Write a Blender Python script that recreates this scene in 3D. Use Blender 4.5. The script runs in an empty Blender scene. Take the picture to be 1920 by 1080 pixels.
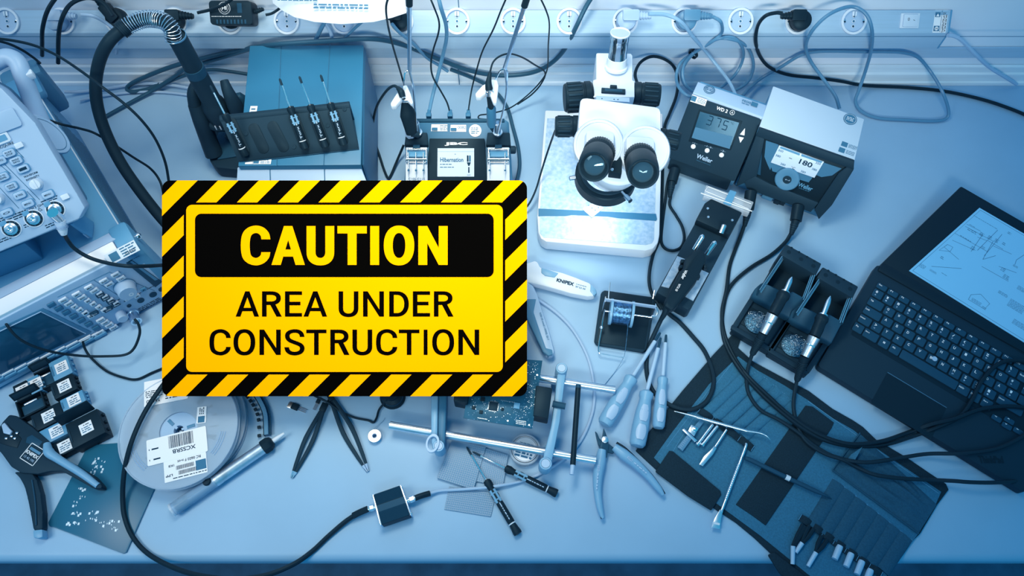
import bpy, bmesh, math, random
from mathutils import Vector, Matrix
random.seed(7)
S = bpy.context.scene
COL = S.collection
BZ = 0.75                      # bench top above the floor
R = math.radians
# ---------------------------------------------------------------- camera
TH, F, H = R(26), 1400.0, 1.143     # tilt from straight down, focal length in px, height above the bench
cam = bpy.data.cameras.new('camera'); co = bpy.data.objects.new('camera', cam); COL.objects.link(co)
co.location = (0, 0, BZ + H); co.rotation_euler = (TH, 0, 0)
cam.sensor_width = 36; cam.lens = F / 1920 * 36; cam.clip_start = .02; cam.clip_end = 50
S.camera = co
S.view_settings.view_transform = 'Standard'; S.view_settings.look = 'None'
S.view_settings.gamma = 1; S.view_settings.use_curve_mapping = False
S.view_settings.exposure = 0
# ---------------------------------------------------------------- world, bench lamp and added fill lights
w = bpy.data.worlds.new('world'); S.world = w; w.use_nodes = True
w.node_tree.nodes['Background'].inputs[0].default_value = (.045, .40, .66, 1)
w.node_tree.nodes['Background'].inputs[1].default_value = .85
def area(name, loc, target, size, power, color, spread=180, sy=None):
    l = bpy.data.lights.new(name, 'AREA'); l.energy = power; l.color = color
    l.shape = 'RECTANGLE'; l.size = size; l.size_y = sy or size; l.spread = R(spread)
    o = bpy.data.objects.new(name, l); COL.objects.link(o)
    o.location = loc; o.rotation_euler = (Vector(target) - Vector(loc)).to_track_quat('-Z', 'Y').to_euler()
    return o
area('bench_lamp', (-.15, .80, BZ + 1.30), (-.10, .76, BZ), .6, 4.5, (1, .79, .59), 84, .30)
area('left_fill', (-1.3, -.1, BZ + 1.7), (-.6, .45, BZ), .8, 3.6, (1, .82, .66), 75, .8)  # unseen low fill from the left front, added to lift the left side
area('wall_fill', (.15, -.50, BZ + .95), (.16, 1.01, BZ + .16), .9, 2.7, (1, .86, .70), 54, .2)  # unseen narrow beam behind the camera, added to brighten the back wall
# ---------------------------------------------------------------- pixel to place
fw = Vector((0, math.sin(TH), -math.cos(TH))); upv = Vector((0, math.cos(TH), math.sin(TH))); CAM = Vector((0, 0, H))
def ray(px, py): return fw + Vector((1, 0, 0)) * ((px - 960) / F) + upv * ((540 - py) / F)
def at(px, py, z=0.0):
    d = ray(px, py); return CAM + d * ((z - H) / d.z)
def atY(px, py, Y):
    d = ray(px, py); return CAM + d * (Y / d.y)
def onp(px, py, P, N):
    d = ray(px, py); return CAM + d * ((P - CAM).dot(N) / d.dot(N))
# ---------------------------------------------------------------- materials
MATS = {}
def mat(name, col, rough=.5, metal=0., noise=0., nscale=30., alpha=1., emit=0., bump=0., trans=0., spec=.5, col2=None, aniso=None, tint=None):
    m = bpy.data.materials.new(name); m.use_nodes = True; nt = m.node_tree; b = nt.nodes['Principled BSDF']
    b.inputs['Base Color'].default_value = (*col, 1); b.inputs['Roughness'].default_value = rough
    b.inputs['Metallic'].default_value = metal; b.inputs['Specular IOR Level'].default_value = spec
    b.inputs['Alpha'].default_value = alpha; b.inputs['Specular Tint'].default_value = tint or ((.30, .62, .92, 1) if max(col) < .2 else (.7, .88, 1, 1))
    if trans: b.inputs['Transmission Weight'].default_value = trans; b.inputs['IOR'].default_value = 1.2
    if emit: b.inputs['Emission Color'].default_value = (*col, 1); b.inputs['Emission Strength'].default_value = emit
    if noise or bump:
        tc = nt.nodes.new('ShaderNodeTexCoord'); n = nt.nodes.new('ShaderNodeTexNoise'); n.inputs['Scale'].default_value = nscale
        n.inputs['Detail'].default_value = 6
        mp = nt.nodes.new('ShaderNodeMapping'); nt.links.new(tc.outputs['Object'], mp.inputs[0]); nt.links.new(mp.outputs[0], n.inputs['Vector'])
        if aniso: mp.inputs['Scale'].default_value = aniso
        if noise:
            r = nt.nodes.new('ShaderNodeValToRGB'); c2 = col2 or tuple(c * (1 - noise) for c in col)
            r.color_ramp.elements[0].position = .35; r.color_ramp.elements[1].position = .65
            r.color_ramp.elements[0].color = (*c2, 1); r.color_ramp.elements[1].color = (*col, 1)
            nt.links.new(n.outputs['Fac'], r.inputs[0]); nt.links.new(r.outputs[0], b.inputs['Base Color'])
        if bump:
            bp = nt.nodes.new('ShaderNodeBump'); bp.inputs['Strength'].default_value = bump; bp.inputs['Distance'].default_value = .001
            nt.links.new(n.outputs['Fac'], bp.inputs['Height']); nt.links.new(bp.outputs[0], b.inputs['Normal'])
    MATS[name] = m; return m
mat('bench', (.245, .475, .72), .42, noise=.05, nscale=9, spec=.4)
mat('floor', (.05, .16, .29), .7, noise=.35, nscale=14)
mat('wall', (.62, .79, .95), .5, noise=.06, nscale=5)
mat('duct', (.62, .82, .97), .4, noise=.1, nscale=6, aniso=(1, 20, 20))
mat('alu', (.32, .54, .76), .38, metal=.0, noise=.06, nscale=8, aniso=(1, 40, 40))
mat('white', (.50, .68, .86), .35)
mat('offwhite', (.55, .72, .88), .35)
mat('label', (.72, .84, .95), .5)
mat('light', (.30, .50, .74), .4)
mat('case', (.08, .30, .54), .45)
mat('boxtop', (.022, .17, .34), .42)
mat('casedark', (.06, .22, .40), .5)
mat('mid', (.025, .15, .30), .5)
mat('navy', (.012, .06, .12), .45, spec=.3)
mat('dark', (.010, .032, .058), .5, spec=.22)
mat('topcover', (.40, .60, .80), .4)
mat('black', (.006, .019, .034), .45, spec=.25)
mat('rubber', (.008, .024, .042), .5, spec=.25)
mat('ink', (.008, .04, .085), .6, spec=.1)
mat('inkmid', (.04, .17, .32), .6, spec=.1)
mat('chrome', (.90, .95, .99), .12, metal=1)
mat('steel', (.66, .82, .95), .30, metal=1)
mat('brushed', (.55, .74, .90), .38, metal=.9, noise=.3, nscale=60, aniso=(1, 1, 1))
mat('plate', (.40, .60, .80), .38, metal=.25, noise=.45, nscale=140, col2=(.26, .47, .70), bump=.1)
mat('solder', (.35, .60, .85), .3, metal=1, noise=.5, nscale=300, bump=.4)
mat('wool', (.12, .34, .55), .3, metal=.9, noise=.9, nscale=700, bump=1)
mat('pcb', (.012, .095, .19), .35, noise=.3, nscale=60)
mat('pcbflat', (.012, .13, .25), .35)
mat('pad', (.55, .75, .92), .3, metal=.3)
mat('cloth', (.022, .155, .30), .85, noise=.2, nscale=400, bump=.5)
mat('clothdark', (.016, .085, .165), .85, noise=.2, nscale=400, bump=.5)
mat('strapcloth', (.008, .026, .046), .9, noise=.3, nscale=500, bump=.4)
mat('paper', (.56, .72, .88), .6)
mat('clear', (.62, .78, .92), .08, alpha=.38)
mat('clearblue', (.28, .52, .78), .15, alpha=.45)
mat('reelplastic', (.42, .62, .82), .18, alpha=.5)
mat('glass', (.02, .06, .10), .03, spec=.9)
mat('lcd', (.012, .075, .15), .12)
mat('lcddark', (.006, .025, .045), .4)
mat('screenwhite', (.45, .62, .80), .3, emit=.22)
mat('laptopscreen', (.09, .31, .55), .3, emit=.55)
mat('ringglow', (.95, .97, 1.0), .3, emit=6)
mat('gripblue', (.15, .38, .62), .4)
mat('griplight', (.30, .52, .76), .4)
mat('cablemid', (.07, .23, .42), .4)
mat('cabledark', (.018, .075, .14), .35)
mat('cablelight', (.20, .42, .66), .4)
mat('signyellow', (1, .435, 0), .6, spec=.0)
mat('signblack', (.0015, .0015, .0015), .6, spec=.0)
# ---------------------------------------------------------------- frames and mesh building
class FR:
    def __init__(s, origin, ang=0.0):
        s.o = Vector(origin); s.a = R(ang); s.M = Matrix.Translation(s.o) @ Matrix.Rotation(s.a, 4, 'Z'); s.I = s.M.inverted()
    def px(s, x, y, z=0.0): return s.I @ at(x, y, z)
    def l(s, p): return s.I @ Vector(p)
    def pl(s, x, y, P, N): return s.I @ onp(x, y, P, N)
def fpx(x, y, z=0.0, ang=0.0): return FR(at(x, y, z), ang)
def AX(p, d, roll=0.0):
    q = Vector(d).to_track_quat('Z', 'Y').to_matrix().to_4x4()
    return Matrix.Translation(p) @ q @ Matrix.Rotation(roll, 4, 'Z')
def BAS(p, x, y):
    x = Vector(x).normalized(); z = x.cross(Vector(y)).normalized(); y = z.cross(x)
    m = Matrix((x, y, z)).transposed().to_4x4(); return Matrix.Translation(p) @ m
def T(x, y, z): return Matrix.Translation((x, y, z))
def RZ(a): return Matrix.Rotation(R(a), 4, 'Z')
def RX(a): return Matrix.Rotation(R(a), 4, 'X')
def RY(a): return Matrix.Rotation(R(a), 4, 'Y')
def crom(pts, n):
    P = [Vector(p) for p in pts]
    if len(P) < 3: return P
    Q = [P[0] * 2 - P[1]] + P + [P[-1] * 2 - P[-2]]; out = []
    for i in range(1, len(Q) - 2):
        a, b, c, d = Q[i - 1:i + 3]
        for k in range(n):
            t = k / n
            out.append(.5 * ((2 * b) + (c - a) * t + (2 * a - 5 * b + 4 * c - d) * t * t + (3 * b - a - 3 * c + d) * t ** 3))
    out.append(P[-1]); return out
_txt = {}
def glyphs(s, bold=0.0):
    k = (s, round(bold, 4))
    if k not in _txt:
        c = bpy.data.curves.new('t', 'FONT'); c.body = s; c.offset = bold; c.resolution_u = 3; c.fill_mode = 'FRONT'
        o = bpy.data.objects.new('t', c); COL.objects.link(o); me = bpy.data.meshes.new_from_object(o)
        v = [tuple(x.co[:2]) for x in me.vertices]; f = [tuple(p.vertices) for p in me.polygons]
        bpy.data.objects.remove(o); bpy.data.curves.remove(c); bpy.data.meshes.remove(me)
        if not v: v = [(0, 0)]
        x0, x1 = min(a[0] for a in v), max(a[0] for a in v); y0, y1 = min(a[1] for a in v), max(a[1] for a in v)
        _txt[k] = (v, f, x0, y0, max(x1 - x0, 1e-6), max(y1 - y0, 1e-6))
    return _txt[k]
class MB:
    def __init__(s): s.v = []; s.f = []; s.fm = []; s.mats = []
    def mi(s, m):
        if m not in s.mats: s.mats.append(m)
        return s.mats.index(m)
    def raw(s, verts, faces, m, M=None):
        b = len(s.v); k = s.mi(m)
        for p in verts:
            p = Vector(p); s.v.append(M @ p if M else p)
        for f in faces: s.f.append(tuple(b + i for i in f)); s.fm.append(k)
        return s
    def bmadd(s, bm, m, M=None):
        bm.verts.index_update(); s.raw([v.co.copy() for v in bm.verts], [[v.index for v in f.verts] for f in bm.faces], m, M); bm.free(); return s
    def box(s, c, d, m, bev=0.0, M=None, seg=2):
        bm = bmesh.new(); bmesh.ops.create_cube(bm, size=1)
        for v in bm.verts: v.co = Vector((v.co.x * d[0] + c[0], v.co.y * d[1] + c[1], v.co.z * d[2] + c[2]))
        if bev: bmesh.ops.bevel(bm, geom=bm.edges[:], offset=min(bev, min(d) * .49), segments=seg, affect='EDGES', profile=.5)
        return s.bmadd(bm, m, M)
    def hexa(s, bot, top, m, bev=0.0, M=None):
        n = len(bot); V = [Vector(p) for p in bot] + [Vector(p) for p in top]
        bm = bmesh.new(); vs = [bm.verts.new(p) for p in V]
        bm.faces.new(vs[:n][::-1]); bm.faces.new(vs[n:])
        for i in range(n): bm.faces.new((vs[i], vs[(i + 1) % n], vs[n + (i + 1) % n], vs[n + i]))
        bmesh.ops.recalc_face_normals(bm, faces=bm.faces[:])
        if bev: bmesh.ops.bevel(bm, geom=bm.edges[:], offset=bev, segments=2, affect='EDGES', profile=.5, clamp_overlap=True)
        return s.bmadd(bm, m, M)
    def prism(s, poly, z0, z1, m, bev=0.0, M=None):
        return s.hexa([(p[0], p[1], z0) for p in poly], [(p[0], p[1], z1) for p in poly], m, bev, M)
    def face(s, pts, m, M=None): return s.raw(pts, [tuple(range(len(pts)))], m, M)
    def tube(s, pts, r, m, n=8, sm=6, caps=True, M=None, sq=None):
        P = crom(pts, sm) if sm > 1 and len(pts) > 2 else [Vector(p) for p in pts]
        N = len(P)
        if isinstance(r, (list, tuple)):
            k = len(r); rr = []
            for i in range(N):
                t = i / (N - 1) * (k - 1); a = min(int(t), k - 2); rr.append(r[a] + (r[a + 1] - r[a]) * (t - a))
        else: rr = [r] * N
        V = []; fs = []; nrm = None
        for i in range(N):
            t = (P[min(i + 1, N - 1)] - P[max(i - 1, 0)])
            t = t.normalized() if t.length > 1e-9 else Vector((0, 0, 1))
            if nrm is None: nrm = t.cross(Vector((0, 0, 1))); nrm = nrm.normalized() if nrm.length > .05 else t.cross(Vector((0, 1, 0))).normalized()
            else: nrm = (nrm - t * nrm.dot(t)); nrm = nrm.normalized() if nrm.length > 1e-6 else t.orthogonal().normalized()
            b = t.cross(nrm)
            for j in range(n):
                a = 2 * math.pi * j / n; V.append(P[i] + (nrm * math.cos(a) + b * math.sin(a) * (sq or 1)) * rr[i])
        for i in range(N - 1):
            for j in range(n): fs.append((i * n + j, i * n + (j + 1) % n, (i + 1) * n + (j + 1) % n, (i + 1) * n + j))
        if caps: fs.append(tuple(range(n))[::-1]); fs.append(tuple((N - 1) * n + j for j in range(n)))
        return s.raw(V, fs, m, M)
    def lathe(s, prof, m, M=None, n=24, sx=1., sy=1.):
        V = []; fs = []
        for r, z in prof:
            for j in range(n): a = 2 * math.pi * j / n; V.append((r * math.cos(a) * sx, r * math.sin(a) * sy, z))
        for i in range(len(prof) - 1):
            for j in range(n): fs.append((i * n + j, i * n + (j + 1) % n, (i + 1) * n + (j + 1) % n, (i + 1) * n + j))
        if prof[0][0] > 1e-6 and not (prof[-1][0] < 1e-6 and abs(prof[0][1] - prof[-1][1]) < .0012 and len(prof) < 5): fs.append(tuple(range(n))[::-1])
        if prof[-1][0] > 1e-6: fs.append(tuple((len(prof) - 1) * n + j for j in range(n)))
        return s.raw(V, fs, m, M)
    def ring(s, ro, ri, z0, z1, m, M=None, n=28, b=.0006):
        V = []; fs = []; prof = [(ri, z0), (ro, z0), (ro, z1 - b), (ro - b, z1), (ri + b, z1), (ri, z1 - b)]; k = len(prof)
        for r, z in prof:
            for j in range(n): a = 2 * math.pi * j / n; V.append((r * math.cos(a), r * math.sin(a), z))
        for i in range(k):
            for j in range(n): q = (i + 1) % k; fs.append((i * n + j, i * n + (j + 1) % n, q * n + (j + 1) % n, q * n + j))
        return s.raw(V, fs, m, M)
    def rod(s, a, b, r, m, r2=None, n=12):
        return s.tube([a, b], [r, r if r2 is None else r2], m, n, 1)
    def ball(s, c, r, m, sx=1, sy=1, sz=1, n=14):
        pr = [(math.sin(math.pi * i / 8) * r, -math.cos(math.pi * i / 8) * r) for i in range(9)]
        return s.lathe([(a, b * sz) for a, b in pr], m, T(*c), n, sx, sy)
    def rrect(s, x0, y0, x1, y1, r, z0, z1, m, M=None, bev=0.0, k=5):
        return s.prism(rr(x0, y0, x1, y1, r, k), z0, z1, m, bev, M)
    def text(s, t, h, m, M, wd=None, bold=0.0, z=.0002):
        v, f, x0, y0, W, Hh = glyphs(t, bold); sc = h / Hh; sx = sc if wd is None else wd / W
        return s.raw([((a - x0 - W / 2) * sx, (b - y0 - Hh / 2) * sc, z) for a, b in v], f, m, M)
    def scrib(s, x0, y0, x1, y1, rows, m, M, z=.0002, seed=1, fill=.8, th=.45):   # tiny unreadable print: rows of short dashes
        rnd = random.Random(seed); dy = (y1 - y0) / rows
        for i in range(rows):
            x = x0; yc = y1 - dy * (i + .5)
            while x < x0 + (x1 - x0) * fill:
                L = rnd.uniform(.6, 2.6) * dy; e = min(x + L, x1)
                s.face([(x, yc - dy * th / 2, z), (e, yc - dy * th / 2, z), (e, yc + dy * th / 2, z), (x, yc + dy * th / 2, z)], m, M); x = e + dy * .4
        return s
    def build(s, name, parent=None, fr=None, ang=35, flat=False):
        me = bpy.data.meshes.new(name); me.from_pydata([tuple(v) for v in s.v], [], s.f)
        for m in s.mats: me.materials.append(MATS[m])
        me.polygons.foreach_set('material_index', s.fm); me.update()
        bm = bmesh.new(); bm.from_mesh(me); bmesh.ops.recalc_face_normals(bm, faces=bm.faces[:]) if not flat else None; bm.to_mesh(me); bm.free()
        if not flat:
            me.shade_smooth(); me.set_sharp_from_angle(angle=R(ang))
        o = bpy.data.objects.new(name, me); COL.objects.link(o)
        if parent: o.parent = parent
        elif fr: o.location = fr.o + Vector((0, 0, BZ)); o.rotation_euler = (0, 0, fr.a)
        return o
def rr(x0, y0, x1, y1, r, k=5):
    out = []
    for cx, cy, a0 in ((x1 - r, y0 + r, -90), (x1 - r, y1 - r, 0), (x0 + r, y1 - r, 90), (x0 + r, y0 + r, 180)):
        for i in range(k + 1):
            a = R(a0 + 90 * i / k); out.append((cx + r * math.cos(a), cy + r * math.sin(a)))
    return out
def tag(o, label, cat, group=None):
    o['label'] = label; o['category'] = cat
    if group: o['group'] = group
    return o
def thing(name, label, cat, fr, group=None):
    o = bpy.data.objects.new(name, None); COL.objects.link(o); o.empty_display_size = .02
    o.location = fr.o + Vector((0, 0, BZ)); o.rotation_euler = (0, 0, fr.a)
    return tag(o, label, cat, group)
def struct(o): o['kind'] = 'structure'; return o
def lb(o, t): o['label'] = t; return o
def ext(fr, pts, zbot, mb, m, bev=0.0):      # pts: (px, py, z) corners of an upper face, carried straight down to zbot
    top = [fr.px(*p) for p in pts]; bot = [Vector((p.x, p.y, zbot - fr.o.z)) for p in top]
    return mb.hexa(bot, top, m, bev)
def copytree(o, parent=None):
    c = o.copy(); COL.objects.link(c); c.parent = parent
    for ch in list(o.children): copytree(ch, c)
    return c
# ================================================================ the room
W0 = FR((0, 0, 0))
YB = 1.011
m = MB(); m.box((0, .9, -BZ - .01), (6, 5, .02), 'floor'); struct(m.build('floor', fr=W0))
m = MB(); m.box((0, YB + .02, .2), (4, .04, 1.9), 'wall'); m.box((atY(860, 10, YB)[0], YB - .0002, .3), (.0015, .0005, .28), 'inkmid'); struct(m.build('wall_back', fr=W0))
m = MB()
prof = [(YB - .001, .0005), (YB - .012, .0005), (YB - .012, .0075), (YB - .009, .010), (YB - .009, .028), (YB - .006, .031), (YB - .006, .045), (YB - .001, .047)]
m.hexa([(-1.9, a, b) for a, b in prof], [(1.9, a, b) for a, b in prof], 'duct')
m.box((atY(858, 120, YB - .01)[0], YB - .0095, .022), (.0015, .007, .036), 'inkmid')
struct(m.build('trim_1', fr=W0))
m = MB()
prof = [(YB - .001, .068), (YB - .004, .068), (YB - .004, .094), (YB - .001, .094)]
m.hexa([(-1.9, a, b) for a, b in prof], [(1.0, a, b) for a, b in prof], 'alu'); struct(m.build('wall_shade_band', fr=W0))  # shade below the power strip, built as a darker band on the wall
# workbench
yf = at(960, 1036)[1] - .012
wb = thing('workbench', 'long pale blue workbench top that everything stands on', 'workbench', FR((0, .55, -BZ)))
m = MB(); N = 8
prof = [(yf + .012 - .012 * math.sin(R(90 * i / N)), -.012 + .012 * math.cos(R(90 * i / N))) for i in range(N + 1)]
prof += [(yf, -.03), (yf + .006, -.036), (YB - .002, -.036), (YB - .002, 0)]
fw0 = FR((0, .55, -BZ))
m.hexa([(-1.6, a - .55, b + BZ) for a, b in prof], [(1.6, a - .55, b + BZ) for a, b in prof], 'bench')
m.build('worktop', wb)
for x in (-1.5, 1.5):
    for y in (yf + .08, YB - .1):
        m = MB(); m.box((x, y - .55, (BZ - .036) / 2), (.05, .05, BZ - .037), 'case', .004); m.build('leg', wb)
# ---------------------------------------------------------------- power strip
XR = atY(1777, 62, .98)[0]; XL = -1.25
A0, A1 = Vector((0, .98, .158)), Vector((0, YB - .001, .183))
d = (A1 - A0).normalized(); PN = Vector((1, 0, 0)).cross(d)
PC = (A0 + A1) / 2
ps = thing('power_strip', 'long wall-mounted aluminium power strip with round sockets along the top of the picture', 'power strip', FR((0, .995, .12)))
fps = FR((0, .995, .12))
m = MB(); prof = [(YB - .002, .120), (.98, .120), (.98, .158), (YB - .002, .183)]
m.hexa([(XL, a - .995, b - .12) for a, b in prof], [(XR, a - .995, b - .12) for a, b in prof], 'alu', .0008)
m.box((0, -.0153, .030), (2.0, .0006, .0008), 'inkmid')
m.build('housing', ps)
mc = MB(); mc.hexa([(XR, a - .995, b - .12) for a, b in prof], [(XR + .003, a - .995, b - .12) for a, b in prof], 'case', .0006); mc.build('end_cap', ps)
def SF(px, off=0.0, py=40):
    p = onp(px, py, PC, PN); p = p + PN * off
    return BAS(fps.l(p), (1, 0, 0), d)
SX = [14, 118, 222, 328, 432, 538, 645, 752, 857, 962, 1067, 1172, 1282, 1388, 1495, 1600]
for i, x in enumerate(SX):
    M = SF(x); m = MB()
    m.ring(.0225, .0182, -.002, .0045, 'offwhite', M)
    m.lathe([(.0183, .0006), (0, .0006)], 'light', M)
    for dx in (-1, 1): m.box((dx * .0165, 0, .002), (.003, .006, .003), 'steel', .0005, M); m.lathe([(.0018, .0008), (0, .0009)], 'ink', M @ T(dx * .0165, -.001, .0030), 10)
    m.box((0, .0125, .0018), (.008, .008, .0025), 'offwhite', .0005, M); m.box((0, .011, .0031), (.0009, .010, .0006), 'inkmid', 0, M)
    for dy, r, c in ((0, .0024, 'inkmid'), (-.0085, .0022, 'ink'), (.0085, .0022, 'ink')):
        m.lathe([(r * 1.3, .0008), (r * 1.3, .0014), (r, .0014), (r, .0009), (0, .0009)], 'offwhite', M @ T(0, dy, 0), 12); m.lathe([(r * .8, .0016), (0, .0016)], c, M @ T(0, dy, 0), 12)
    m.build('socket', ps)
M = SF(1705, 0, 39); m = MB(); m.rrect(-.0165, -.0125, .0165, .0125, .001, -.001, .0022, 'offwhite', M, .0004); sw = m.build('rocker_switch', ps)
m = MB(); m.rrect(-.0125, -.0100, .0125, .0100, .0012, .0022, .0055, 'white', M, .0008); m.text('0', .005, 'ink', M @ T(-.004, .002, .0056)); m.face([(.004, .0005, .0058), (.007, -.0005, .0058), (.007, .0003, .0058), (.004, .0013, .0058)], 'ink', M); m.build('rocker', sw)
M = SF(1763, .0001, 40); m = MB(); m.box((0, 0, .0002), (.023, .038, .0004), 'label', 0, M)
for i, (x, y, wd, hh) in enumerate(((-.006, .011, .009, .008), (-.0055, -.012, .010, .009), (.001, 0, .0008, .036))): m.face([(x - wd / 2, y - hh / 2, .0006), (x + wd / 2, y - hh / 2, .0006), (x + wd / 2, y + hh / 2, .0006), (x - wd / 2, y + hh / 2, .0006)], 'inkmid', M)
m.face([(-.006, .013, .0008), (-.009, .008, .0008), (-.003, .008, .0008)], 'label', M)
m.text('TAPFENTPLATZ', .004, 'ink', M @ T(.0055, -.002, .0005) @ RZ(90), .034, .01)
m.scrib(-.017, -.011, .017, -.008, 1, 'ink', M @ RZ(90), .0006, 3)
m.lathe([(.0035, .0009), (0, .0009)], 'label', M @ T(-.0055, -.012, 0), 14); m.text('H', .004, 'ink', M @ T(-.0055, -.012, .001)); m.build('warning_sticker', ps)
# ---------------------------------------------------------------- cables
def C(fr, pts, r):                       # keep every cable in front of the wall and the power strip and above the bench
    out = []
    for x, y, z in pts:
        while z < .40:
            p = at(x, y, z); lim = YB - .013 - r
            if .11 < z < .20: lim = .98 - r + max(0, (z - .158 - r) * 1.2) 
            if p.y <= lim or z > .20: break
            z += .002
        out.append(fr.px(x, y, max(z, r + .0004)))
    return out
def cable(name, label, cat, pts, r, mt, group=None, n=8, extra=None, sm=6):
    x, y, z = pts[len(pts) // 2]; fr = fpx(x, y, z); t = thing(name, label, cat, fr, group) if extra else None
    m = MB(); m.tube(C(fr, pts, r), r, mt, n, sm)
    if not extra: return tag(m.build(name, fr=fr), label, cat, group)
    m.build('cord', t); extra(t, fr); return t
def plug(t, fr, px, direction, mt, nm='plug', L=.030, py=40, up=.022, col2=None):
    p = fr.l(onp(px, py, PC, PN) + PN * .004); M = BAS(p, (1, 0, 0), d); m = MB(); s = direction
    m.lathe([(.0165, -.003), (.0175, .010), (.016, .018), (.011, .021), (0, .021)], mt, M)
    m.rrect(min(0, s * L) - .008, -.0015, max(0, s * L) + .004 , .0165, .003, .010, .026, mt, M, .0015); 
    b0 = Vector((s * (L + .002), .0075, .018)); b1 = Vector((s * (L + .026), .0060, .017))
    m.tube([b0, b1], [.0068, .0042], mt, 12, 1, True, M)
    for k in range(4): 
        q = b0.lerp(b1, .2 + k * .2); m.tube([q, q + Vector((s * .0022, 0, 0))], [.0074 - k * .0007] * 2, mt, 12, 1, True, M)
    m.build(nm, t)
    return M @ b1
def adapter(t, fr):
    p = fr.l(onp(447, 27, PC, PN) + PN * .004); M = BAS(p, (1, 0, 0), d); m = MB()
    m.rrect(-.036, -.021, .036, .018, .006, .002, .034, 'black', M, .003); m.lathe([(.016, -.003), (.017, .004)], 'black', M @ T(-.012, -.008, 0))
    m.ring(.0105, .0088, .034, .0343, 'label', M @ T(-.010, .006, 0)); m.ring(.007, .0062, .034, .0343, 'label', M @ T(-.010, .006, 0))
    for a in range(24): m.box((.0096, 0, .0344), (.0012, .0008, .0003), 'black', 0, M @ T(-.010, .006, 0) @ RZ(a * 15))
    m.text('HI', .006, 'label', M @ T(-.010, .006, .0342), .008, .02)
    m.scrib(-.033, -.0085, .022, -.0065, 1, 'label', M, .0342, 4, .9); m.rrect(.012, -.002, .020, .014, .001, .034, .0346, 'navy', M, .0003)
    for k in range(9): m.box((-.024 + k * .006, -.016, .0335), (.003, .007, .002), 'navy', .0004, M)
    m.build('adapter_body', t)
    m = MB(); m.tube([(.036, .002, .018), (.052, .006, .018)], [.0045, .0026], 'black', 10, 1, True, M)
    for k in range(4): m.tube([(.038 + k * .0035, .0025 + k * .001, .018), (.0395 + k * .0035, .003 + k * .001, .018)], .005 - k * .0005, 'black', 10, 1, True, M)
    m.build('strain_relief', t)
# plugged-in cables, from left to right
def plug2(t, fr):        # black plug whose boot points up and left
    p = fr.l(onp(226, 36, PC, PN) + PN * .004); M = BAS(p, (1, 0, 0), d) @ RZ(-52); m = MB()
    m.lathe([(.0165, -.003), (.0175, .012), (.015, .020), (0, .021)], 'black', M)
    m.rrect(-.026, -.009, .006, .009, .003, .010, .026, 'black', M, .0015)
    m.tube([(-.026, 0, .018), (-.050, 0, .017)], [.0075, .0042], 'black', 12, 1, True, M)
    for k in range(4): m.tube([(-.030 - k * .005, 0, .018), (-.0325 - k * .005, 0, .018)], .0078 - k * .0007, 'black', 12, 1, True, M)
    m.build('plug', t)
cable('power_cable', 'black cable rising out of the top left corner beside the angled black plug', 'cable', [(112, -14, .24), (90, 18, .225), (80, 52, .20), (79, 80, .165), (79, 104, .13)], .0035, 'black')
cable('power_cable', 'thick black cord looping from the second black plug down behind the instrument', 'power cable', [(212, 30, .213), (194, 6, .225), (165, -4, .23), (135, 6, .235), (118, 30, .23), (110, 65, .19), (109, 118, .12)], .0036, 'black',
      extra=lambda t, fr: plug2(t, fr))

cable('power_cable', 'pale grey plug and cord in the second socket from the left', 'power cable', [(152, 27, .215), (175, 30, .21), (198, 42, .19), (215, 56, .175), (222, 70, .15), (218, 100, .08)], .0030, 'light',
      extra=lambda t, fr: plug(t, fr, 112, 1, 'light', L=.016))
cable('power_cable', 'black plug with ribbed boot left of the black adapter', 'power cable', [(370, 24, .213), (392, 19, .215), (412, 12, .225), (430, 2, .235), (446, -12, .25)], .0026, 'black',
      extra=lambda t, fr: plug(t, fr, 332, 1, 'black', L=.012))
cable('power_adapter', 'black block adapter with white round emblem on the power strip', 'power adapter', [(498, 28, .21), (512, 24, .21), (530, 10, .22), (545, -12, .24)], .0022, 'black', extra=adapter)
cable('power_cable', 'black plug peeping out below the hanging paper at its right end', 'power cable', [(735, 45, .205), (750, 62, .18), (775, 82, .14), (800, 108, .09), (822, 122, .06), (840, 134, .04)], .0030, 'cablemid',
      extra=lambda t, fr: plug(t, fr, 752, -1, 'black', L=.010))
cable('power_cable', 'dark cord dropping out below the middle of the hanging paper', 'cable', [(612, 36, .20), (603, 52, .185), (592, 74, .15)], .0036, 'cablemid')
cable('power_cable', 'pale cord dropping out below the hanging paper', 'cable', [(606, 38, .20), (614, 50, .185), (621, 64, .17), (622, 76, .15)], .0032, 'light')
cable('power_cable', 'dark cord running down left under the hanging paper near its right end', 'cable', [(680, 40, .20), (662, 56, .18), (645, 74, .15)], .0026, 'cablemid')
cable('power_cable', 'pale plug right of the microscope tube, cord falling to the left controller', 'power cable', [(1216, 26, .215), (1250, 28, .21), (1278, 42, .20), (1300, 70, .16), (1326, 100, .10), (1350, 130, .08), (1368, 155, .09), (1381, 182, .10)], .0032, 'cablelight',
      extra=lambda t, fr: plug(t, fr, 1172, 1, 'light', L=.016))
def coilx(t, fr):
    plug(t, fr, 1284, 1, 'cablemid', L=.016)
    m = MB(); p = fr.px(1300, 101, .09); m.ring(.0095, .0075, -.003, .003, 'black', AX(p, (1, .9, .2))); m.box(p + Vector((0, .008, .006)), (.004, .003, .008), 'black', .0005); m.build('cable_tie', t)
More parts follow.
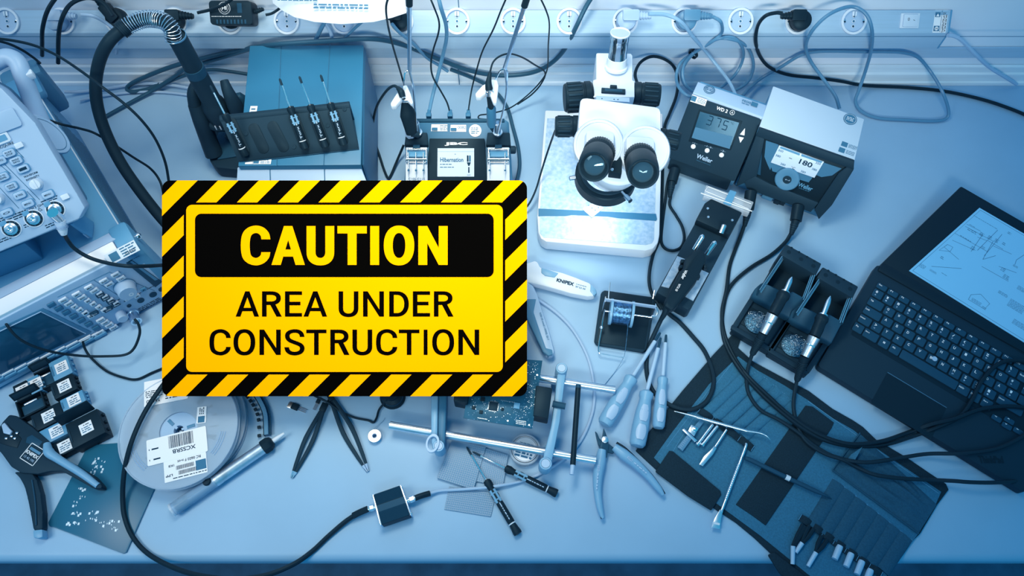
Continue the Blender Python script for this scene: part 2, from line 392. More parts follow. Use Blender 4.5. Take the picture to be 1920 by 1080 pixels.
cable('power_cable', 'grey coiled cord held by a black tie, plugged in right of the microscope', 'power cable',
      [(1333, 31, .212), (1340, 33, .21), (1352, 42, .205), (1353, 62, .16), (1335, 78, .12), (1300, 100, .095), (1276, 118, .09), (1268, 145, .08), (1276, 168, .09), (1300, 182, .09), (1345, 168, .05), (1378, 140, .05), (1393, 110, .07), (1390, 85, .09), (1372, 70, .10), (1340, 75, .10), (1305, 95, .10), (1283, 120, .09), (1282, 150, .08), (1300, 172, .06), (1345, 180, .04), (1395, 160, .03), (1412, 130, .045), (1408, 100, .07), (1390, 80, .09), (1350, 72, .09), (1318, 88, .085), (1290, 112, .07), (1278, 140, .05), (1290, 165, .03), (1330, 175, .02)], .0029, 'cablemid', extra=coilx)
def plugB(t, fr): plug(t, fr, 1496, -1, 'black', L=.012)
cable('power_cable', 'thin black cord from the rightmost black plug running off the right edge', 'power cable', [(1467, 25, .213), (1455, 24, .213), (1435, 30, .21), (1421, 48, .18), (1417, 78, .12), (1425, 105, .07), (1443, 126, .035), (1478, 140, .015), (1530, 146, .008), (1575, 152, .006), (1620, 160, .005), (1700, 164, .005), (1770, 171, .005), (1840, 186, .005), (1900, 206, .005), (1960, 232, .005)], .0032, 'black', extra=plugB)
cable('power_cable', 'long grey cord in two wide loops on the wall above the right controller', 'cable', [(1574, 204, .06), (1566, 180, .07), (1545, 150, .07), (1520, 115, .09), (1511, 88, .13), (1520, 62, .18), (1545, 34, .21), (1575, 17, .22), (1602, 13, .22), (1625, 28, .215), (1635, 58, .19), (1633, 95, .12), (1622, 135, .06), (1610, 170, .03), (1604, 190, .015), (1614, 208, .006), (1645, 221, .004), (1700, 225, .004), (1750, 227, .004), (1774, 222, .006), (1778, 205, .02), (1766, 170, .05), (1745, 135, .06), (1722, 108, .08), (1695, 99, .08), (1660, 97, .08), (1615, 97, .08), (1570, 96, .08), (1530, 97, .08), (1500, 104, .08), (1465, 125, .045), (1430, 145, .03), (1405, 165, .03), (1392, 180, .05)], .0031, 'cablemid')
cable('power_cable', 'pale cord leaving the right end of the power strip', 'cable', [(1777, 66, .140), (1790, 68, .142), (1806, 78, .14), (1830, 103, .11), (1855, 126, .07), (1882, 143, .04), (1906, 158, .005)], .0034, 'light')
cable('power_cable', 'black cord arching behind the right side of the microscope', 'cable', [(1196, 160, .10), (1191, 138, .09), (1201, 117, .085), (1222, 106, .08), (1246, 111, .07), (1264, 126, .05), (1271, 150, .03), (1268, 180, .015), (1256, 212, .01), (1246, 240, .01), (1243, 300, .005), (1241, 370, .005), (1238, 440, .005), (1224, 480, .005), (1217, 520, .005), (1222, 550, .005), (1240, 580, .004)], .0029, 'black')
# behind the hot air box
cable('power_cable', 'thick dark cable draped over the back of the hot air station box', 'cable', [(1118, -18, .22), (1098, 14, .20), (1078, 55, .14), (1060, 90, .08), (1038, 115, .05), (1010, 132, .03), (975, 140, .02), (930, 141, .02), (880, 132, .03), (820, 110, .06), (755, 84, .12), (700, 73, .17), (640, 75, .17), (560, 80, .165), (500, 85, .15), (440, 96, .08), (390, 107, .05), (325, 124, .03), (268, 146, .015), (240, 162, .008), (245, 172, .006), (275, 168, .005), (300, 158, .005)], .0042, 'cabledark')
cable('power_cable', 'dark cable running diagonally down left behind the black gun hose', 'cable', [(470, 92, .12), (430, 104, .06), (385, 117, .03), (350, 128, .02), (325, 145, .015), (285, 170, .01), (245, 192, .006), (195, 220, .005)], .0036, 'cabledark')
cable('power_cable', 'dark cable passing behind the hot air gun at bench level', 'cable', [(475, 141, .02), (430, 134, .02), (395, 131, .02), (358, 138, .015), (320, 152, .012), (290, 168, .01)], .0033, 'cabledark')
cable('thin_cord', 'upper pale cord lying behind the black hose', 'cable', [(120, 172, .02), (150, 172, .01), (200, 166, .006), (260, 157, .005), (310, 158, .005), (360, 166, .005)], .0032, 'light')
cable('thin_cord', 'lower pale cord lying behind the black hose', 'cable', [(150, 188, .01), (190, 180, .006), (250, 173, .005), (310, 173, .005), (362, 179, .005)], .0026, 'light')
cable('thin_cord', 'black twin cord crossing in front of the black hose down to the yellow sign', 'cable', [(-30, 72, .26), (10, 74, .26), (60, 84, .26), (105, 103, .26), (150, 132, .27), (190, 162, .27), (230, 192, .25), (265, 225, .22), (292, 262, .18), (310, 305, .13), (318, 350, .09)], .0022, 'black')
cable('thin_cord', 'black cord ending behind the grey corner bumper at the left', 'cable', [(-30, 72, .24), (10, 80, .22), (40, 93, .2), (64, 109, .17), (75, 118, .14)], .0022, 'black')
cable('thin_cord', 'dark cord at the far left passing under the carrying handle', 'cable', [(-20, 90, .2), (5, 100, .19), (28, 130, .16), (37, 160, .15), (28, 168, .145)], .0025, 'dark')
cable('thin_cord', 'black cord from the handle pivot across the perforated side to the yellow sign', 'cable', [(85, 223, .17), (115, 233, .155), (150, 241, .15), (178, 250, .15), (215, 272, .12), (250, 295, .09), (282, 316, .05), (300, 340, .03), (308, 370, .02)], .0021, 'black')
# over the soldering station in the middle
cable('thin_cord', 'thin black cord hanging left of the first steel cable rod', 'cable', [(732, -14, .40), (724, 12, .38), (727, 45, .33), (735, 80, .27), (745, 115, .2), (753, 142, .14), (757, 156, .12)], .0016, 'black')
def usb(pxx, py):
    def f(t, fr):
        m = MB(); p = fr.px(pxx, py, .10); m.box(p, (.009, .008, .009), 'mid', .001); m.box(p + Vector((0, .007, 0)), (.006, .010, .006), 'mid', .001); m.build('connector', t)
    return f
cable('thin_cord', 'thin black cord into the middle connector at the back of the soldering station', 'cable', [(802, -14, .34), (814, 14, .32), (823, 40, .28), (822, 62, .25), (812, 95, .2), (808, 122, .17), (812, 145, .15), (826, 170, .13), (838, 192, .11), (844, 212, .10)], .0015, 'black', extra=usb(844, 217))
cable('power_cable', 'dark power cord into the left connector at the back of the soldering station', 'cable', [(820, -14, .33), (827, 15, .31), (836, 45, .27), (837, 72, .23), (830, 105, .18), (820, 145, .14), (811, 180, .11), (805, 208, .10)], .0032, 'cablemid', extra=usb(804, 217))
cable('thin_cord', 'thin black cord into the right connector at the back of the soldering station', 'cable', [(954, -14, .36), (940, 18, .33), (925, 55, .28), (905, 95, .22), (894, 130, .17), (885, 165, .13), (880, 195, .11), (878, 210, .10)], .0014, 'black', extra=usb(878, 217))
cable('thin_cord', 'thin black cord hanging from the top and looping low right of the second rod', 'cable', [(1008, -14, .36), (1024, 20, .32), (1030, 45, .28), (1028, 85, .2), (1026, 130, .1), (1012, 155, .06), (985, 182, .03), (955, 203, .02), (920, 213, .05), (900, 216, .05), (898, 222, .05), (915, 224, .05)], .0013, 'black')
cable('thin_cord', 'thin black loop arching over from the right soldering iron', 'cable', [(918, 138, .24), (925, 116, .24), (940, 104, .24), (958, 101, .23), (980, 108, .2), (1000, 120, .15), (1022, 136, .08), (1014, 158, .05), (996, 178, .03), (970, 196, .02)], .0015, 'black')
cable('power_cable', 'thick dark cable running down beside the right of the soldering station', 'cable', [(845, 130, .03), (890, 148, .015), (925, 168, .01), (950, 200, .008), (962, 240, .006), (972, 280, .005), (974, 315, .005), (966, 350, .005)], .0036, 'cabledark')
cable('thin_cord', 'thin cord hanging from under the microscope knob down to the yellow sign', 'cable', [(1041, 245, .18), (1036, 258, .14), (1025, 290, .08), (1014, 325, .05), (1005, 355, .03), (992, 382, .02), (975, 400, .01)], .0018, 'black')
# hanging paper
fr = fpx(640, 20, .21); m = MB(); n = 16
pp = [(512, 6), (530, 20), (552, 32), (590, 41), (640, 45), (700, 41), (735, 33), (762, 24)]
top = [fr.px(505 + i * 36, -30, .25) for i in range(8)]; bot = [fr.px(x, y, .225) for x, y in pp]
V = []; fs = []
for k in range(5):
    t = k / 4
    for a, b in zip(bot, top): q = a.lerp(b, t); q.z += math.sin(t * 3) * .006; V.append(q)
for k in range(4):
    for j in range(7): fs.append((k * 8 + j, k * 8 + j + 1, k * 8 + j + 9, k * 8 + j + 8))
m.raw(V, fs, 'paper'); m.raw([v - Vector((0, 0, .0004)) for v in V], fs, 'paper')
M = BAS(fr.px(640, 10, .2412), (1, -.02, 0), (0, 1, .35))
m.scrib(-.105, .004, -.025, .012, 2, 'inkmid', M, .003, 3); m.scrib(-.045, -.009, .045, .002, 2, 'inkmid', M, .003, 8, .95)
tag(m.build('paper_sheet', fr=fr), 'white printed paper sheet hanging over the power strip', 'paper sheet')
# ================================================================ spectrum analyser (lower left instrument)
AH = .14
fa = FR((-.584, .560, 0), 34.3)          # origin: front right corner, x to the right along the front, y to the back
an = thing('spectrum_analyser', 'large grey bench instrument with keypad front, under the oscilloscope at the left', 'measuring instrument', fa)
m = MB()
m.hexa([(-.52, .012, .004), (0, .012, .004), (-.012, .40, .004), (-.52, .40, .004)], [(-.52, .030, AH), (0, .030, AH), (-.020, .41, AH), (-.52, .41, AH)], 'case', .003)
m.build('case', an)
# perforated right side
m = MB(); sp = lambda y, z: Vector((.0007 - (.012 + .008 * z / AH) * max(0, y - .006 * z / AH) / .402, y, z))
for j in range(16):
    for i in range(52):
        y = .055 + i * .0062 + (j % 2) * .0031; z = .022 + j * .0066
        if y > .345 or z > AH - .016: continue
        p = sp(y, z); m.face([p + Vector((0, -.0020, -.0016)), p + Vector((0, .0020, -.0016)), p + Vector((0, .0020, .0016)), p + Vector((0, -.0020, .0016))], 'ink')
m.tube([(-.0005, .01, AH - .0005), (-.0205, .40, AH - .0005)], .0012, 'offwhite', 6, 1)
m.build('vent_panel', an)
m = MB()
m.box((-.032, .388, AH + .004), (.052, .055, .020), 'case', .006); m.box((-.032, .428, AH - .012), (.060, .036, .05), 'casedark', .010); m.box((-.010, .430, AH - .04), (.03, .04, .1), 'casedark', .008)
m.build('corner_bumper', an)
# front: panel, bright sloping strip and grey trim, back to front
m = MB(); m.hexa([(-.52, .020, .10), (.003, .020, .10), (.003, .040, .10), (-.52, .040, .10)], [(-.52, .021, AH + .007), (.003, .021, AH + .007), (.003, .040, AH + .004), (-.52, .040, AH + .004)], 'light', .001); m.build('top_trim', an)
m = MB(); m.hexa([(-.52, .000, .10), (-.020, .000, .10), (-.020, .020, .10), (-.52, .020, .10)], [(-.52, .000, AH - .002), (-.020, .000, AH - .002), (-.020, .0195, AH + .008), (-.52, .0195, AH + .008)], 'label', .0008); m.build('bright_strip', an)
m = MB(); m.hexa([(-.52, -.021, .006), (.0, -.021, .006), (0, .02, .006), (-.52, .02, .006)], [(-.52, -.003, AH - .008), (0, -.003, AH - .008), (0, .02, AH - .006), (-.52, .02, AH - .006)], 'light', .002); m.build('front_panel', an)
m = MB(); m.hexa([(-.020, -.019, .010), (.014, -.019, .010), (.014, .045, .010), (-.020, .045, .010)], [(-.020, -.002, AH + .004), (.010, -.002, AH + .004), (.010, .045, AH + .010), (-.020, .045, AH + .010)], 'case', .006)
m.ball((.013, .02, AH - .01), .006, 'chrome'); m.build('side_handle', an)
# panel plane in world space for pixel placement
Pw = fa.M @ Vector((0, -.003, AH - .008)); Nw = (fa.M.to_3x3() @ Vector((0, -1, .018 / .126))).normalized()
Xw = fa.M.to_3x3() @ Vector((1, 0, 0)); Xl = Vector((1, 0, 0)); Nl = fa.I.to_3x3() @ Nw; Yl = Nl.cross(Xl)
def AP(px, py, off=0.0): return BAS(fa.l(onp(px, py, Pw, Nw)) + Nl * off, Xl, Yl)
Mq = AP(262, 468)
Ml = BAS(fa.l(at(229, 474, AH + .0035)), Xl, Vector((0, .0195, .010)))
m = MB(); m.box((0, 0, .0006), (.048, .018, .0006), 'offwhite', 0, Ml); m.scrib(-.001, -.008, .022, .008, 4, 'inkmid', Ml, .0012, 5, .9); m.text('03655', .0045, 'ink', Ml @ T(.011, -.004, .0012), .016, .01)
m.box((-.012, 0, .0011), (.013, .013, .0003), 'inkmid', 0, Ml); m.build('inventory_sticker', an)
# screen with softkeys
m = MB(); q = [AP(*p).translation for p in ((-60, 640), (80, 577), (172, 622), (-40, 742))]
m.hexa([p - Nl * .002 for p in q], [p + Nl * .0012 for p in q], 'casedark', .0005)
q = [AP(*p).translation for p in ((-60, 648), (76, 583), (160, 624), (-60, 728))]
m.hexa([p + Nl * .0005 for p in q], [p + Nl * .0018 for p in q], 'lcd', .0003)
q = [AP(*p).translation + Nl * .0018 for p in ((-60, 648), (76, 583), (160, 624))]
m.tube(q, .0009, 'light', 6, 1)
for k in range(7): 
    A = AP(96 + k * 14, 570 + k * 7.3, .001); m.box((0, 0, .001), (.011, .0085, .003), 'mid', .0008, A)
sc = m.build('display', an)
m = MB()
for k in range(9):
    A = AP(-5 + k * 24, 711 - k * 10.6, .001); m.box((0, 0, .002), (.021, .006, .005), 'case', .001, A); m.box((0, .007, .001), (.020, .004, .003), 'offwhite', .0006, A)
m.build('softkey_row', an)
# keypad
def akey(px, py, t, wd=.0115, hh=.0075, mt='offwhite', tm='ink', name='key'):
    A = AP(px, py, .0005); m = MB(); m.rrect(-wd / 2, -hh / 2, wd / 2, hh / 2, .0012, 0, .0035, mt, A, .0006); m.text(t, .003, tm, A @ T(0, 0, .0036), wd * .6, .01); m.build(name, an)
for x0, y0, names in ((118, 561, ('FREQ', 'SPAN', '7', '4', '1', '0')), (143, 550, ('AMPT', 'BW', '8', '5', '2', '.')), (166, 537, ('MKR', 'SWP', '9', '6', '3', '-'))):
    for k, t in enumerate(names): akey(x0 + k * 10.3, y0 + k * 5.9, t, .0125 if k < 2 else .009)
for k, t in enumerate(('GHz', 'MHz', 'kHz', 'Hz')): akey(187 + k * 10, 551 + k * 6, t, .012, .0075, 'navy', 'offwhite')
akey(176, 586, 'BACK', .013, .007, 'navy', 'offwhite'); akey(202, 578, 'ENTER', .014, .007, 'navy', 'offwhite')
for k, t in enumerate(('TRACE', 'LINES', 'DISP', 'FILE')): akey(188 + k * 8, 598 + k * 4.6, t, .013, .007)
for x, y, t in ((194, 525, 'RUN'), (204, 531, 'MEAS'), (216, 513, 'PRESET'), (226, 520, 'CAL')): akey(x, y, t, .013, .007)
akey(160, 635, 'PREV', .016, .006); akey(185, 622, 'NEXT', .016, .006); akey(256, 553, '◁'if False else '<', .009, .007); akey(238, 558, '>', .009, .007); akey(268, 541, '^', .009, .007, 'case')
A = AP(234, 537, 0); m = MB(); m.lathe([(.0165, 0), (.0165, .002), (.0150, .003), (.0142, .016), (.0130, .018), (.0, .018)], 'light', A, 32); m.ring(.0172, .0165, 0, .0022, 'casedark', A); m.lathe([(.004, .0182), (.003, .0184), (0, .0175)], 'offwhite', A @ T(.003, -.004, 0)); m.build('rotary_knob', an)
m = MB(); m.lathe([(.0085, 0), (.0085, .012), (.007, .014), (0, .014)], 'light', AP(226, 588)); m.build('rotary_knob', an)
m = MB()
for x, y, r in ((264, 563, .0055), (287, 552, .0060), (242, 573, .0035), (303, 542, .005)): m.lathe([(r, 0), (r, .001), (r * .6, .001), (r * .6, .0006), (0, .0006)], 'navy', AP(x, y))
for px, py, wv, hv, rows, sd in ((278, 572, .050, .010, 3, 4), (225, 560, .03, .003, 1, 6), (265, 548, .06, .003, 1, 7), (252, 484, .02, .002, 1, 8)): m.scrib(-wv / 2, -hv / 2, wv / 2, hv / 2, rows, 'ink', AP(px, py), .0006, sd, .9)
for pa, pb in (((108, 557), (205, 510)), ((176, 525), (234, 562)), ((205, 510), (290, 545))):
    a, b = AP(*pa).translation, AP(*pb).translation; m.tube([a, b], .0005, 'inkmid', 4, 1)
m.build('panel_markings', an)
m = MB(); q = [AP(*p).translation for p in ((236, 493), (247, 487), (304, 528), (291, 538))]; m.hexa([p - Nl * .001 for p in q], [p + Nl * .0012 for p in q], 'navy', .0005)
q = [AP(*p).translation + Nl * .0013 for p in ((243, 490), (247, 488), (296, 523), (290, 525))]; m.face(q, 'casedark'); m.build('card_slot', an)
A = AP(248, 586, 0); m = MB(); m.lathe([(.0095, 0), (.0095, .004), (.0078, .0045), (.0078, .016), (.0088, .017), (.0088, .022), (.006, .022), (.006, .018), (.0, .018)], 'steel', A); m.build('input_jack', an)
cable('coaxial_cable', 'thin black coaxial cable from the round jack swinging left across the instrument screen', 'cable', [(-20, 545, .12), (0, 578, .125), (12, 608, .12), (40, 638, .10), (90, 658, .07), (150, 667, .04), (200, 668, .03), (235, 665, .03), (252, 652, .035), (262, 625, .05), (259, 607, .06), (252, 598, .065)], .0021, 'black')
cable('coaxial_cable', 'thin dark cable hanging in a curve below the instrument to the yellow sign', 'cable', [(155, 640, .02), (160, 655, .01), (172, 672, .004), (200, 696, .003), (235, 709, .003), (258, 711, .003), (285, 699, .003), (312, 688, .003)], .0020, 'black')
# ================================================================ oscilloscope standing on it
z1, z2 = .22, .34
a = at(160, 398, z1); b = at(0, 463, z1)
u = (a - b); u.z = 0; u.normalize(); c = at(60, 250, .29)
hd = math.degrees(math.atan2(u.y, u.x)); fs_ = FR((a.x, a.y, 0), hd)
NS = Vector((0, -.68, .733)).normalized()                   # local panel normal
XS = Vector((1, 0, 0)); YS = NS.cross(XS)
PS = Vector((0, 0, z1)); PSw = a.copy(); NSw = fs_.M.to_3x3() @ NS
os_ = thing('oscilloscope', 'pale grey oscilloscope with round input jacks standing on the larger instrument at left', 'measuring instrument', fs_)
MS = BAS(PS, XS, YS)            # x along, y up the panel, z outwards
def SP(px, py, off=0.0): return MS @ T(*(MS.inverted() @ fs_.l(onp(px, py, PSw, NSw)))) @ T(0, 0, off)
tr = MS.inverted() @ fs_.l(onp(62, 232, PSw, NSw)); tr2 = MS.inverted() @ fs_.l(onp(0, 168, PSw, NSw))
m = MB()
poly = [(-.36, -.006), (-.012, -.006), (.004, .006), (.004, .028), (tr.x + .004, tr.y), (tr2.x + .004, tr2.y), (tr2.x - .03, tr2.y + .05), (-.36, tr2.y + .05)]
m.prism(poly, -.030, .004, 'light', .003, MS); m.build('front_bezel', os_)
m = MB(); pl2 = [(x - .012 if x > -.3 else x, y) for x, y in poly]
m.prism([(p[0], p[1] + .008) for p in pl2], -.10, -.030, 'casedark', .004, MS); m.build('rear_case', os_)
m = MB(); p = SP(172, 430, -.02)
q0 = fs_.l(at(135, 405, .19)); q1 = fs_.l(at(172, 432, .146)); M = BAS((q0 + q1) / 2, q1 - q0, Vector((q1 - q0)).cross(Vector((0, 0, 1))))
L_ = (q1 - q0).length; m.box((0, 0, 0), (L_, .028, .006), 'case', .0012, M); m.box((L_ / 2 - .007, 0, .0012), (.013, .028, .006), 'light', .001, M)
for i in range(2):
    for j in range(2): m.ball((L_ / 2 - .010 + i * .006, -.004 + j * .008, .0045), .0012, 'light')
m.build('rear_foot' if False else 'foot', os_)
# lowered keeping rest of the weight: rear foot block down to the instrument below
m = MB(); m.box((-.20, .03, .165), (.20, .03, .05), 'casedark', .003); m.build('rear_foot', os_)
def sbtn(px, py, t1, t2='', mt='light', wd=.015, hh=.0095):
    A = SP(px, py, .004) @ RZ(0); m = MB(); m.rrect(-wd / 2 - .0012, -hh / 2 - .0012, wd / 2 + .0012, hh / 2 + .0012, .0032, -.001, .0007, 'case', A, .0003)
    m.rrect(-wd / 2, -hh / 2, wd / 2, hh / 2, .0028, 0, .0045, mt, A, .0012)
    if t2: m.text(t1, .0022, 'ink', A @ T(0, .0016, .0046), .009, .01); m.text(t2, .0022, 'ink', A @ T(0, -.0016, .0046), .0085, .01)
    elif t1: m.text(t1, .0026, 'ink', A @ T(0, 0, .0046), .009, .01)
    m.build('button', os_)
for x, y, t1, t2 in ((20, 287, 'RUN/', 'STOP'), (33, 301, 'SINGLE', 'SEQ'), (8, 331, 'SET TO', '50%'), (24, 349, 'FORCE', 'TRIG'), (39.5, 365, 'B TRIG', ''), (55, 381, 'MENU', ''), (92, 364, 'MENU', ''), (15.5, 398, 'O', ''), (3, 301, 'AUTO', '')): sbtn(x, y, t1, t2)
A = SP(46, 316, .004); m = MB(); m.rrect(-.0087, -.006, .0087, .006, .0032, -.001, .0007, 'case', A, .0003); m.rrect(-.0075, -.0048, .0075, .0048, .0028, 0, .0045, 'light', A, .0012); m.box((0, 0, .0046), (.010, .004, .0006), 'ink', .0002, A); m.build('button', os_)
for x, y in ((38, 272), (124, 368)):
    m = MB(); m.rrect(-.0052, -.0036, .0052, .0036, .0012, 0, .004, 'offwhite', SP(x, y, .004), .0008); m.build('button', os_)
m = MB(); m.rrect(-.011, -.007, .011, .007, .003, 0, .002, 'offwhite', SP(4, 260, .004), .0006); m.rrect(-.0075, -.004, .0075, .004, .001, .002, .0024, 'case', SP(4, 260, .004)); m.build('button', os_)
m = MB(); q = SP(20, 225, .004); m.rrect(-.024, -.012, .012, .014, .004, -.001, .0035, 'light', q, .002); m.build('screen_corner', os_)
def sknob(px, py):
    A = SP(px, py, .004); m = MB(); prof = [(.0082, 0), (.0078, .010), (.0068, .013), (0, .0135)]; m.lathe(prof, 'offwhite', A, 12); m.box((0, 0, .0125), (.004, .013, .004), 'offwhite', .001, A); m.build('intensity_knob', os_)
sknob(71, 344); sknob(-1, 372)
m = MB()
for pa, pb in (((0, 297), (76, 374)), ((0, 350), (37, 390)), ((31, 280), (46, 295)), ((52, 358), (68, 375)), ((-5, 303), (21, 325)), ((8, 468), (150, 409))):
    a_, b_ = SP(*pa, .0041).translation, SP(*pb, .0041).translation; m.tube([a_, b_], .0004, 'inkmid', 4, 1)
m.text('ACQUIRE ■'.replace(' ■', ''), .004, 'ink', SP(12, 273, .0042), .022, .012)
m.text('WAVEFORM', .0028, 'ink', SP(59, 327, .0042), .019, .012); m.text('INTENSITY', .0028, 'ink', SP(63, 333, .0042), .018, .012)
m.text('CH 4', .003, 'ink', SP(78, 384, .0042), .009, .012); m.text('CH 3', .003, 'ink', SP(63, 390, .0042), .009, .012)
for x, y, w_, s_ in ((95, 374, .024, 2), (96, 421, .014, 3), (38, 400, .02, 4), (10, 448, .02, 5), (30, 408, .02, 6), (2, 412, .016, 7), (52, 422, .008, 9)): m.scrib(-w_ / 2, -.003, w_ / 2, .003, 2, 'ink', SP(x, y, .004), .0002, s_, .9)
for x, y in ((76, 392), (41, 399)):
    A = SP(x, y, .0043); m.tube([A @ Vector(v) for v in ((-.0025, -.002, 0), (.0025, -.002, 0), (0, .0025, 0), (-.0025, -.002, 0))], .0004, 'ink', 4, 1)
m.build('panel_markings', os_)
for x, y in ((105, 392), (65, 409), (23, 428)):
    A = SP(x, y, .004); m = MB(); m.ring(.0130, .0112, -.001, .0012, 'offwhite', A, 32); m.lathe([(.0112, .0004), (0, .0004)], 'dark', A, 32)
    m.rrect(-.0095, .007, -.001, .014, .001, 0, .002, 'case', A, .0004)
    m.lathe([(.0085, 0), (.0085, .003), (.0062, .004), (.0060, .010), (.0046, .011), (.0046, .006), (.0, .006)], 'steel', A, 24)
    for k in range(10): m.box((.0095, 0, .0008), (.003, .0006, .0006), 'inkmid', 0, A @ RZ(k * 36))
    m.lathe([(.0020, .006), (.0020, .011), (.0009, .0112), (.0009, .010), (0, .010)], 'chrome', A, 12); m.build('input_jack', os_)
# carrying handle
m = MB(); hp = [(-30, 130, .33), (0, 112, .33), (18, 108, .33), (33, 118, .325), (42, 140, .315), (55, 175, .29), (68, 208, .27), (82, 240, .25)]
m.tube([fs_.px(*p) for p in hp], .0125, 'light', 16, 6, True); q = fs_.px(57, 140, .315); m.box(q, (.010, .010, .012), 'offwhite', .002)
q = fs_.px(93, 252, .245); m.build('carrying_handle', os_)
qa = fs_.px(90, 252, .262); M = AX(qa, fs_.I.to_3x3() @ Vector((.55, -.25, .35)))
m = MB(); m.lathe([(.0, -.035), (.026, -.03), (.027, -.002), (.025, .002), (0, .003)], 'light', M, 32, .72, 1.35); m.ring(.021, .0205, .002, .0026, 'inkmid', M @ Matrix.Diagonal((.72, 1.35, 1, 1))); m.build('handle_pivot', os_)
# probe plug and cable
def bncplug(t, fr):
    m = MB(); a_ = fs_.M @ SP(106, 398, .016).translation; b_ = at(112, 411, .225); c_ = at(120, 440, .205)
    a_, b_, c_ = fr.l(a_), fr.l(b_), fr.l(c_)
    m.rod(a_ - (b_ - a_) * .2, b_, .0078, 'chrome', n=16); m.tube([b_, b_.lerp(c_, .25), b_.lerp(c_, .7), c_], [.0080, .0082, .0065, .0042], 'offwhite', 14, 4)
    for k in range(8): q = b_.lerp(c_, .1 + k * .06); m.tube([q, q + (c_ - b_) * .02], .0084, 'light', 14, 1)
    m.build('plug', t)
cable('probe_cable', 'black cable with pale ribbed plug in the rightmost oscilloscope jack', 'cable', [(119, 436, .21), (128, 452, .19), (142, 468, .175), (170, 484, .16), (205, 494, .155), (240, 499, .15), (275, 499, .13), (310, 497, .09)], .0029, 'black', extra=bncplug)

# ================================================================ hot air station
fh = FR((-.36, .84, 0), 0)
hs = thing('hot_air_station', 'square grey-blue hot air station box with two seams and a pale front lip', 'soldering equipment', fh)
m = MB(); ext(fh, [(446, 311, .15), (677, 309, .15), (682, 84, .15), (468, 85, .15)], .004, m, 'boxtop', .002)
for a_, b_ in (((527, 83), (519, 311)), ((618.5, 83), (607, 310))):
    p, q = fh.px(*a_, .1505), fh.px(*b_, .1505); m.tube([p, q], .0007, 'inkmid', 4, 1)
m.build('case', hs)
m = MB(); ext(fh, [(443, 346, .132), (690, 346, .132), (676, 311, .140), (445, 313, .140)], .01, m, 'light', .0015)
for x in (506, 608): m.tube([fh.px(x, 313, .1405), fh.px(x + 1, 346, .1328)], .0007, 'inkmid', 4, 1)
m.build('front_lip', hs)
m = MB(); ext(fh, [(679, 309, .148), (681, 84, .148), (685, 92, .142), (683, 309, .142)], .005, m, 'mid', .001)
for x, y, z in ((684, 102, .13), (698, 164, .02)): m.ball(fh.px(x, y, z), .003, 'ink')
m.build('side_panel', hs)
m = MB(); m.box(fh.px(475, 207, .1505), (.012, .018, .0006), 'label'); m.scrib(-.004, -.007, .004, .006, 2, 'inkmid', T(*fh.px(475, 207, .1509)), .0001, 3); m.build('sticker', hs)
m = MB(); m.box(fh.px(467, 304, .1505), (.012, .008, .0006), 'label'); m.build('sticker', hs)
m = MB(); p = fh.px(491, 303, .1505); m.box(p, (.030, .010, .0006), 'label'); m.scrib(-.002, -.004, .013, .004, 3, 'inkmid', T(*p), .0004, 9); m.box(p + Vector((-.009, 0, .0004)), (.009, .008, .0002), 'inkmid'); m.build('sticker', hs)
for dx in (470, 660):
    for z_ in (300, 110): 
        m = MB(); p = fh.px(dx, z_, .15); m.lathe([(.008, 0), (.008, .005)], 'black', T(p.x, p.y, 0)); m.build('rubber_foot', hs)
# gun stand
fg = FR((-.50, .80, 0), 0)
gs = thing('hot_air_gun_stand', 'black moulded stand holding the hot air gun beside the grey-blue box', 'stand', fg)
m = MB(); poly = [fg.px(*p, .03) for p in ((391, 262), (400, 238), (440, 226), (466, 232), (476, 260), (474, 316), (446, 318), (404, 314), (392, 300))]; m.prism([(p.x, p.y) for p in poly], 0, .03, 'dark', .004)
poly = [fg.px(*p, .031) for p in ((402, 270), (410, 248), (440, 236), (462, 240), (468, 290), (408, 300))]; m.prism([(p.x, p.y) for p in poly], .0295, .033, 'navy', .002); m.build('base', gs)
m = MB(); m.tube([fg.px(368, 195, .13), fg.px(378, 225, .10), fg.px(392, 265, .055), fg.px(402, 290, .03)], [.014, .015, .015, .016], 'dark', 12, 5); m.tube([fg.px(450, 222, .09), fg.px(440, 250, .04), fg.px(436, 262, .03)], [.012, .013, .015], 'dark', 12, 4); m.build('column', gs)
m = MB(); m.tube([fg.px(363, 158, .165), fg.px(362, 176, .15), fg.px(369, 205, .12), fg.px(384, 224, .10)], [.006, .010, .012, .010], 'dark', 12, 5)
m.tube([fg.px(420, 151, .165), fg.px(427, 170, .155), fg.px(440, 197, .13), fg.px(452, 222, .10)], [.007, .0095, .013, .013], 'dark', 12, 5)
m.tube([fg.px(440, 186, .12), fg.px(452, 184, .12), fg.px(458, 215, .09)], [.008, .009, .009], 'navy', 12, 4)
m.tube([fg.px(378, 222, .10), fg.px(410, 238, .085), fg.px(455, 222, .09)], [.008, .009, .008], 'dark', 10, 5); m.build('fork', gs)
gx = at(412, 217, .10); fgg = FR((gx.x, gx.y, 0), 0)
hg = thing('hot_air_gun', 'black hot air gun standing upright in its stand with a thick spring-wrapped hose', 'hot air gun', fgg)
def gz(z): return Vector((-(0), 0, z))
m = MB(); G = T(0, 0, 0)
m.lathe([(.0, .068), (.012, .070), (.017, .078), (.0205, .098), (.0215, .125), (.0195, .135), (.0165, .142), (.0160, .205)], 'dark', None, 28)
m.lathe([(.0163, .205), (.0166, .222), (.0160, .222)], 'navy', None, 28); m.lathe([(.0150, .222), (.0146, .288), (.0135, .2895), (.0125, .286), (0, .286)], 'dark', None, 28)
m.ring(.0150, .0140, .287, .290, 'cablemid'); 
for k in (-1, 1): m.box((k * .004 - .002, -.0195, .092), (.0018, .003, .010), 'offwhite', .0004)
m.build('gun_body', hg)
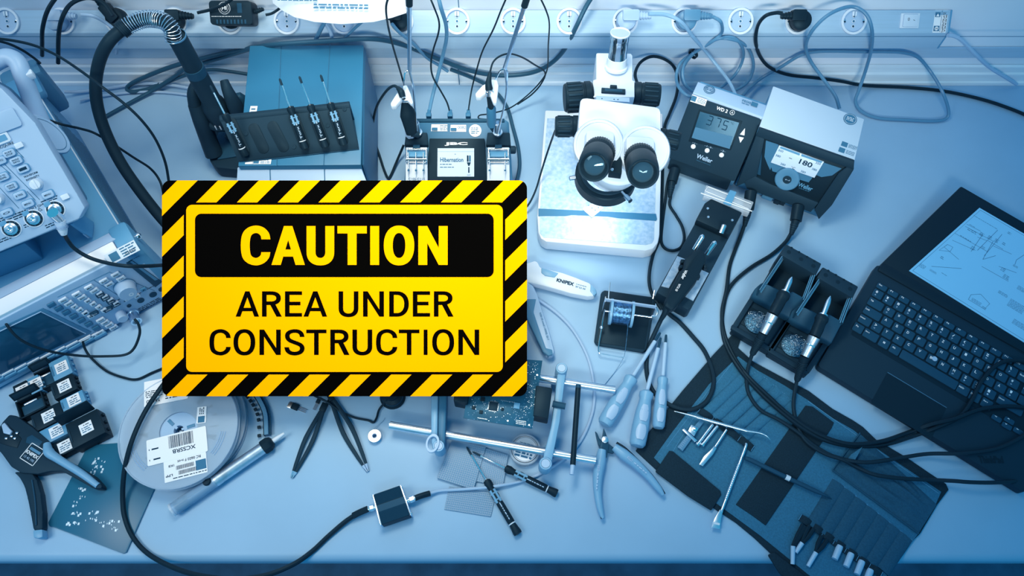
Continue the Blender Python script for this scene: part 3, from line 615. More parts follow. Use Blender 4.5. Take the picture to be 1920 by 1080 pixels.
hpts = [(325, 76, .285), (322, 55, .302), (310, 42, .31), (292, 36, .31), (270, 36, .31), (248, 44, .308), (228, 56, .305), (206, 76, .30), (190, 104, .28), (181, 140, .25), (180, 180, .22), (188, 220, .19), (204, 262, .16), (228, 308, .13), (258, 352, .10), (292, 396, .07), (330, 440, .04)]
m = MB(); m.tube([fgg.px(*p) for p in hpts], .0092, 'rubber', 16, 6); m.build('hose', hg)
m = MB(); cp = crom([fgg.px(*p) for p in hpts[:7]], 10); LN = len(cp); tot = []; turns = 27
for i in range(turns * 12 + 1):
    t = i / (turns * 12) * (LN - 1); a_ = min(int(t), LN - 2); p = cp[a_].lerp(cp[a_ + 1], t - a_); tg = (cp[a_ + 1] - cp[a_]).normalized(); n1 = tg.cross(Vector((0, 1, .3))).normalized(); n2 = tg.cross(n1)
    an_ = i / 12 * 2 * math.pi; rad = .0115 + .0012 * math.sin(math.pi * i / (turns * 12)); tot.append(p + (n1 * math.cos(an_) + n2 * math.sin(an_)) * rad)
m.tube(tot, .0007, 'steel', 5, 1); lb(m.build('spring', hg), 'metal coil spring around the hose')
m = MB(); q = [fgg.px(236, 50, .307), fgg.px(226, 58, .305)]; m.tube(q, .0125, 'black', 16, 1)
for k in range(4): p = q[0].lerp(q[1], k * .3); m.tube([p, p + (q[1] - q[0]) * .1], .0131, 'dark', 16, 1)
m.build('hose_collar', hg)
# ================================================================ screwdriver rack
QT = [(412, 224, .195), (655, 198, .195), (673, 279, .153), (447, 303, .153)]
frk = FR(fh.o + Vector((.0, -.02, .15)), 0)
rk = thing('screwdriver_rack', 'black sheet-metal rack with slots for small screwdrivers, leaning on the grey-blue box', 'tool rack', frk)
q = [frk.px(*p) for p in QT]; X = (q[1] - q[0]).normalized(); Yv = (q[0] - q[3]); NR = X.cross(Yv).normalized(); MR = BAS(q[3], X, Yv); WR = (q[2] - q[3]).length; HR = (MR.inverted() @ q[0]).y
m = MB(); qs = [MR.inverted() @ p for p in q]; qs = [Vector((p.x, p.y, 0)) for p in qs]
m.hexa([(p.x, p.y, -.003) for p in (qs[3], qs[2], qs[1], qs[0])], [(p.x, p.y, 0) for p in (qs[3], qs[2], qs[1], qs[0])], 'dark', .0008, MR)
m.tube([MR @ Vector((qs[0].x, qs[0].y, -.006)), MR @ Vector((qs[1].x, qs[1].y, -.006))], .007, 'dark', 14, 1)
# back sheet and floor of the trough
t0, t1 = MR @ Vector((qs[0].x, qs[0].y, -.010)), MR @ Vector((qs[1].x, qs[1].y, -.010))
m.hexa([Vector((t0.x, t0.y, .0005)), Vector((t1.x, t1.y, .0005)), Vector((t1.x, t1.y + .003, .0005)), Vector((t0.x, t0.y + .003, .0005))], [t0, t1, t1 + Vector((0, .003, 0)), t0 + Vector((0, .003, 0))], 'navy', .0005)
m.hexa([Vector((q[3].x + .01, q[3].y, .0003)), Vector((q[2].x, q[2].y, .0003)), Vector((t1.x, t1.y, .0003)), Vector((t0.x + .01, t0.y, .0003))], [Vector((q[3].x + .01, q[3].y, .002)), Vector((q[2].x, q[2].y, .002)), Vector((t1.x, t1.y, .002)), Vector((t0.x + .01, t0.y, .002))], 'navy', .0003)
m.build('rack_body', rk)
Pr = frk.M @ q[3]; NRw = NR
def RK(px, py, off=0.0): return MR @ T(*(MR.inverted() @ frk.l(onp(px, py, Pr, NRw)))) @ T(0, 0, off)
for (xa, ya), (xb, yb) in (((430, 222), (462, 292)), ((472, 232), (498, 287)), ((507, 228), (536, 284)), ((548, 212), (574, 280)), ((585, 208), (612, 277)), ((622, 204), (646, 273))):
    a_, b_ = MR.inverted() @ RK(xa, ya).translation, MR.inverted() @ RK(xb, yb).translation; m = MB(); dv = (b_ - a_); L = dv.length
    m.rrect(-L / 2, -.0088, L / 2, .0088, .0086, .0002, .0010, 'black', MR @ BAS((a_ + b_) / 2, dv, Vector((-dv.y, dv.x, 0))), .0003); m.build('slot', rk)
for x, y in ((461, 250), (551, 275), (614, 235), (646, 204)): m = MB(); m.lathe([(.0035, 0), (.0035, .0012), (.002, .0012), (.002, .0006), (0, .0006)], 'dark', RK(x, y), 14); m.build('screw', rk)
# micro screwdrivers
def microdriver(label, tip, end, tipr=.0014, group=None, roll=0.0, L=.158, hl=.095, z_end=None, words=True):
    A, B = at(*end), at(*tip); dr = (B - A).normalized()
    fr = FR((A.x, A.y, 0), 0); al = fr.l(A); bl = fr.l(B); k = (B - A).length / L
    t = thing('precision_screwdriver', label, 'screwdriver', fr, group); M = AX(al, bl - al)
    m = MB(); g = lambda *ps: [(r_, z_ * k) for r_, z_ in ps]
    m.lathe(g((.0, .0), (.0062, .0008), (.0066, .004), (.0052, .016), (.0050, .018)), 'black', M, 16); m.build('spin_cap', t)
    m = MB(); m.lathe(g((.0052, .0175), (.0056, .0178), (.0056, .0192), (.0052, .0195)), 'offwhite', M, 16); lb(m.build('ring', t), 'pale ring below the spinning cap')
    m = MB(); m.lathe(g((.0050, .019), (.0056, .022), (.0056, .052), (.0050, .060), (.0058, .068), (.0048, .076), (.0050, .082), (.0064, .088), (.0056, .095), (.0020, .097), (0, .097)), 'black', M, 16); h = m.build('handle', t)
    m = MB(); vw = (CAM - (A + B) / 2); vl = (M.inverted().to_3x3() @ vw); ang0 = math.atan2(vl.y, vl.x)
    for z0, z1_, s in ((.056, .066, 1), (.066, .078, 1)):
        for sd in (-1, 1):
            a1 = ang0 + sd * .55; RR = .0062
            for za, zb, w_ in ((z0, z1_, .30), ((z0 + z1_) / 2 - .0012, (z0 + z1_) / 2 + .0012, .62)):
                pts = []
                for aa, zz in ((-w_, za), (w_, za), (w_, zb), (-w_, zb)): pts.append((RR * math.cos(a1 + aa * (1 if w_ < .5 else 1)), RR * math.sin(a1 + aa), zz * k))
                m.face(pts, 'gripblue', M)
    m.build('soft_grip', t)
    m = MB(); TM = M @ Matrix.Rotation(ang0, 4, 'Z') @ T(.0058, 0, .038 * k) @ Matrix.Rotation(R(90), 4, 'Y') @ RZ(180)
    m.text('Torx', .0035, 'light', TM @ T(0, 0, .0001), .020, .01) if words else m.scrib(-.012, -.0015, .012, .0015, 1, 'light', TM, .0001, 4, .9); m.scrib(.012, -.0015, .016, .0015, 1, 'light', TM, .0001, 5); m.build('imprint', t)
    m = MB(); m.lathe(g((tipr, .095), (tipr, .143), (tipr * 1.25, .1435), (tipr * 1.2, .150)), 'chrome', M, 10); m.build('shaft', t)
    m = MB(); m.lathe(g((tipr * 1.35, .143), (tipr * 1.35, .155), (tipr * .6, .158), (0, .158)), 'dark', M, 10); m.build('tip', t); return t
GR = 'small screwdrivers standing in the black rack'
microdriver('small black screwdriver in the leftmost slot of the black rack', (394, 160, .26), (461, 292, .160), group=GR)
microdriver('second small screwdriver in the rack, leftmost of the three standing over the box', (524, 147, .245), (573, 279, .163), group=GR)
microdriver('middle one of the three small screwdrivers standing over the grey-blue box', (561, 143, .245), (611, 276, .163), group=GR)
microdriver('rightmost small black screwdriver in the black rack', (601, 140, .245), (645, 272, .163), group=GR)
# ================================================================ twin soldering station (middle)
fj = FR((-.10, .80, 0), 0)
jb = thing('soldering_station', 'black soldering station with lit colour display, just above the yellow sign', 'soldering equipment', fj)
def JZ(y): return .105 - (y - 225) * .00042      # its upper face slopes gently to the front
def jext(mb, pts, m, bev=.001, dz=0.0, zb=.004): return ext(fj, [(x, y, JZ(y) + dz) for x, y in pts], zb, mb, m, bev)
m = MB(); jext(m, [(757, 348), (962, 348), (954, 228), (948, 224), (778, 224), (768, 230)], 'mid', .002); m.build('housing', jb)
m = MB(); jext(m, [(778, 228), (946, 228), (946, 222), (778, 222)], 'navy', .0008, .002); m.build('rear_rail', jb)
m = MB(); jext(m, [(800, 352), (913, 352), (909, 259), (805, 259)], 'black', .0015, .006, .05)
P, Q = fj.px(804, 350, JZ(350)), fj.px(908, 262, JZ(262)); m.build('display_housing', jb)
for x0, x1 in ((758, 803), (911, 958)):
    m = MB(); jext(m, [(x0, 272), (x1, 272), (x1 - 2, 248), (x0 + 3, 248)], 'dark', .0015, .005, .05); m.build('holder_block', jb)
def JP(px, py, off=.0): 
    z = JZ(py) + off; p = fj.px(px, py, z); return p
XJ = Vector((1, 0, 0)); YJ = (fj.px(856, 270, JZ(270)) - fj.px(856, 340, JZ(340))); YJ.x = 0
def JM(px, py, off): return BAS(JP(px, py, off), XJ, YJ)
m = MB(); q = [JP(*p, .0064) for p in ((820, 331), (889, 331), (889, 278), (820.5, 278))]; m.hexa([p - Vector((0, 0, .001)) for p in q], q, 'screenwhite')
m.text('Hibernation', .0075, 'inkmid', JM(847, 299.5, .0067), .040, .02); m.scrib(-.011, -.0014, .011, .0014, 1, 'inkmid', JM(837, 308, .0067), 0, 3, .9); m.scrib(-.012, -.0014, .012, .0014, 1, 'inkmid', JM(838, 313.5, .0067), 0, 5, .9)
m.scrib(-.0015, -.001, .0015, .001, 1, 'inkmid', JM(854, 289, .0067), 0, 4); m.face([JP(*p, .0067) for p in ((821, 283.6), (889, 283.6), (889, 284.2), (821, 284.2))], 'light')
A = JM(879, 300, .0068); m.rrect(-.0033, -.003, -.0004, .008, .001, 0, .0002, 'ink', A); m.rrect(.0004, -.003, .0033, .008, .001, 0, .0002, 'inkmid', A); m.face([(-.0035, -.004, .0001), (.0035, -.004, .0001), (.001, -.010, .0001), (-.001, -.010, .0001)], 'ink', A); m.rrect(-.0011, -.022, .0011, -.012, .0008, 0, .0002, 'ink', A); m.text('OFF', .002, 'inkmid', A @ T(0, -.026, 0), .006)
lb(m.build('display_screen', jb), 'lit white display screen')
m = MB(); m.text('JBC', .0062, 'label', JM(855, 270, .0067) @ Matrix.Shear('XZ', 4, (0, 0)) , .040, .05); m.build('emblem', jb)
m = MB(); jext(m, [(808, 246), (839, 246), (839, 233), (809, 233)], 'label', 0, .0006, .09); m.scrib(0, -.005, .014, .005, 4, 'inkmid', JM(825, 239.5, .0008), 0, 2, .9); m.box(JP(815, 240, .0008), (.010, .010, .0003), 'inkmid'); m.build('sticker', jb)
m = MB(); jext(m, [(844, 247), (874, 247), (874, 234), (845, 234)], 'label', 0, .0006, .09); m.text('0082', .005, 'inkmid', JM(866, 239, .0008), .014); m.box(JP(850.5, 240.5, .0008), (.010, .010, .0003), 'inkmid'); m.build('sticker', jb)
m = MB(); A = JM(891, 245, .0004); m.lathe([(.0108, 0), (.0108, .0005), (0, .0005)], 'label', A, 28); m.scrib(-.007, -.006, .007, .006, 4, 'inkmid', A, .0007, 4, .8); m.build('sticker', jb)
def tray(x0, x1, tips, lab):
    fr = fj; t = jb; m = MB()
    jext(m, [(x0, 352), (x1, 352), (x1 - 1, 276), (x0 + 1, 276)], 'offwhite', .001, .010, .05); b_ = m.build('cartridge_tray', t)
    m = MB(); q0, q1 = JP(x0 + 2, 299, .014), JP(x1 - 2, 299, .014); m.rod(q0, q1, .003, 'chrome'); q0, q1 = JP(x0 + 3, 280, .013), JP(x1 - 3, 280, .013); m.rod(q0, q1, .0015, 'chrome')
    for x in (x0 + 3, x1 - 3): m.rod(JP(x, 280, .013), JP(x, 304, .014), .0018, 'chrome')
    q0, q1 = JP(x0 + 2, 305, .011), JP(x1 - 2, 305, .011); m.rod(q0, q1, .002, 'steel'); m.build('clip', t)
    m = MB(); m.box(JP((x0 + x1) / 2, 289, .0115), ((x1 - x0) * .00072, .012, .003), 'case', .0006); m.box(JP((x0 + x1) / 2, 276, .012), (.012, .008, .005), 'navy', .001); m.build('latch', t)
    m = MB()
    if lab: m.text(lab, .004, 'inkmid', JM((x0 + x1) / 2, 335.5, .0108), .028); m.build('imprint', t)
    for x in tips:
        m = MB(); a_, b2 = JP(x, 286, .015), JP(x, 316, .015); m.rod(a_, b2, .0012, 'chrome'); m.tube([b2, JP(x, 322, .015), JP(x, 333, .015)], [.0012, .0008, .0002], 'steel', 8, 1); m.rod(JP(x, 318, .015), JP(x, 321, .015), .0018, 'inkmid')
        fr_ = FR(fj.M @ a_, 0)
        m.v = [v - a_ for v in m.v]; tag(m.build('soldering_tip', fr=fr_), 'thin metal soldering tip clipped in the %s tray of the station, %s' % (('left', {0: 'leftmost', 1: 'middle', 2: 'rightmost'}[tips.index(x)] + ' of three') if len(tips) == 3 else ('right', {0: 'left', 1: 'right'}[tips.index(x)] + ' of two')), 'soldering tip', 'spare tips clipped to the soldering station')
tray(760, 802, (766, 780, 794), 'C105-C115'); tray(913, 956, (918, 947), '')
m = MB(); A = AX(fj.px(770, 250, .105), (-.2, -.5, .7)); m.lathe([(.0, 0), (.010, 0), (.010, .003), (.008, .004), (0, .004)], 'light', A, 8); m.build('round_latch', jb)
m = MB(); A = AX(JP(959, 281), (1, 0, 0)); m.lathe([(.007, -.001), (.007, .006), (.005, .008), (0, .008)], 'dark', A, 16); m.build('side_knob', jb)
for x, y in ((783, 250), (933, 250)):
    m = MB(); b_ = fj.px(x, y, .10); m.lathe([(.0085, 0), (.0085, .004), (.0058, .005), (.0058, .028), (.0045, .029), (.0035, .022), (0, .022)], 'steel', T(*b_) @ RX(0), 20); m.build('rod_socket', jb)
# rods with wire rests
def rod(nm, label, base, top, mid):
    fr = FR((at(*base).x, at(*base).y, base[2])); t = thing(nm, label, 'cable support rod', fr, 'cable support rods of the soldering station')
    P = [fr.px(*base), fr.px(*mid[0]), fr.px(*mid[1]), fr.px(*mid[2]), fr.px(*top)]
    m = MB(); m.tube(P[:4], .0018, 'steel', 8, 4); m.tube([P[3], P[4]], .0030, 'steel', 10, 1)
    for k in range(60): q = P[3].lerp(P[4], k / 60); m.tube([q, q + (P[4] - P[3]) * .008], .0034, 'steel', 8, 1, False)
    m.build('rod', t); m = MB(); m.tube([P[4], P[4] + (P[4] - P[3]).normalized() * .03], .0050, 'black', 12, 1); m.build('cap', t)
    return t, fr
t, fr = rod('cable_rod', 'left steel cable rod rising from the soldering station', (781, 248, .12), (767.5, 10, .36), [(778, 200, .16), (775, 165, .2), (768, 133, .23)])
m = MB(); m.tube([fr.px(768, 132, .23), fr.px(760, 136, .228), fr.px(758, 148, .22), fr.px(757, 160, .21)], .0014, 'chrome', 8, 5); m.build('wire_rest', t)
t, fr = rod('cable_rod', 'right steel cable rod rising from the soldering station', (933, 250, .12), (983, 12, .36), [(944, 205, .16), (950, 165, .2), (946, 128, .24)])
m = MB(); m.tube([fr.px(947, 130, .24), fr.px(940, 131, .238), fr.px(934, 139, .23), fr.px(929, 150, .22)], .0014, 'chrome', 8, 5); m.tube([fr.px(950, 150, .215), fr.px(950, 133, .235), fr.px(945, 128, .24)], .0022, 'steel', 8, 4); m.build('wire_rest', t)
# white wing rests
def wing(label, pts_a, pts_b, z):
    x, y = pts_a[0]; fr = fpx(x, y, z); m = MB(); ext(fr, [(px, py, z) for px, py in pts_a], z - .008, m, 'white', .002); ext(fr, [(px, py, z - .003) for px, py in pts_b], z - .013, m, 'offwhite', .002)
    tag(m.build('iron_rest', fr=fr), label, 'soldering iron rest')
wing('white wing-shaped iron rest on the left steel rod', [(755, 160), (763, 159), (770, 175), (775, 192), (771, 195), (757, 180)], [(745, 172), (756, 170), (757, 181), (742, 198), (733, 199), (732, 193)], .20)
wing('white wing-shaped iron rest on the right steel rod', [(920, 148), (932, 149), (935, 160), (931, 193), (925, 193), (918, 175)], [(904, 160), (918, 152), (917, 170), (900, 182), (892, 181), (891, 175)], .22)
def solder_iron(label, cord, path, radii, mats, z):
    pass
fr = fpx(760, 220, .15); t = thing('soldering_iron', 'broad black hot tweezers hanging at the left of the soldering station', 'soldering iron', fr)
m = MB(); ext(fr, [(756, 188, .185), (763, 187, .185), (778, 222, .15), (782, 248, .12), (778, 254, .115), (768, 250, .115), (757, 238, .13), (753, 210, .16)], .10, m, 'black', .003)
m = MB(); a_, b_, c_ = fr.px(758, 186, .19), fr.px(765, 215, .16), fr.px(772, 250, .125); m.tube([a_, a_.lerp(b_, .5), b_, c_], [.0045, .009, .0135, .0095], 'black', 14, 4, True, None, .7); m.tube([c_, fr.px(786, 253, .12)], [.006, .005], 'dark', 12, 1); m.build('handle', t)
m = MB(); m.tube([fr.px(754, 180, .198), fr.px(760, 189, .19)], .0052, 'steel', 12, 1); m.box(fr.px(760, 188, .196), (.010, .006, .006), 'chrome', .001); m.build('connector', t)
m = MB(); m.tube([fr.px(755, 182, .20), fr.px(752, 172, .205), fr.px(746, 165, .205)], [.0050, .0055, .0034], 'black', 12, 4); m.build('cord_sleeve', t)
m = MB(); m.tube([fr.px(*p) for p in ((748, 166, .205), (738, 161, .20), (725, 170, .17), (710, 192, .12), (702, 215, .07), (698, 245, .03), (701, 262, .015), (711, 290, .006), (720, 318, .004), (727, 333, .004), (732, 330, .004), (745, 300, .01), (757, 272, .03))], .0023, 'rubber', 8, 6); m.build('cord', t)
fr = fpx(920, 210, .17); t = thing('soldering_iron', 'slim soldering iron with dark blue foam grip at the right of the soldering station', 'soldering iron', fr)
m = MB(); m.tube([fr.px(920, 200, .19), fr.px(921, 204, .187), fr.px(921.5, 232, .15), fr.px(922, 240, .145)], [.0070, .0078, .0078, .0045], 'mid', 16, 1); m.tube([fr.px(922, 240, .145), fr.px(924, 247, .13)], [.0035, .0012], 'ink', 10, 1); lb(m.build('foam_grip', t), 'mid blue foam grip')
m = MB(); m.tube([fr.px(918, 178, .215), fr.px(921, 206, .186)], .0052, 'black', 14, 1); m.build('handle', t)
m = MB(); m.tube([fr.px(917, 167, .225), fr.px(918, 179, .215)], .0055, 'steel', 12, 1); m.box(fr.px(918, 172, .222), (.013, .007, .006), 'chrome', .001); m.build('connector', t)
m = MB(); m.tube([fr.px(917, 167, .226), fr.px(916, 155, .235), fr.px(919, 135, .245)], [.0062, .0050, .0024], 'black', 12, 4); m.build('cord_sleeve', t)

# ================================================================ stereo microscope
fm = FR(at(1120, 330, 0), -4.5)
ms = thing('stereo_microscope', 'white stereo microscope with black eyepieces on a metal base plate', 'microscope', fm)
m = MB(); bz = .030
ol = [(1022, 206), (1007, 405), (1009, 436), (1014, 447), (1024, 453), (1210, 470), (1225, 466), (1234, 455), (1237, 440), (1243, 212)]
ext(fm, [(x, y, bz) for x, y in ol], .002, m, 'offwhite', .003)
m.build('base', ms)
m = MB(); pl = [(1026, 222), (1012, 395), (1012, 436), (1019, 445), (1211, 459), (1222, 456), (1226, 449), (1230, 330), (1234, 222)]
ext(fm, [(x, y, bz + .0008) for x, y in pl], bz - .001, m, 'plate', 0)
m.build('stage_plate', ms)
m = MB(); ext(fm, [(1009.5, 391, bz + .0013), (1009.5, 405, bz + .0013), (1060, 405, bz + .0013), (1072, 403, bz + .0013), (1140, 406, bz + .0013), (1160, 409, bz + .0013), (1230, 414, bz + .0013), (1232, 411, bz + .0013), (1230, 401, bz + .0013)], bz + .0004, m, 'mid'); lb(m.build('tape_strip', ms), 'dark textured strip across the plate')
p = fm.px(1114, 464, .016); 
m = MB(); q0, q1 = fm.px(1014, 452, .014), fm.px(1210, 473, .014)
a_, b_ = fm.M @ q0, fm.M @ q1; X = (q1 - q0); X.z = 0; M = BAS(fm.px(1114, 463.5, .014) + Vector((0, -.0005, 0)), X, (0, .25, 1)); m.text('NECTARIS', .0075, 'inkmid', M @ T(0, 0, .0012) , .078, .03); m.build('emblem', ms)
fr = fpx(1112, 397, bz + .0018); m = MB(); p = [fr.px(*q, bz + .0025) for q in ((1092, 392), (1110, 408), (1132, 390), (1113, 380))]; m.hexa([v - Vector((0, 0, .0014)) for v in p], p, 'white'); 
for x, y in ((1104, 385), (1110, 390), (1116, 394), (1122, 389)): m.box(fr.px(x, y, bz + .003), (.002, .0012, .0006), 'inkmid')
tag(m.build('sample_board', fr=fr), 'tiny white board lying on the microscope base under its light', 'circuit board')
# column
XC, YC = .168, .862
cl = fm.l((XC, YC, 0)); 
m = MB(); m.lathe([(.024, .02), (.024, .034), (.0150, .036), (.0150, .20)], 'chrome', T(cl.x, cl.y, 0), 28); m.build('column', ms)
ct = fm.l(at(1155, 127, .212)); tp = fm.l(at(1163, 62, .272))
m = MB(); Mt = AX(ct, tp - ct); L = (tp - ct).length
m.lathe([(.0185, 0), (.0185, .004), (.0165, .006), (.0160, L * .30), (.0160, L * .32)], 'offwhite', Mt, 32); m.lathe([(.0155, L * .3), (.0145, L * .5), (.0145, L * .8), (.0150, L * .82), (.0152, L)], 'chrome', Mt, 32)
m.ring(.0156, .0142, L - .001, L + .0015, 'offwhite', Mt, 32); m.lathe([(.0142, L - .0005), (0, L - .0005)], 'brushed', Mt, 32); m.build('column_top', ms)
m = MB(); ext(fm, [(1118, 100, .212), (1118, 148, .212), (1112, 150, .212), (1110, 182, .212), (1190, 182, .212), (1190, 152, .212), (1186, 150, .212), (1186, 104, .212), (1183, 100, .212), (1121, 99, .212)], .13, m, 'white', .003); m.build('focus_mount', ms)
m = MB(); p = fm.px(1150, 171, .214); m.box(p, (.038, .009, .004), 'dark', .0008); m.box(p + Vector((0, .008, 0)), (.011, .006, .005), 'black', .0008); m.box(p, (.028, .005, .0055), 'navy', .0005); m.build('rack_window', ms)
m = MB(); m.box(fm.px(1149, 186, .2135), (.053, .009, .002), 'light', .0006)
for dx in (-.017, .002, .008): m.lathe([(.001, 0), (0, .0005)], 'ink', T(*(fm.px(1149, 186, .2148) + Vector((dx, 0, 0)))), 8)
m.build('mount_plate', ms)
def fknob(px, py, z, px2, py2, r, rows, nm='focus_knob'):
    a_, b_ = fm.px(px, py, z), fm.px(px2, py2, z); M = AX(a_, b_ - a_); L = (b_ - a_).length; m = MB()
    m.lathe([(0, -.004), (r * .9, -.004), (r * 1.04, 0), (r * 1.04, L * .2), (r * .97, L * .22), (r * .97, L * .26), (r, L * .28), (r * .97, L * .95), (r * .9, L), (0, L)], 'black', M, 36)
    for k in range(rows): m.box((r * .995, 0, L * .62), (.0022, r * .16, L * .55), 'dark', .0006, M @ Matrix.Rotation(2 * math.pi * k / rows, 4, 'Z'))
    m.build(nm, ms)
fknob(1106, 181, .195, 1058, 184, .0235, 18); fknob(1191, 176, .195, 1237, 179, .0185, 16)
fknob(1083, 237, .19, 1041, 237, .0165, 14, 'zoom_knob'); fknob(1238, 258, .19, 1274, 266, .0150, 12, 'zoom_knob')
# head
m = MB(); hz = .250
ext(fm, [(1088, 188, hz), (1092, 184, hz), (1100, 183, hz), (1230, 200, hz), (1237, 203, hz), (1239, 210, hz), (1240, 262, hz - .006), (1230, 270, hz - .01), (1090, 250, hz - .01), (1084, 240, hz - .006)], .165, m, 'white', .004); m.build('head', ms)
vdir = fm.I.to_3x3() @ Vector((0, -.35, .93)).normalized()
m = MB(); A = AX(fm.px(1160, 292, .215), vdir); m.lathe([(0, -.07), (.040, -.07), (.044, -.04), (.046, -.02), (.046, 0), (.040, .004), (0, .004)], 'white', A, 40); m.build('lower_body', ms)
m = MB(); q = [fm.px(*p) for p in ((1145, 250, .256), (1168, 252, .256), (1166, 325, .238), (1142, 322, .238))]; m.hexa([v - Vector((0, 0, .015)) for v in q], q, 'black', .001)
for x, y, z in ((1158, 262, .2565), (1148, 318, .241)): m.lathe([(.0025, 0), (.002, .0015), (0, .0015)], 'steel', T(*fm.px(x, y, z)), 10)
m.build('bridge_plate', ms)
def eyepiece(px, py, ex, ey, hx, hy):
    c = fm.px(px, py, .262); e = fm.px(ex, ey, .312); A = AX(c, e - c); L = (e - c).length
    h0 = fm.px(hx, hy, .246)
    Ah = AX(h0, (e - c) * .6 + Vector((0, 0, .03)))
    m = MB(); m.lathe([(0, -.034), (.036, -.034), (.0375, -.030), (.0375, .004), (.0355, .008), (0, .009)], 'white', Ah, 44)
    m.ring(.0330, .0322, .0082, .0090, 'offwhite', Ah, 44)
    ba = c + Vector((0, .022, -.006)); m.box(ba, (.044, .03, .024), 'white', .008); m.build('tube_housing', ms)
    m = MB(); m.lathe([(.0215, -.002), (.0225, 0), (.0225, L * .22), (.0205, L * .26), (.0205, L * .34)], 'black', A, 36)
    for k in range(40): m.box((.0225, 0, L * .1), (.0012, .0014, L * .2), 'dark', .0003, A @ RZ(k * 9))
    m.lathe([(.0205, L * .30), (.0222, L * .36), (.0228, L * .42), (.0225, L * .75), (.0215, L * .97), (.0205, L), (.0185, L - .001), (.0150, L - .008), (.0145, L - .010)], 'rubber', A, 36)
    ep = m.build('eyepiece', ms)
    m = MB(); m.lathe([(.0150, L - .010), (.0148, L - .0085), (.010, L - .0065), (0, L - .0055)], 'glass', A, 32); m.ring(.0148, .0136, L - .0100, L - .0080, 'dark', A, 32); lb(m.build('lens', ep), 'dark glossy lens')
eyepiece(1124, 285, 1113, 313, 1122, 272); eyepiece(1200, 297, 1206, 326, 1208, 284)
# ring light and clamp screws
rc = fm.px(1136, 330, .135); Ar = AX(rc, fm.I.to_3x3() @ Vector((0, -.05, 1)))
m = MB(); m.ring(.0500, .0365, -.012, .010, 'black', Ar, 48, .002); m.ring(.0425, .0360, .006, .013, 'dark', Ar, 48, .001); m.build('ring_light', ms)
m = MB(); m.ring(.0470, .0385, -.0128, -.0118, 'ringglow', Ar, 48, .0002); lb(m.build('lamp_ring', ms), 'glowing ring under the head')
for a_, b_ in (((1086, 331, .14), (1068, 335, .14)), ((1166, 360, .145), (1182, 377, .15))):
    m = MB(); p, q = fm.px(*a_), fm.px(*b_); m.rod(p, q, .0024, 'steel'); m.rod(p.lerp(q, .45), q, .0040, 'steel', n=14); m.build('clamp_screw', ms)
l = bpy.data.lights.new('ring_lamp', 'AREA'); l.shape = 'DISK'; l.size = .085; l.energy = .11; l.color = (1, .93, .88); l.spread = R(150)
lo = bpy.data.objects.new('ring_lamp', l); COL.objects.link(lo); lo.parent = ms; lo.location = rc + Vector((0, 0, -.016))
# ================================================================ controller with big digits (left one)
f2 = FR((.291, .816, 0), -24.8)
w2 = thing('soldering_controller', 'dark soldering controller with grey display reading 375, standing left of its pale-topped neighbour', 'soldering equipment', f2)
m = MB(); Wd = .122
side = [(-.004, .004), (-.010, .030), (.060, .118), (.062, .121), (.100, .118), (.100, .004)]
m.hexa([(0, a, b) for a, b in side], [(Wd, a, b) for a, b in side], 'case', .002); m.build('rear_shell', w2)
m = MB(); cover = [(.060, .120), (.064, .1245), (.092, .1225), (.094, .118), (.062, .116)]
m.hexa([(-.003, a, b) for a, b in cover], [(Wd + .001, a, b) for a, b in cover], 'light', .0008); m.build('top_cover', w2)
pa, pb = Vector((0, -.012, .034)), Vector((0, .060, .1215)); Y2 = (pb - pa).normalized(); N2 = Vector((1, 0, 0)).cross(Y2)
m = MB(); M2 = BAS(pa, (1, 0, 0), Y2); HH = (pb - pa).length
m.rrect(-.004, -.002, Wd, HH, .004, -.010, .004, 'dark', M2, .0015); m.rrect(.002, -.026, Wd - .006, .000, .003, -.016, -.004, 'dark', M2 @ RX(12), .0015); fp = m.build('front_panel', w2)
P2w = f2.M @ (pa + N2 * .004); N2w = f2.M.to_3x3() @ N2
def W2(px, py, off=0.0): return BAS(f2.l(onp(px, py, P2w, N2w)) + N2 * off, (1, 0, 0), Y2)
def quadM(fn, pts, m, mt, off0, off1, bev=0.0):
    q = [fn(*p, off0).translation for p in pts]; r = [fn(*p, off1).translation for p in pts]; m.hexa(q, r, mt, bev)
m = MB(); quadM(W2, [(1291, 265), (1370, 282), (1392, 227), (1311, 205)], m, 'black', -.001, .0008, .0004); quadM(W2, [(1297, 258), (1368, 279), (1386, 230), (1313, 209)], m, 'lcd', .0008, .0012)
quadM(W2, [(1297, 258), (1368, 279), (1374, 256), (1304, 238)], m, 'mid', .0012, .0014)
def seg7(dg, M, h, mt, mb):
    on = {'3': 'abgcd', '7': 'abc', '5': 'afgcd'}[dg]; w_ = h * .5; t_ = h * .10
    S_ = {'a': (0, h / 2, w_, t_), 'd': (0, -h / 2, w_, t_), 'g': (0, 0, w_, t_), 'b': (w_ / 2, h / 4, t_, h * .42), 'c': (w_ / 2, -h / 4, t_, h * .42), 'f': (-w_ / 2, h / 4, t_, h * .42), 'e': (-w_ / 2, -h / 4, t_, h * .42)}
    for k in on: x, y, a, b = S_[k]; mb.face([(x - a / 2, y - b / 2, 0), (x + a / 2, y - b / 2, 0), (x + a / 2, y + b / 2, 0), (x - a / 2, y + b / 2, 0)], mt, M)
for dg, x, y in (('3', 1331, 226), ('7', 1346, 230), ('5', 1360, 235)): seg7(dg, W2(x, y, .0014), .0150, 'ink', m)
m.text('°C', .0035, 'ink', W2(1373, 231, .0014), .006); lb(m.build('display', w2), 'grey display reading 375')
m = MB(); m.text('WD 2', .0060, 'label', W2(1354, 205.5, .0003), .020, .03); m.ring(.0042, .0036, 0, .0005, 'label', W2(1373, 211, .0001)); m.text('A', .0042, 'label', W2(1373, 211, .0004), .004)
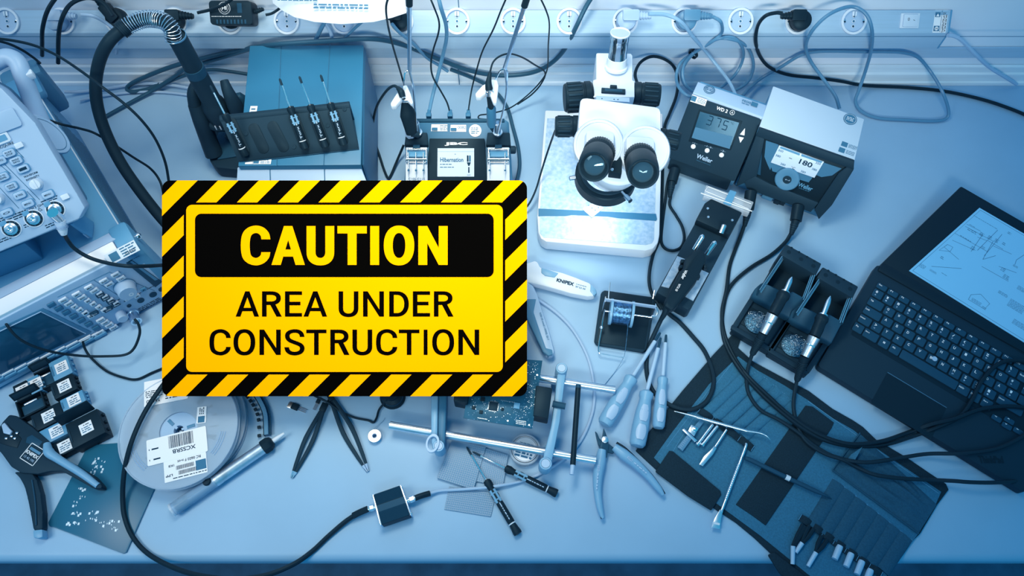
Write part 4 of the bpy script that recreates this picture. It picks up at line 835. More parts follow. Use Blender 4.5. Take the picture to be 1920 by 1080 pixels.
m.text('Weller', .0080, 'light', W2(1321, 297, .0002), .029, .02); m.text('Made in Germany', .0022, 'inkmid', W2(1319, 305, .0002), .026)
for x, y, s in ((1303, 268, '-1-'), (1329, 275, '-1-2-'), (1356, 283, '-2-')): m.text(s, .0024, 'light', W2(x, y, .0002), .003 * len(s))
m.build('imprint', w2)
for pts in (((1387, 252), (1396, 254), (1397, 240)), ((1385, 256), (1395, 258), (1388, 268))):
    m = MB(); quadM(W2, pts, m, 'label', 0, .0012, .0003); m.build('arrow_key', w2)
for x, y in ((1300, 274.5), (1326, 282), (1353, 290.5)): m = MB(); m.lathe([(.0042, 0), (.0042, .002), (.003, .003), (0, .003)], 'label', W2(x, y), 20); m.build('round_key', w2)
m = MB(); quadM(W2, [(1294, 190), (1322, 199), (1326, 187), (1298, 177)], m, 'label', 0, .0005); A = W2(1310, 188, .0006); m.box((-.009, 0, 0), (.009, .009, .0002), 'inkmid', 0, A); m.scrib(-.002, -.0045, .013, .0045, 5, 'inkmid', A, .0001, 6, .85); m.build('sticker', w2)
m = MB(); A = BAS(f2.px(1330, 168, .124), (1, 0, 0), (0, 1, 0)); m.ring(.0100, .0092, 0, .0004, 'inkmid', A); m.ring(.0066, .006, 0, .0004, 'inkmid', A); m.scrib(-.005, -.003, .005, .003, 2, 'inkmid', A, .0003, 3, .9)
for k in range(20): m.box((.0080, 0, .0003), (.0014, .0012, .0002), 'inkmid', 0, A @ RZ(k * 18))
A = BAS(f2.px(1406, 193, .1245), (1, 0, 0), (0, 1, 0)); m.text('PE00', .005, 'inkmid', A @ T(-.006, 0, .0002), .015, .01); m.box((.008, 0, .0003), (.011, .009, .0002), 'inkmid', 0, A); m.scrib(-.013, -.007, .0, -.004, 1, 'inkmid', A, .0003, 5); m.build('round_stamp', w2)
def jackplug(t, fr, a, b, c, r=.0095, nm='plug'):
    m = MB(); a_, b_, c_ = fr.px(*a), fr.px(*b), fr.px(*c); m.tube([a_, b_], [r, r * .95], 'black', 18, 1); m.tube([b_, b_.lerp(c_, .4), c_], [r * .72, r * .6, r * .35], 'black', 14, 1)
    for k in range(5): q = b_.lerp(c_, .3 + k * .14); m.tube([q, q + (c_ - b_) * .07], r * (.66 - k * .07), 'dark', 14, 1)
    m.build(nm, t)
m = MB(); A = AX(f2.px(1301, 322, .012), (0, -1, .3)); m.lathe([(.008, 0), (.008, .004), (.006, .004), (.006, .002), (0, .002)], 'black', A, 20); m.build('socket', w2)
m = MB(); A = AX(f2.px(1349, 335, .012), (0, -1, .6)); m.box((0, 0, .002), (.010, .007, .004), 'light', .001, A); lb(m.build('power_switch', w2), 'pale power switch')
cable('iron_cable', 'black cable with round plug from the left controller, looping beside the microscope base', 'cable', [(1258, 368, .012), (1256, 385, .006), (1268, 405, .004), (1279, 425, .004), (1283, 446, .004), (1277, 463, .004), (1262, 470, .004), (1247, 466, .004), (1240, 452, .004), (1242, 420, .004), (1247, 380, .006), (1252, 340, .01), (1262, 310, .012)], .0026, 'black', extra=lambda t, fr: jackplug(t, fr, (1266, 318, .022), (1260, 342, .018), (1256, 370, .012)))
# ================================================================ controller with white display (right one)
f1 = FR((.399, .761, 0), -25.6)
w1 = thing('soldering_controller', 'black soldering controller with broad pale top and lit white display, right of the other controller', 'soldering equipment', f1)
W1d = .162
m = MB(); body = [(.004, .004), (.000, .020), (.046, .112), (.140, .118), (.142, .004)]
m.hexa([(.004, a, b) for a, b in body], [(W1d - .002, a, b) for a, b in body], 'mid', .002); m.build('body', w1)
m = MB(); top = [f1.px(x, y, z) for x, y, z in ((1424, 237, .122), (1603, 300, .122), (1621, 223, .132), (1450, 161, .132))]
bo = [p + Vector((0, -.001, -.008)) for p in top]; m.hexa(bo, top, 'topcover', .0015)
q = [top[0], top[3]]; m.hexa([Vector((q[0].x, q[0].y, .02)), Vector((q[0].x + .003, q[0].y, .02)), Vector((q[1].x + .003, q[1].y, .02)), Vector((q[1].x, q[1].y, .02))], [Vector((p[0], p[1], p[2])) for p in ((q[0].x, q[0].y, .115), (q[0].x + .003, q[0].y, .115), (q[1].x + .003, q[1].y, .125), (q[1].x, q[1].y, .125))], 'case', .0005)
m.build('top_cover', w1)
pa1, pb1 = Vector((0, -.004, .028)), Vector((0, .0495, .121)); Y1 = (pb1 - pa1).normalized(); N1 = Vector((1, 0, 0)).cross(Y1)
P1w = f1.M @ (pa1 + N1 * .006); N1w = f1.M.to_3x3() @ N1
def W1(px, py, off=0.0): return BAS(f1.l(onp(px, py, P1w, N1w)) + N1 * off, (1, 0, 0), Y1)
m = MB()
# frame around the panel, made of four bars plus two feet
def bar(pts, o0, o1, mt='dark', bev=.0015): quadM(W1, pts, m, mt, o0, o1, bev)
bar([(1423, 239), (1602, 302), (1600, 318), (1418, 255)], -.012, .001); bar([(1423, 240), (1436, 250), (1418, 335), (1380, 350)], -.022, .0, 'dark')
bar([(1600, 303), (1601, 318), (1560, 385), (1535, 412), (1527, 392), (1572, 325)], -.022, .0)
bar([(1416, 330), (1445, 345), (1480, 358), (1535, 380), (1520, 398), (1400, 354), (1396, 340)], -.016, .001)
m.build('front_frame', w1)
m = MB(); quadM(W1, [(1420, 248), (1592, 312), (1535, 384), (1410, 338)], m, 'black', -.014, -.004, .001); quadM(W1, [(1418, 258), (1430, 262), (1426, 330), (1416, 327)], m, 'navy', -.006, -.002, .001); m.build('front_panel', w1)
m = MB()
for x0, y0, x1_, y1_ in ((1434, 264, 1470, 283), (1545, 305, 1578, 324), (1436, 279, 1470, 322), (1490, 335, 1530, 342)): pass
quadM(W1, [(1436, 264), (1460, 272), (1444, 320), (1440, 312), (1433, 295)], m, 'mid', -.004, -.0022); quadM(W1, [(1545, 306), (1578, 317), (1560, 330), (1540, 333), (1528, 328)], m, 'mid', -.004, -.0022); quadM(W1, [(1442, 300), (1528, 328), (1516, 343), (1448, 322)], m, 'mid', -.0042, -.0024)
m.build('key_field', w1)
m = MB(); quadM(W1, [(1445, 305), (1527, 334), (1545, 304), (1461, 273)], m, 'screenwhite', -.004, -.0008, .0004)
m.text('180', .0090, 'ink', W1(1511, 306.5, -.0006), .022, .02); m.text('-', .0009, 'ink', W1(1482, 297, -.0006), .005); m.text('°C', .004, 'ink', W1(1487, 315, -.0006), .007)
for x, y, s in ((1464, 283, '350'), (1459, 292.5, '380'), (1468, 308.5, '380'), (1534, 306.5, '350'), (1527, 318, '380'), (1506, 322.5, '380')): m.text(s, .0036, 'inkmid', W1(x, y, -.0006), .0085, .01)
quadM(W1, [(1462, 278), (1499, 292), (1500, 288), (1464, 275)], m, 'case', -.0008, -.0005); quadM(W1, [(1502, 293), (1540, 306), (1542, 303), (1503, 289)], m, 'case', -.0008, -.0005)
lb(m.build('display_screen', w1), 'lit white display reading 180')
A = W1(1476, 336, -.002); m = MB(); m.lathe([(.0205, 0), (.0205, .003), (.019, .0045), (.0085, .0050), (.0075, .0045)], 'casedark', A, 36); m.lathe([(.0075, .003), (.0070, .0055), (0, .0055)], 'dark', A, 24); m.text('↵' if False else '-', .0006, 'light', A @ T(0, 0, .0056), .005); m.face([(-.0035, 0, .0058), (-.0015, .0014, .0058), (-.0015, -.0014, .0058)], 'light', A); m.box((.0015, 0, .0057), (.006, .0007, .0002), 'light', 0, A); m.box((.0042, .001, .0057), (.0007, .002, .0002), 'light', 0, A); lb(m.build('control_dial', w1), 'mid blue control dial')
m = MB(); m.text('Weller', .0080, 'case', W1(1510, 351.5, -.0036), .025, .02); m.scrib(-.010, -.001, .010, .001, 1, 'inkmid', W1(1508, 357.5, -.0036), 0, 3, .9); m.build('emblem', w1)
TM1 = lambda px, py: BAS(f1.l(onp(px, py, f1.M @ top[0], (f1.M.to_3x3() @ (top[1] - top[0]).cross(top[2] - top[1])).normalized())), top[1] - top[0], top[3] - top[0])
m = MB(); A = TM1(1594, 223.5); m.lathe([(.0112, 0), (.0112, .0004), (0, .0004)], 'inkmid', A, 28); m.ring(.0098, .009, .0004, .0006, 'offwhite', A); m.scrib(-.006, -.004, .006, .004, 3, 'offwhite', A, .0006, 3, .9); m.build('round_sticker', w1)
m = MB()
for x, y in ((1590, 273), (1585, 284)):
    A = TM1(x, y); m.box((-.006, 0, .0003), (.010, .009, .0002), 'inkmid', 0, A); m.scrib(.001, -.004, .015, .004, 4, 'inkmid', A, .0003, int(x), .9)
m.build('sticker', w1)
for x, y in ((1458, 378), (1468, 380)): 
    m = MB(); m.box(f1.px(x, y - 4, .012), (.010, .014, .012), 'black', .001); m.build('front_jack', w1)
m = MB(); m.box(f1.px(1440, 366, .010), (.020, .016, .010), 'casedark', .002); m.build('front_socket', w1)
# transparent taped box between the controllers and the tweezers stand
fr = fpx(1365, 375, .035); m = MB(); q = [(1322, 350), (1344, 343), (1412, 375), (1408, 388), (1402, 398), (1330, 372)]
t = thing('plastic_box', 'small clear plastic box with taped lid lying above the black tweezers stand', 'plastic box', fr)
p = [fr.px(x, y, .050) for x, y in ((1319, 368), (1324, 346), (1414, 378), (1405, 400))]
m.hexa([v - Vector((0, 0, .014)) for v in p], p, 'clear', .002); p2 = [fr.px(x, y, .052) for x, y in ((1322, 358), (1328, 350), (1408, 382), (1404, 392))]; m.tube(p2 + [p2[0]], .0008, 'label', 6, 1); m.tube([fr.px(1314, 362, .053), fr.px(1410, 396, .053)], .0010, 'label', 6, 1); m.build('box', t)
m = MB(); p = [fr.px(x, y, .0535) for x, y in ((1356, 381), (1370, 386), (1381, 360), (1369, 356))]; m.hexa([v - Vector((0, 0, .001)) for v in p], p, 'case'); m.build('tape', t)
# ================================================================ hot tweezers stand
fw_ = FR(at(1262, 560, 0), -36)
ws = thing('tweezers_stand', 'long black tray holding the thick-handled hot tweezers, in front of the left controller', 'stand', fw_)
m = MB(); ext(fw_, [(1318, 392, .034), (1332, 374, .034), (1392, 398, .034), (1296, 578, .034), (1290, 581, .034), (1231, 548, .034)], .001, m, 'dark', .002); m.build('tray', ws)
m = MB(); ext(fw_, [(1322, 380, .050), (1334, 372, .050), (1392, 398, .050), (1368, 440, .050), (1305, 412, .050)], .034, m, 'black', .002)
for x, y in ((1327, 391), (1328, 407), (1373, 413)): m.lathe([(.0025, 0), (.002, .001), (0, .001)], 'steel', T(*fw_.px(x, y, .0505)), 10)
m.build('rear_shield', ws)
m = MB(); ext(fw_, [(1240, 536, .036), (1270, 480, .036), (1285, 486, .036), (1254, 540, .036)], .034, m, 'plate'); lb(m.build('left_sponge', ws), 'pale sponge'); 
m = MB(); ext(fw_, [(1272, 548, .036), (1316, 506, .036), (1329, 512, .036), (1300, 564, .036)], .034, m, 'plate'); lb(m.build('right_sponge', ws), 'pale sponge')
for a_, b_ in (((1302, 468, .052), (1317, 443, .07)), ((1325, 476, .052), (1340, 455, .07)), ((1352, 437, .052), (1358, 422, .06))):
    m = MB(); p, q = fw_.px(*a_), fw_.px(*b_); m.tube([p, q], .0044, 'chrome', 14, 1); m.tube([q, q + (q - p) * .12], [.0044, .0018], 'steel', 10, 1); m.build('guide_tube', ws)
fr = fpx(1290, 510, .055); t = thing('hot_tweezers', 'thick dark handled soldering tweezers lying in the long black tray', 'soldering iron', fr)
m = MB(); q = [(1304, 468, .068), (1313, 466, .068), (1324, 474, .068), (1324, 490, .066), (1316, 504, .064), (1309, 522, .062), (1266, 578, .052), (1258, 581, .052), (1246, 573, .052), (1246, 564, .052), (1273, 512, .062), (1282, 500, .066), (1284, 484, .068)]
ext(fr, q, .036, m, 'black', .004); m.build('handle', t)
m = MB(); M = BAS(fr.px(1283, 515, .0645), fr.px(1278, 530, .064) - fr.px(1290, 500, .064), fr.px(1300, 520, .064) - fr.px(1283, 512, .064)); m.text('Weller', .0055, 'label', M, .018, .02)
M2_ = BAS(fr.px(1268, 545, .060), fr.px(1262, 556, .058) - fr.px(1276, 530, .061), fr.px(1290, 553, .06) - fr.px(1268, 545, .06)); m.text('WTA 50', .0040, 'label', M2_ @ T(-.006, 0, .0006), .014, .01); m.build('imprint', t)
for x, y in ((1276, 500), (1279, 490), (1308, 518), (1322, 500)): m = MB(); m.box(fr.px(x, y + 2, .055), (.006, .006, .012), 'black', .001); m.build('grip_lug', t)
m = MB(); m.tube([fr.px(1252, 572, .045), fr.px(1246, 588, .035), fr.px(1238, 602, .025)], [.0060, .0046, .0032], 'black', 12, 4); m.build('strain_relief', t)
m = MB(); m.tube([fr.px(*p) for p in ((1244, 590, .03), (1232, 615, .015), (1219, 645, .006), (1212, 680, .004), (1216, 715, .004), (1232, 742, .004), (1262, 762, .007), (1295, 768, .008), (1322, 755, .008), (1336, 730, .008), (1337, 700, .007), (1322, 660, .005), (1298, 630, .004), (1275, 605, .004), (1256, 590, .004), (1236, 570, .004))], .0036, 'rubber', 10, 6); m.build('cord', t)
# ================================================================ two iron stands
def iron_stand(label, off, other):
    fr = FR(at(1410 + off[0], 560 + off[1], 0), -34.3); o = lambda x, y, z: fr.px(x + off[0], y + off[1], z)
    t = thing('iron_stand', label, 'soldering iron stand', fr, 'soldering iron stands')
    def E(pts, zb, mb, mt, bev=.001): return ext(fr, [(x + off[0], y + off[1], z) for x, y, z in pts], zb, mb, mt, bev)
    m = MB(); E([(1372, 618, .020), (1445, 660, .020), (1480, 600, .020), (1408, 558, .020)], .001, m, 'dark', .002); E([(1374, 609, .026), (1382, 614, .026), (1418, 556, .026), (1410, 552, .026)], .019, m, 'dark'); E([(1440, 652, .026), (1449, 656, .026), (1487, 600, .026), (1477, 596, .026)], .019, m, 'dark'); E([(1373, 608, .026), (1371, 616, .026), (1444, 660, .026), (1447, 652, .026)], .019, m, 'dark'); m.build('tray', t)
    m = MB(); E([(1386, 605, .0215), (1436, 634, .0215), (1455, 602, .0215), (1405, 573, .0215)], .019, m, 'black'); A = T(*o(1419, 605, .021)); m.lathe([(.0205, 0), (.0205, .002), (.017, .005), (.009, .0085), (0, .0095)], 'wool', A, 30)
    rnd = random.Random(int(off[0]) + 3)
    for k in range(70):
        a0 = rnd.uniform(0, 6.28); rr_ = rnd.uniform(0, .018); c = A @ Vector((rr_ * math.cos(a0), rr_ * math.sin(a0), .0035 + .006 * (1 - (rr_ / .02) ** 2))); cr = rnd.uniform(.0015, .004); b0 = rnd.uniform(0, 6.28)
        m.tube([c + Vector((cr * math.cos(b0 + j * .9), cr * math.sin(b0 + j * .9), .001 * math.sin(j * 2 + k))) for j in range(6)], .00022, 'brushed', 4, 2, False)
    lb(m.build('brass_wool', t), 'curly metal wool pad')
    # funnel block: side walls, rear block, sloping front
    m = MB(); E([(1474, 457, .066), (1541, 494, .066), (1530, 516, .066), (1463, 477, .066)], .001, m, 'dark', .002)
    for k, (x, y) in enumerate(((1479, 473), (1502, 486), (1525, 499))): m.lathe([(.0036, 0), (.0036, .0006), (0, .0006)], 'black', T(*o(x, y, .0655)), 14)
    for x, y in ((1484, 465), (1498, 473), (1513, 482), (1527, 490)): m.lathe([(.0022, 0), (.0022, .0006), (0, .0006)], 'black', T(*o(x, y, .0655)), 12)
    m.build('tip_block', t)
    m = MB(); E([(1462, 478, .030), (1530, 517, .030), (1500, 566, .030), (1432, 530, .030)], .001, m, 'black', .001); m.build('well', t)
    for s, (a_, b_) in enumerate((((1468, 478), (1424, 544)), ((1528, 514), (1510, 562)))):
        m = MB(); p = [o(*a_, .064), o(*b_, .058)]
        for k in range(3): w_ = Vector((.002 * k, 0, -.003 * k)) * (1 if s == 0 else -1); w_.z = -.003 * k; m.tube([p[0] + w_, p[1] + w_], .0009, 'steel' if k != 1 else 'case', 6, 1)
        q0, q1 = p; m.hexa([(q0.x, q0.y, .001), (q0.x + .002, q0.y, .001), (q1.x + .002, q1.y, .001), (q1.x, q1.y, .001)], [q0 - Vector((0, 0, .001)), q0 + Vector((.002, 0, -.001)), q1 + Vector((.002, 0, -.001)), q1 - Vector((0, 0, .001))], 'navy'); lb(m.build('side_rail', t), 'bright metal edge rail')
    m = MB(); E([(1430, 528, .056), (1455, 540, .056), (1470, 548, .05), (1454, 578, .038), (1408, 556, .034), (1416, 540, .048)], .02, m, 'navy', .003); E([(1486, 545, .056), (1512, 560, .056), (1490, 602, .036), (1452, 582, .036), (1470, 556, .05)], .02, m, 'navy', .003)
    m.build('funnel', t)
    return t
iron_stand('left one of the two joined black iron stands, bright wool in its tray', (0, 0), 0)
iron_stand('right one of the two joined black iron stands, beside the laptop', (69, 43), 1)
def iron(label, pts, cord, group='soldering irons in the black stands'):
    fr = fpx(*pts[2][:3]); q = [fr.px(*p) for p in pts]; t = thing('soldering_iron', label, 'soldering iron', fr, group)
    m = MB(); m.tube([q[0], q[0].lerp(q[1], .15), q[0].lerp(q[1], .35), q[1]], [.0006, .0030, .0042, .0040], 'steel', 14, 1); m.tube([q[1] - (q[1] - q[0]) * .06, q[1]], .0072, 'steel', 16, 1); m.build('tip', t)
    m = MB(); d_ = q[2] - q[1]; m.tube([q[1], q[1] + d_ * .06, q[1] + d_ * .2, q[1] + d_ * .34, q[1] + d_ * .7, q[2]], [.0060, .0098, .0105, .0088, .0090, .0078], 'black', 20, 3); m.build('grip', t)
    m = MB(); d_ = q[3] - q[2]; m.tube([q[2], q[2] + d_ * .35, q[2] + d_ * .4, q[3]], [.0092, .0086, .0078, .0066], 'brushed', 22, 1); m.tube([q[2] + d_ * .40, q[2] + d_ * .46], .0088, 'chrome', 22, 1); lb(m.build('ferrule', t), 'silver metal sleeve')
    m = MB(); d_ = q[4] - q[3]; m.tube([q[3], q[4]], [.0075, .0042], 'black', 14, 1)
    for k in range(12): p = q[3] + d_ * (.25 + k * .06); m.tube([p, p + d_ * .03], .0080 - k * .00025, 'dark', 14, 1)
    m.build('strain_relief', t)
    m = MB(); m.tube([q[4]] + [fr.px(*p) for p in cord], .0030, 'rubber', 9, 6); m.build('cord', t); return t
iron('left soldering iron with silver sleeve in the left black stand', [(1485, 519, .075), (1472, 548, .070), (1449, 590, .065), (1431, 625, .050), (1410, 665, .022)], [(1404, 684, .012), (1400, 710, .009), (1404, 738, .009), (1425, 768, .010), (1460, 787, .010), (1495, 810, .010), (1530, 838, .010), (1570, 858, .014), (1625, 867, .018), (1690, 858, .012), (1740, 851, .012), (1800, 850, .023), (1860, 843, .023), (1905, 825, .024), (1960, 790, .024)])
iron('right soldering iron with ringed silver sleeve in the right black stand', [(1557, 555, .075), (1543, 592, .070), (1527, 632, .065), (1509, 668, .050), (1494, 714, .020)], [(1490, 735, .012), (1488, 765, .010), (1496, 800, .009), (1512, 828, .010), (1545, 850, .012), (1580, 862, .016), (1605, 875, .012), (1640, 890, .019), (1690, 897, .016), (1750, 900, .012), (1790, 902, .020), (1815, 904, .0235), (1850, 905, .0235), (1885, 904, .0235), (1910, 901, .014), (1960, 890, .004)])
cable('controller_cable', 'black cable from the right plug of the pale-topped controller, crossing the laptop highest', 'cable', [(1483, 438, .012), (1472, 455, .006), (1446, 478, .004), (1410, 500, .004), (1380, 525, .004), (1364, 548, .004), (1356, 580, .004), (1354, 615, .004), (1362, 650, .004), (1385, 690, .010), (1415, 726, .010), (1450, 760, .012), (1500, 800, .014), (1545, 825, .012), (1600, 837, .010), (1660, 833, .006), (1710, 818, .008), (1760, 800, .022), (1800, 780, .023), (1822, 750, .023), (1840, 715, .024), (1868, 685, .024), (1900, 676, .024), (1960, 684, .024)], .0033, 'black', extra=lambda t, fr: jackplug(t, fr, (1497, 386, .03), (1492, 414, .022), (1483, 440, .012), .0105))
cable('controller_cable', 'black cable from the left plug of the pale-topped controller, passing left of the iron stands', 'cable', [(1396, 422, .012), (1388, 445, .005), (1378, 470, .004), (1368, 500, .004), (1362, 545, .007), (1354, 585, .004), (1358, 625, .004), (1376, 668, .004), (1402, 705, .012), (1440, 742, .014), (1480, 778, .013), (1530, 812, .014), (1590, 832, .016), (1650, 828, .012), (1700, 812, .008), (1745, 796, .022), (1790, 785, .028), (1840, 767, .024), (1900, 762, .024), (1960, 772, .024)], .0033, 'black', extra=lambda t, fr: jackplug(t, fr, (1408, 360, .03), (1403, 392, .022), (1396, 424, .012), .0105))
# ================================================================ laptop
fl_ = FR((.489, .411, 0), -36.3); lz = .018
lp = thing('laptop', 'open black laptop with grey schematic on its screen, at the right edge', 'laptop', fl_)
LW, LD = .336, .226
m = MB(); m.rrect(-.001, -.001, LW, LD, .006, .002, lz, 'dark', None, .0025)
m.rrect(.018, .080, LW - .018, LD - .030, .003, lz - .0005, lz + .0002, 'black'); m.build('base', lp)
ka = fl_.px(1663, 603.6, lz + .002)      # the A key
def key(u, v, wd, t, t2='', hh=.0160, nm='key', ts=.0048):
    m = MB(); cx, cy = ka.x + u * .0190, ka.y + v * .0190; 
    m.rrect(cx - wd / 2, cy - hh / 2, cx + wd / 2, cy + hh / 2, .0022, lz, lz + .0026, 'navy', None, .0009)
    if t: m.text(t, ts, 'label', T(cx - wd / 2 + .0052, cy + (.0022 if not t2 else .0028), lz + .0027), min(.0042, .0012 * len(t) + .0022) if len(t) < 3 else .0022 * len(t) * .8, .02)
    if t2: m.text(t2, .0028, 'light', T(cx - wd / 2 + .0052, cy - .0035, lz + .0027), .0026 * max(1, len(t2) * .8), .01)
    m.build(nm, lp)
kw = .0163
rows = [(2, -.75, [('°', '^'), ('!', '1'), ('"', '2'), ('§', '3'), ('$', '4'), ('%', '5'), ('&', '6'), ('/', '7'), ('(', '8'), (')', '9'), ('=', '0'), ('?', 'ß'), ('`', '´')]),
        (1, -.25, [('Q', '@'), 'W', ('E', '€'), 'R', 'T', 'Z', 'U', 'I', 'O', 'P', 'Ü', ('*', '+')]),
        (0, 0, ['A', 'S', 'D', 'F', 'G', 'H', 'J', 'K', 'L', 'Ö', 'Ä', ("'", '#')]),
        (-1, -.5, [('>', '<'), 'Y', 'X', 'C', 'V', 'B', 'N', ('M', 'µ'), (';', ','), (':', '.'), ('_', '-')])]
for v, u0, ks in rows:
    if v == 2: u0 = -1.75
    for i, k in enumerate(ks):
        a_, b_ = k if isinstance(k, tuple) else (k, ''); key(u0 + i, v, kw, a_, b_)
key(-1.50, 1, .025, 'Tab', ts=.003); key(-1.35, 0, .029, 'Lock', ts=.003); key(-1.60, -1, .020, 'Umsch', ts=.0025); key(12.0, 0, .018, ''); key(12, 1, .018, 'Enter', ts=.003); key(11.6, 2, .030, 'Back', ts=.003); key(11.2, -1, .040, 'Umsch', ts=.0025)
for u, wd, t in ((-1.75, .0163, 'Fn'), (-.60, .024, 'Strg'), (.62, .0163, ''), (1.60, .0163, 'Alt'), (4.6, .094, ''), (7.6, .0180, 'AltGr'), (8.6, .0163, 'Druck'), (9.6, .0163, 'Strg')): key(u, -2, wd, t, ts=.003)
m = MB()
for i in range(2):
    for j in range(2): m.box((ka.x + .60 * .019 + i * .0018 - .001, ka.y - 2 * .0190 + j * .0018, lz + .0028), (.0015, .0015, .0003), 'label')
m.build('key_legend', lp)
for i, t in enumerate(('Esc', 'F1', 'F2', 'F3', 'F4', 'F5', 'F6', 'F7', 'F8', 'F9', 'F10', 'F11', 'F12', 'Entf')): key(-1.75 + i * 1.03, 2.85, .0168, t, ts=.0026, hh=.0105)
for u, v, t in ((11.6, -2.3, '^'), (10.7, -2.72, '<'), (11.6, -2.85, 'v'), (12.5, -2.72, '>')): key(u, v, .0150, t, hh=.0085, ts=.002)
m = MB(); q = fl_.px(1752, 673, lz + .002); m.lathe([(.0042, 0), (.0042, .0022), (.0034, .0030), (0, .0026)], 'light', T(q.x, q.y, lz + .001), 20); lb(m.build('pointing_stick', lp), 'light blue pointing stick')
m = MB(); q0, q1 = fl_.px(1664, 698, lz), fl_.px(1774, 766, lz); q1.y = q0.y
m.tube([q0 + Vector((0, 0, .0002)), q1 + Vector((0, 0, .0002))], .0006, 'mid', 4, 1); m.rrect(q0.x, q0.y - .062, q1.x, q0.y - .0015, .002, lz - .0002, lz + .0004, 'black'); m.build('touchpad', lp)
m = MB(); q = fl_.px(1858, 862, lz); m.text('ThinkPad', .011, 'black', T(q.x, q.y, lz + .0006) @ RZ(36.3), .036, .01); m.build('emblem', lp)
# hinge and lid
Hn = fl_.px(1647, 503, .020); TL = fl_.px(1802, 349, .036); q = fl_.px(1920, 417, .036); dx = (q - TL); dx.z = 0; dx.normalize(); TR = TL + dx * LW
m = MB(); hb = [Vector((.004, LD - .012, 0)), Vector((LW - .004, LD - .012, 0)), Vector((LW - .004, LD + .008, 0)), Vector((.004, LD + .008, 0))]; m.hexa([p + Vector((0, 0, .008)) for p in hb], [p + Vector((0, 0, .021)) for p in hb], 'black', .003); m.build('hinge', lp)
HL = Vector((Hn.x, LD + .002, .018)); HR_ = HL + Vector((LW, 0, 0)); HR_ = HL + dx * LW
nL = (HR_ - HL).cross(TL - HL).normalized(); m = MB(); qd = [HL, HR_, TR, TL]; m.hexa([p - nL * .006 for p in qd], [p + nL * .001 for p in qd], 'black', .0025); lid = m.build('lid', lp)
Pl = fl_.M @ (HL + nL * .001); Nl_ = fl_.M.to_3x3() @ nL
def LS(px, py, off=0.0): return fl_.l(onp(px, py, Pl, Nl_)) + nL * off
sb, st, = LS(1704, 508), LS(1836, 390); sd = (LS(1920, 635) - sb).normalized(); st2 = (LS(1920, 438) - st).normalized()
sq_ = [sb, sb + dx * .298, st + dx * .298, st]; m = MB(); m.hexa([p + nL * .0002 for p in sq_], [p + nL * .0010 for p in sq_], 'laptopscreen')
def sl(*pts, r=.0003): m.tube([LS(x, y, .0013) for x, y in pts], r, 'inkmid', 4, 1, False)
SM = BAS(sb, dx, st - sb); ih = (SM.inverted() @ st)
rnd = random.Random(5)
for x, y, w_, h_, rws in ((.02, .006, .018, .014, 3),): pass
def scr(px, py, wd, hh, rows, seed): m.scrib(-wd / 2, -hh / 2, wd / 2, hh / 2, rows, 'inkmid', BAS(LS(px, py, .0012), dx, st - sb), .0001, seed, .95, .35)
for a_ in (((1809, 425), (1860, 452)), ((1812, 421), (1838, 434)), ((1790, 438), (1850, 472)), ((1785, 451), (1828, 470)), ((1832, 470), (1870, 432)), ((1845, 480), (1878, 440)), ((1820, 472), (1842, 440)), ((1842, 487), (1866, 480)), ((1842, 487), (1862, 452)), ((1852, 452), (1880, 468)), ((1862, 462), (1896, 477)), ((1850, 452), (1832, 445)), ((1770, 464), (1797, 487)), ((1776, 459), (1786, 464), (1781, 472), (1760, 470), (1776, 459)), ((1840, 500), (1890, 528)), ((1872, 500), (1905, 512)), ((1905, 488), (1920, 478)), ((1905, 488), (1902, 497)), ((1815, 562), (1820, 553), (1838, 552), (1855, 570), (1845, 580), (1815, 562)), ((1746, 500), (1802, 504))): sl(*a_)
for x, y, wd, hh, rws, sd_ in ((1848, 418, .045, .002, 1, 1), (1822, 424, .010, .002, 1, 2), (1822, 434, .016, .006, 2, 3), (1810, 448, .020, .003, 1, 4), (1840, 440, .007, .008, 3, 5), (1855, 446, .006, .008, 3, 6), (1868, 452, .006, .008, 3, 7), (1823, 466, .006, .008, 3, 8), (1842, 465, .006, .006, 3, 9), (1892, 438, .006, .005, 2, 10), (1882, 458, .006, .006, 2, 11), (1766, 484, .006, .006, 2, 12), (1729, 500, .010, .008, 4, 13), (1749, 510, .012, .004, 3, 14), (1880, 506, .007, .008, 3, 15), (1886, 520, .010, .008, 3, 16), (1903, 500, .008, .004, 2, 17), (1830, 566, .016, .006, 3, 18), (1844, 578, .007, .005, 2, 19), (1880, 552, .016, .006, 3, 20), (1905, 575, .026, .016, 8, 21), (1918, 545, .02, .008, 4, 22), (1915, 612, .03, .010, 5, 23), (1770, 515, .01, .002, 1, 24)): scr(x, y, wd, hh, rws, sd_)
m.tube([p + nL * .0012 for p in (sb + dx * .004 + (st - sb) * .02, sb + dx * .294 + (st - sb) * .02, st + dx * .294 - (st - sb) * .02, st + dx * .004 - (st - sb) * .02, sb + dx * .004 + (st - sb) * .02)], .0003, 'inkmid', 4, 1)
lb(m.build('screen', lid), 'lit screen showing a circuit schematic')
